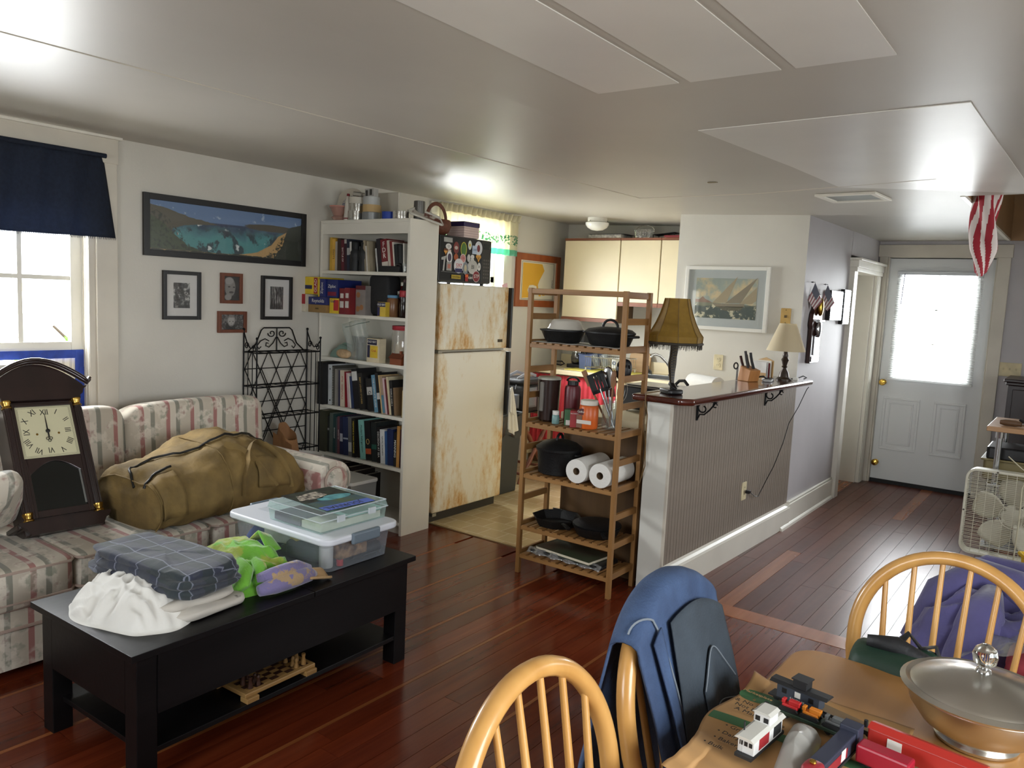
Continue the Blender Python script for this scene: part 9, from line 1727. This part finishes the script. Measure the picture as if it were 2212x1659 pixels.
obj('floor', box(-0.062, 0.062, -0.015, 0.015, 0.010, 0.013), MTB, c1_); obj('cabin', box(-0.044, 0.044, -0.0145, 0.0145, 0.013, 0.042), MTG, c1_); obj('roof', MB().prism([(-0.018, 0.042), (0.018, 0.042), (0.01, 0.047), (-0.01, 0.047)], (-0.060, 0, 0), (0, 1, 0), (0, 0, 1), (0.12, 0, 0)), MTB, c1_); cu2 = obj('cupola', box(-0.012, 0.016, -0.014, 0.014, 0.046, 0.062), MTB, c1_); obj('cupola_roof', box(-0.015, 0.019, -0.016, 0.016, 0.062, 0.0645), MTB, cu2)
for x_ in (-0.028, 0.028): obj('window', box(x_ - 0.005, x_ + 0.005, -0.0150, -0.0143, 0.026, 0.036), MINK, c1_)
obj('emblem', box(-0.006, 0.006, -0.0152, -0.0143, 0.026, 0.038), MWP, c1_); text('lettering', 'SANTA FE', 0.007, basis((0.0, -0.0150, 0.020), (1, 0, 0), (0, 0, 1)), MWP, c1_, ext=0.0001)
fc_ = thing('toy_flatcar', 'green toy flatcar carrying two bulldozers', 'toy train', tloc(3.578, 1.492), math.radians(-6)); MTGN = M('train_green', (46, 66, 52), 0.5); wheels(fc_, 0.05, 0.008, 0.004, MTB); obj('deck', box(-0.078, 0.078, -0.017, 0.017, 0.010, 0.017), MTGN, fc_, bev=0.001); obj('coupler', box(-0.090, -0.078, -0.003, 0.003, 0.009, 0.013), MTB, fc_)
def dozer(label, x, y, col, rz):
    t = thing('toy_bulldozer', label, 'toy bulldozer', (x, y, ZD + 0.010 + 0.0175), rz); mm = cm(col); obj('hull', box(-0.014, 0.016, -0.008, 0.008, 0.004, 0.012), mm, t, bev=0.001); obj('engine', box(-0.002, 0.020, -0.006, 0.006, 0.012, 0.021), mm, t, bev=0.001); obj('seat', box(-0.016, -0.009, -0.006, 0.006, 0.012, 0.020), mm, t, bev=0.001)
    for s_ in (-1, 1): obj('track', MB().prism([(-0.019, 0.003), (-0.015, 0), (0.016, 0), (0.02, 0.003), (0.016, 0.008), (-0.015, 0.008)], (0, s_ * 0.0105 - 0.0025, 0), (1, 0, 0), (0, 0, 1), (0, 0.005, 0)), MTB, t)
    return t
dozer('red toy bulldozer at the front of the green flatcar', 3.541, 1.494, (196, 44, 46), math.radians(-6)); dozer('orange toy bulldozer behind the red one on the green flatcar', 3.582, 1.490, (216, 128, 36), math.radians(-6))
dz = dozer('grey toy bulldozer at the rear of the green flatcar', 3.626, 1.485, (96, 98, 98), math.radians(-6))
fc2 = thing('toy_flatcar', 'weathered tan toy flatcar behind the bulldozers', 'toy train', tloc(3.63, 1.545), math.radians(-14)); wheels(fc2, 0.045, 0.008, 0.004, MTB); obj('deck', box(-0.07, 0.07, -0.016, 0.016, 0.010, 0.015), M('deck_tan', (120, 98, 70), 0.7), fc2, bev=0.001); obj('brake_wheel', MB().cyl((0.045, 0.0, 0.015), (0.045, 0.0, 0.028), 0.004, n=8), MTB, fc2); obj('side_sill', box(-0.07, 0.07, -0.0175, -0.016, 0.008, 0.016), MTB, fc2)
c2_ = thing('toy_caboose', 'white toy caboose with cupola nearest the camera', 'toy train', tloc(3.533, 1.345), math.radians(84)); MTWH = M('train_white', (214, 214, 212), 0.5); wheels(c2_, 0.038, 0.008, 0.004, MTB)
obj('floor', box(-0.07, 0.068, -0.016, 0.016, 0.010, 0.016), MTB, c2_); obj('cabin', box(-0.060, 0.058, -0.0155, 0.0155, 0.016, 0.045), MTWH, c2_, bev=0.001); obj('roof', MB().prism([(-0.019, 0.045), (0.019, 0.045), (0.012, 0.05), (-0.012, 0.05)], (-0.070, 0, 0), (0, 1, 0), (0, 0, 1), (0.135, 0, 0)), M('train_roof', (196, 194, 186), 0.55), c2_); cu2 = obj('cupola', box(0.0, 0.034, -0.0165, 0.0165, 0.049, 0.068), MTWH, c2_, bev=0.002); obj('cupola_roof', MB().prism([(-0.0185, 0.068), (0.0185, 0.068), (0.012, 0.072), (-0.012, 0.072)], (-0.003, 0, 0), (0, 1, 0), (0, 0, 1), (0.04, 0, 0)), M('train_roof', (196, 194, 186)), cu2)
for y_ in (-0.008, 0.008): obj('window', box(-0.0008, -0.0, y_ - 0.0045, y_ + 0.0045, 0.053, 0.062), MINK, cu2)
for y_ in (-0.009, 0.0, 0.009): obj('window', box(-0.0608, -0.0600, y_ - 0.003, y_ + 0.003, 0.030, 0.038), MINK, c2_)
obj('side_panel_red', box(-0.04, 0.0, -0.0162, -0.0155, 0.020, 0.042), cm((150, 34, 40)), c2_); obj('side_panel_black', box(0.02, 0.052, -0.0162, -0.0155, 0.020, 0.042), MTB, c2_); obj('chimney', MB().cyl((-0.045, 0.012, 0.048), (-0.045, 0.012, 0.066), 0.0015, n=6), MTB, c2_); obj('ladder', MB().box(-0.0618, -0.0608, 0.004, 0.0045, 0.017, 0.04).box(-0.0618, -0.0608, 0.009, 0.0095, 0.017, 0.04), MTWH, c2_)
bgx = thing('plastic_sleeve', 'clear plastic sleeve with a grey box lying between the toy trains', 'plastic bag', (3.592, 1.375, ZD + 0.011), math.radians(8)); obj('film', heap([(-0.024, -0.11), (0.01, -0.12), (0.03, -0.06), (0.034, 0.05), (0.025, 0.085), (-0.01, 0.09), (-0.026, 0.05), (-0.028, -0.03)], 0.034, 0.012, 2), clear('sleeve_film', (206, 204, 198), 0.55, 0.08, 0.18), bgx, smooth=179)
stw = thing('yellow_straw', 'yellow plastic strip lying beside the clear sleeve', 'strip', (3.622, 1.36, ZD + 0.011), math.radians(6)); obj('strip', box(-0.003, 0.003, -0.10, 0.07, 0, 0.003), M('strip_yellow', (190, 184, 70), 0.5), stw)
lo = thing('toy_locomotive', 'dark blue and red toy locomotive beside the plastic sleeve', 'toy train', tloc(3.655, 1.365), math.radians(83)); MNV = M('train_navy', (40, 44, 62), 0.6); MRD = M('train_red', (140, 34, 44), 0.45); wheels(lo, 0.055, 0.008, 0.003, MTB)
obj('frame', box(-0.1, 0.1, -0.015, 0.015, 0.009, 0.014), MTB, lo); obj('hood', box(-0.085, 0.07, -0.014, 0.014, 0.014, 0.046), MNV, lo, bev=0.002); obj('cab', box(0.07, 0.1, -0.017, 0.017, 0.014, 0.054), MNV, lo, bev=0.002); obj('nose', MB().sell((-0.088, 0, 0.032), (0.04, 0.033, 0.036), 0.5, 16, 10), MRD, lo, smooth=60); obj('side_stripe', box(-0.07, 0.03, -0.0146, -0.0141, 0.018, 0.036), MRD, lo); obj('side_emblem', box(0.0, 0.02, -0.0152, -0.0147, 0.02, 0.04), MWP, lo); obj('bell', MB().sell((-0.09, 0, 0.053), (0.012, 0.012, 0.008), 0.9, 10, 8), MBRASS, lo)
rb = thing('toy_boxcar', 'long red toy boxcar with white emblem at the bottom right', 'toy train', tloc(3.785, 1.475), math.radians(-8)); MRB = M('boxcar_red', (176, 46, 38), 0.4); wheels(rb, 0.06, 0.008, 0.003, MTB); obj('body', box(-0.095, 0.095, -0.0165, 0.0165, 0.009, 0.046), MRB, rb, bev=0.002); obj('roof', MB().prism([(-0.018, 0.046), (0.018, 0.046), (0.0, 0.052)], (-0.096, 0, 0), (0, 1, 0), (0, 0, 1), (0.192, 0, 0)), MRB, rb); obj('emblem', box(-0.06, -0.035, -0.0172, -0.0165, 0.02, 0.04), MWP, rb)
rb2 = thing('toy_tender', 'crimson toy tender lying lowest at the bottom right', 'toy train', tloc(3.735, 1.415), math.radians(-8)); wheels(rb2, 0.03, 0.008, 0.003, MTB); obj('body', box(-0.05, 0.04, -0.017, 0.017, 0.009, 0.042), M('tender_crimson', (156, 24, 46), 0.35), rb2, bev=0.004); obj('hitch', MB().box(0.04, 0.06, -0.006, 0.006, 0.01, 0.03), MTB, rb2)
# covered serving bowl
bw_ = thing('chafing_bowl', 'round aluminium serving bowl with lid and glass knob on the table', 'serving bowl', (3.845, 1.675, ZD)); MAL = M('hammered_aluminium', (214, 212, 206), 0.28, 1.0, bump=0.02, bscale=30)
obj('bowl', MB().lathe([(0.06, 0), (0.072, 0.002), (0.074, 0.008), (0.068, 0.014), (0.1, 0.035), (0.122, 0.065), (0.128, 0.09), (0.136, 0.095), (0.136, 0.098), (0.12, 0.096), (0.11, 0.06), (0, 0.02)], 48), MAL, bw_, smooth=40)
obj('lid', MB().lathe([(0.14, 0.0985), (0.142, 0.102), (0.132, 0.108), (0.124, 0.105), (0.118, 0.11), (0.06, 0.128), (0.02, 0.14), (0.0, 0.142)], 48), MAL, bw_, smooth=40)
MKG = M('knob_glass', (235, 238, 236), 0.02, trans=1.0); kn = obj('glass_knob', MB().lathe([(0.008, 0.146), (0.011, 0.152), (0.02, 0.16), (0.0225, 0.174), (0.018, 0.188), (0.008, 0.195), (0, 0.196)], 24), MKG, bw_, smooth=60); obj('knob_base', MB().lathe([(0.014, 0.141), (0.012, 0.147), (0.006, 0.15), (0, 0.15)], 20), MCHR, bw_, smooth=50)
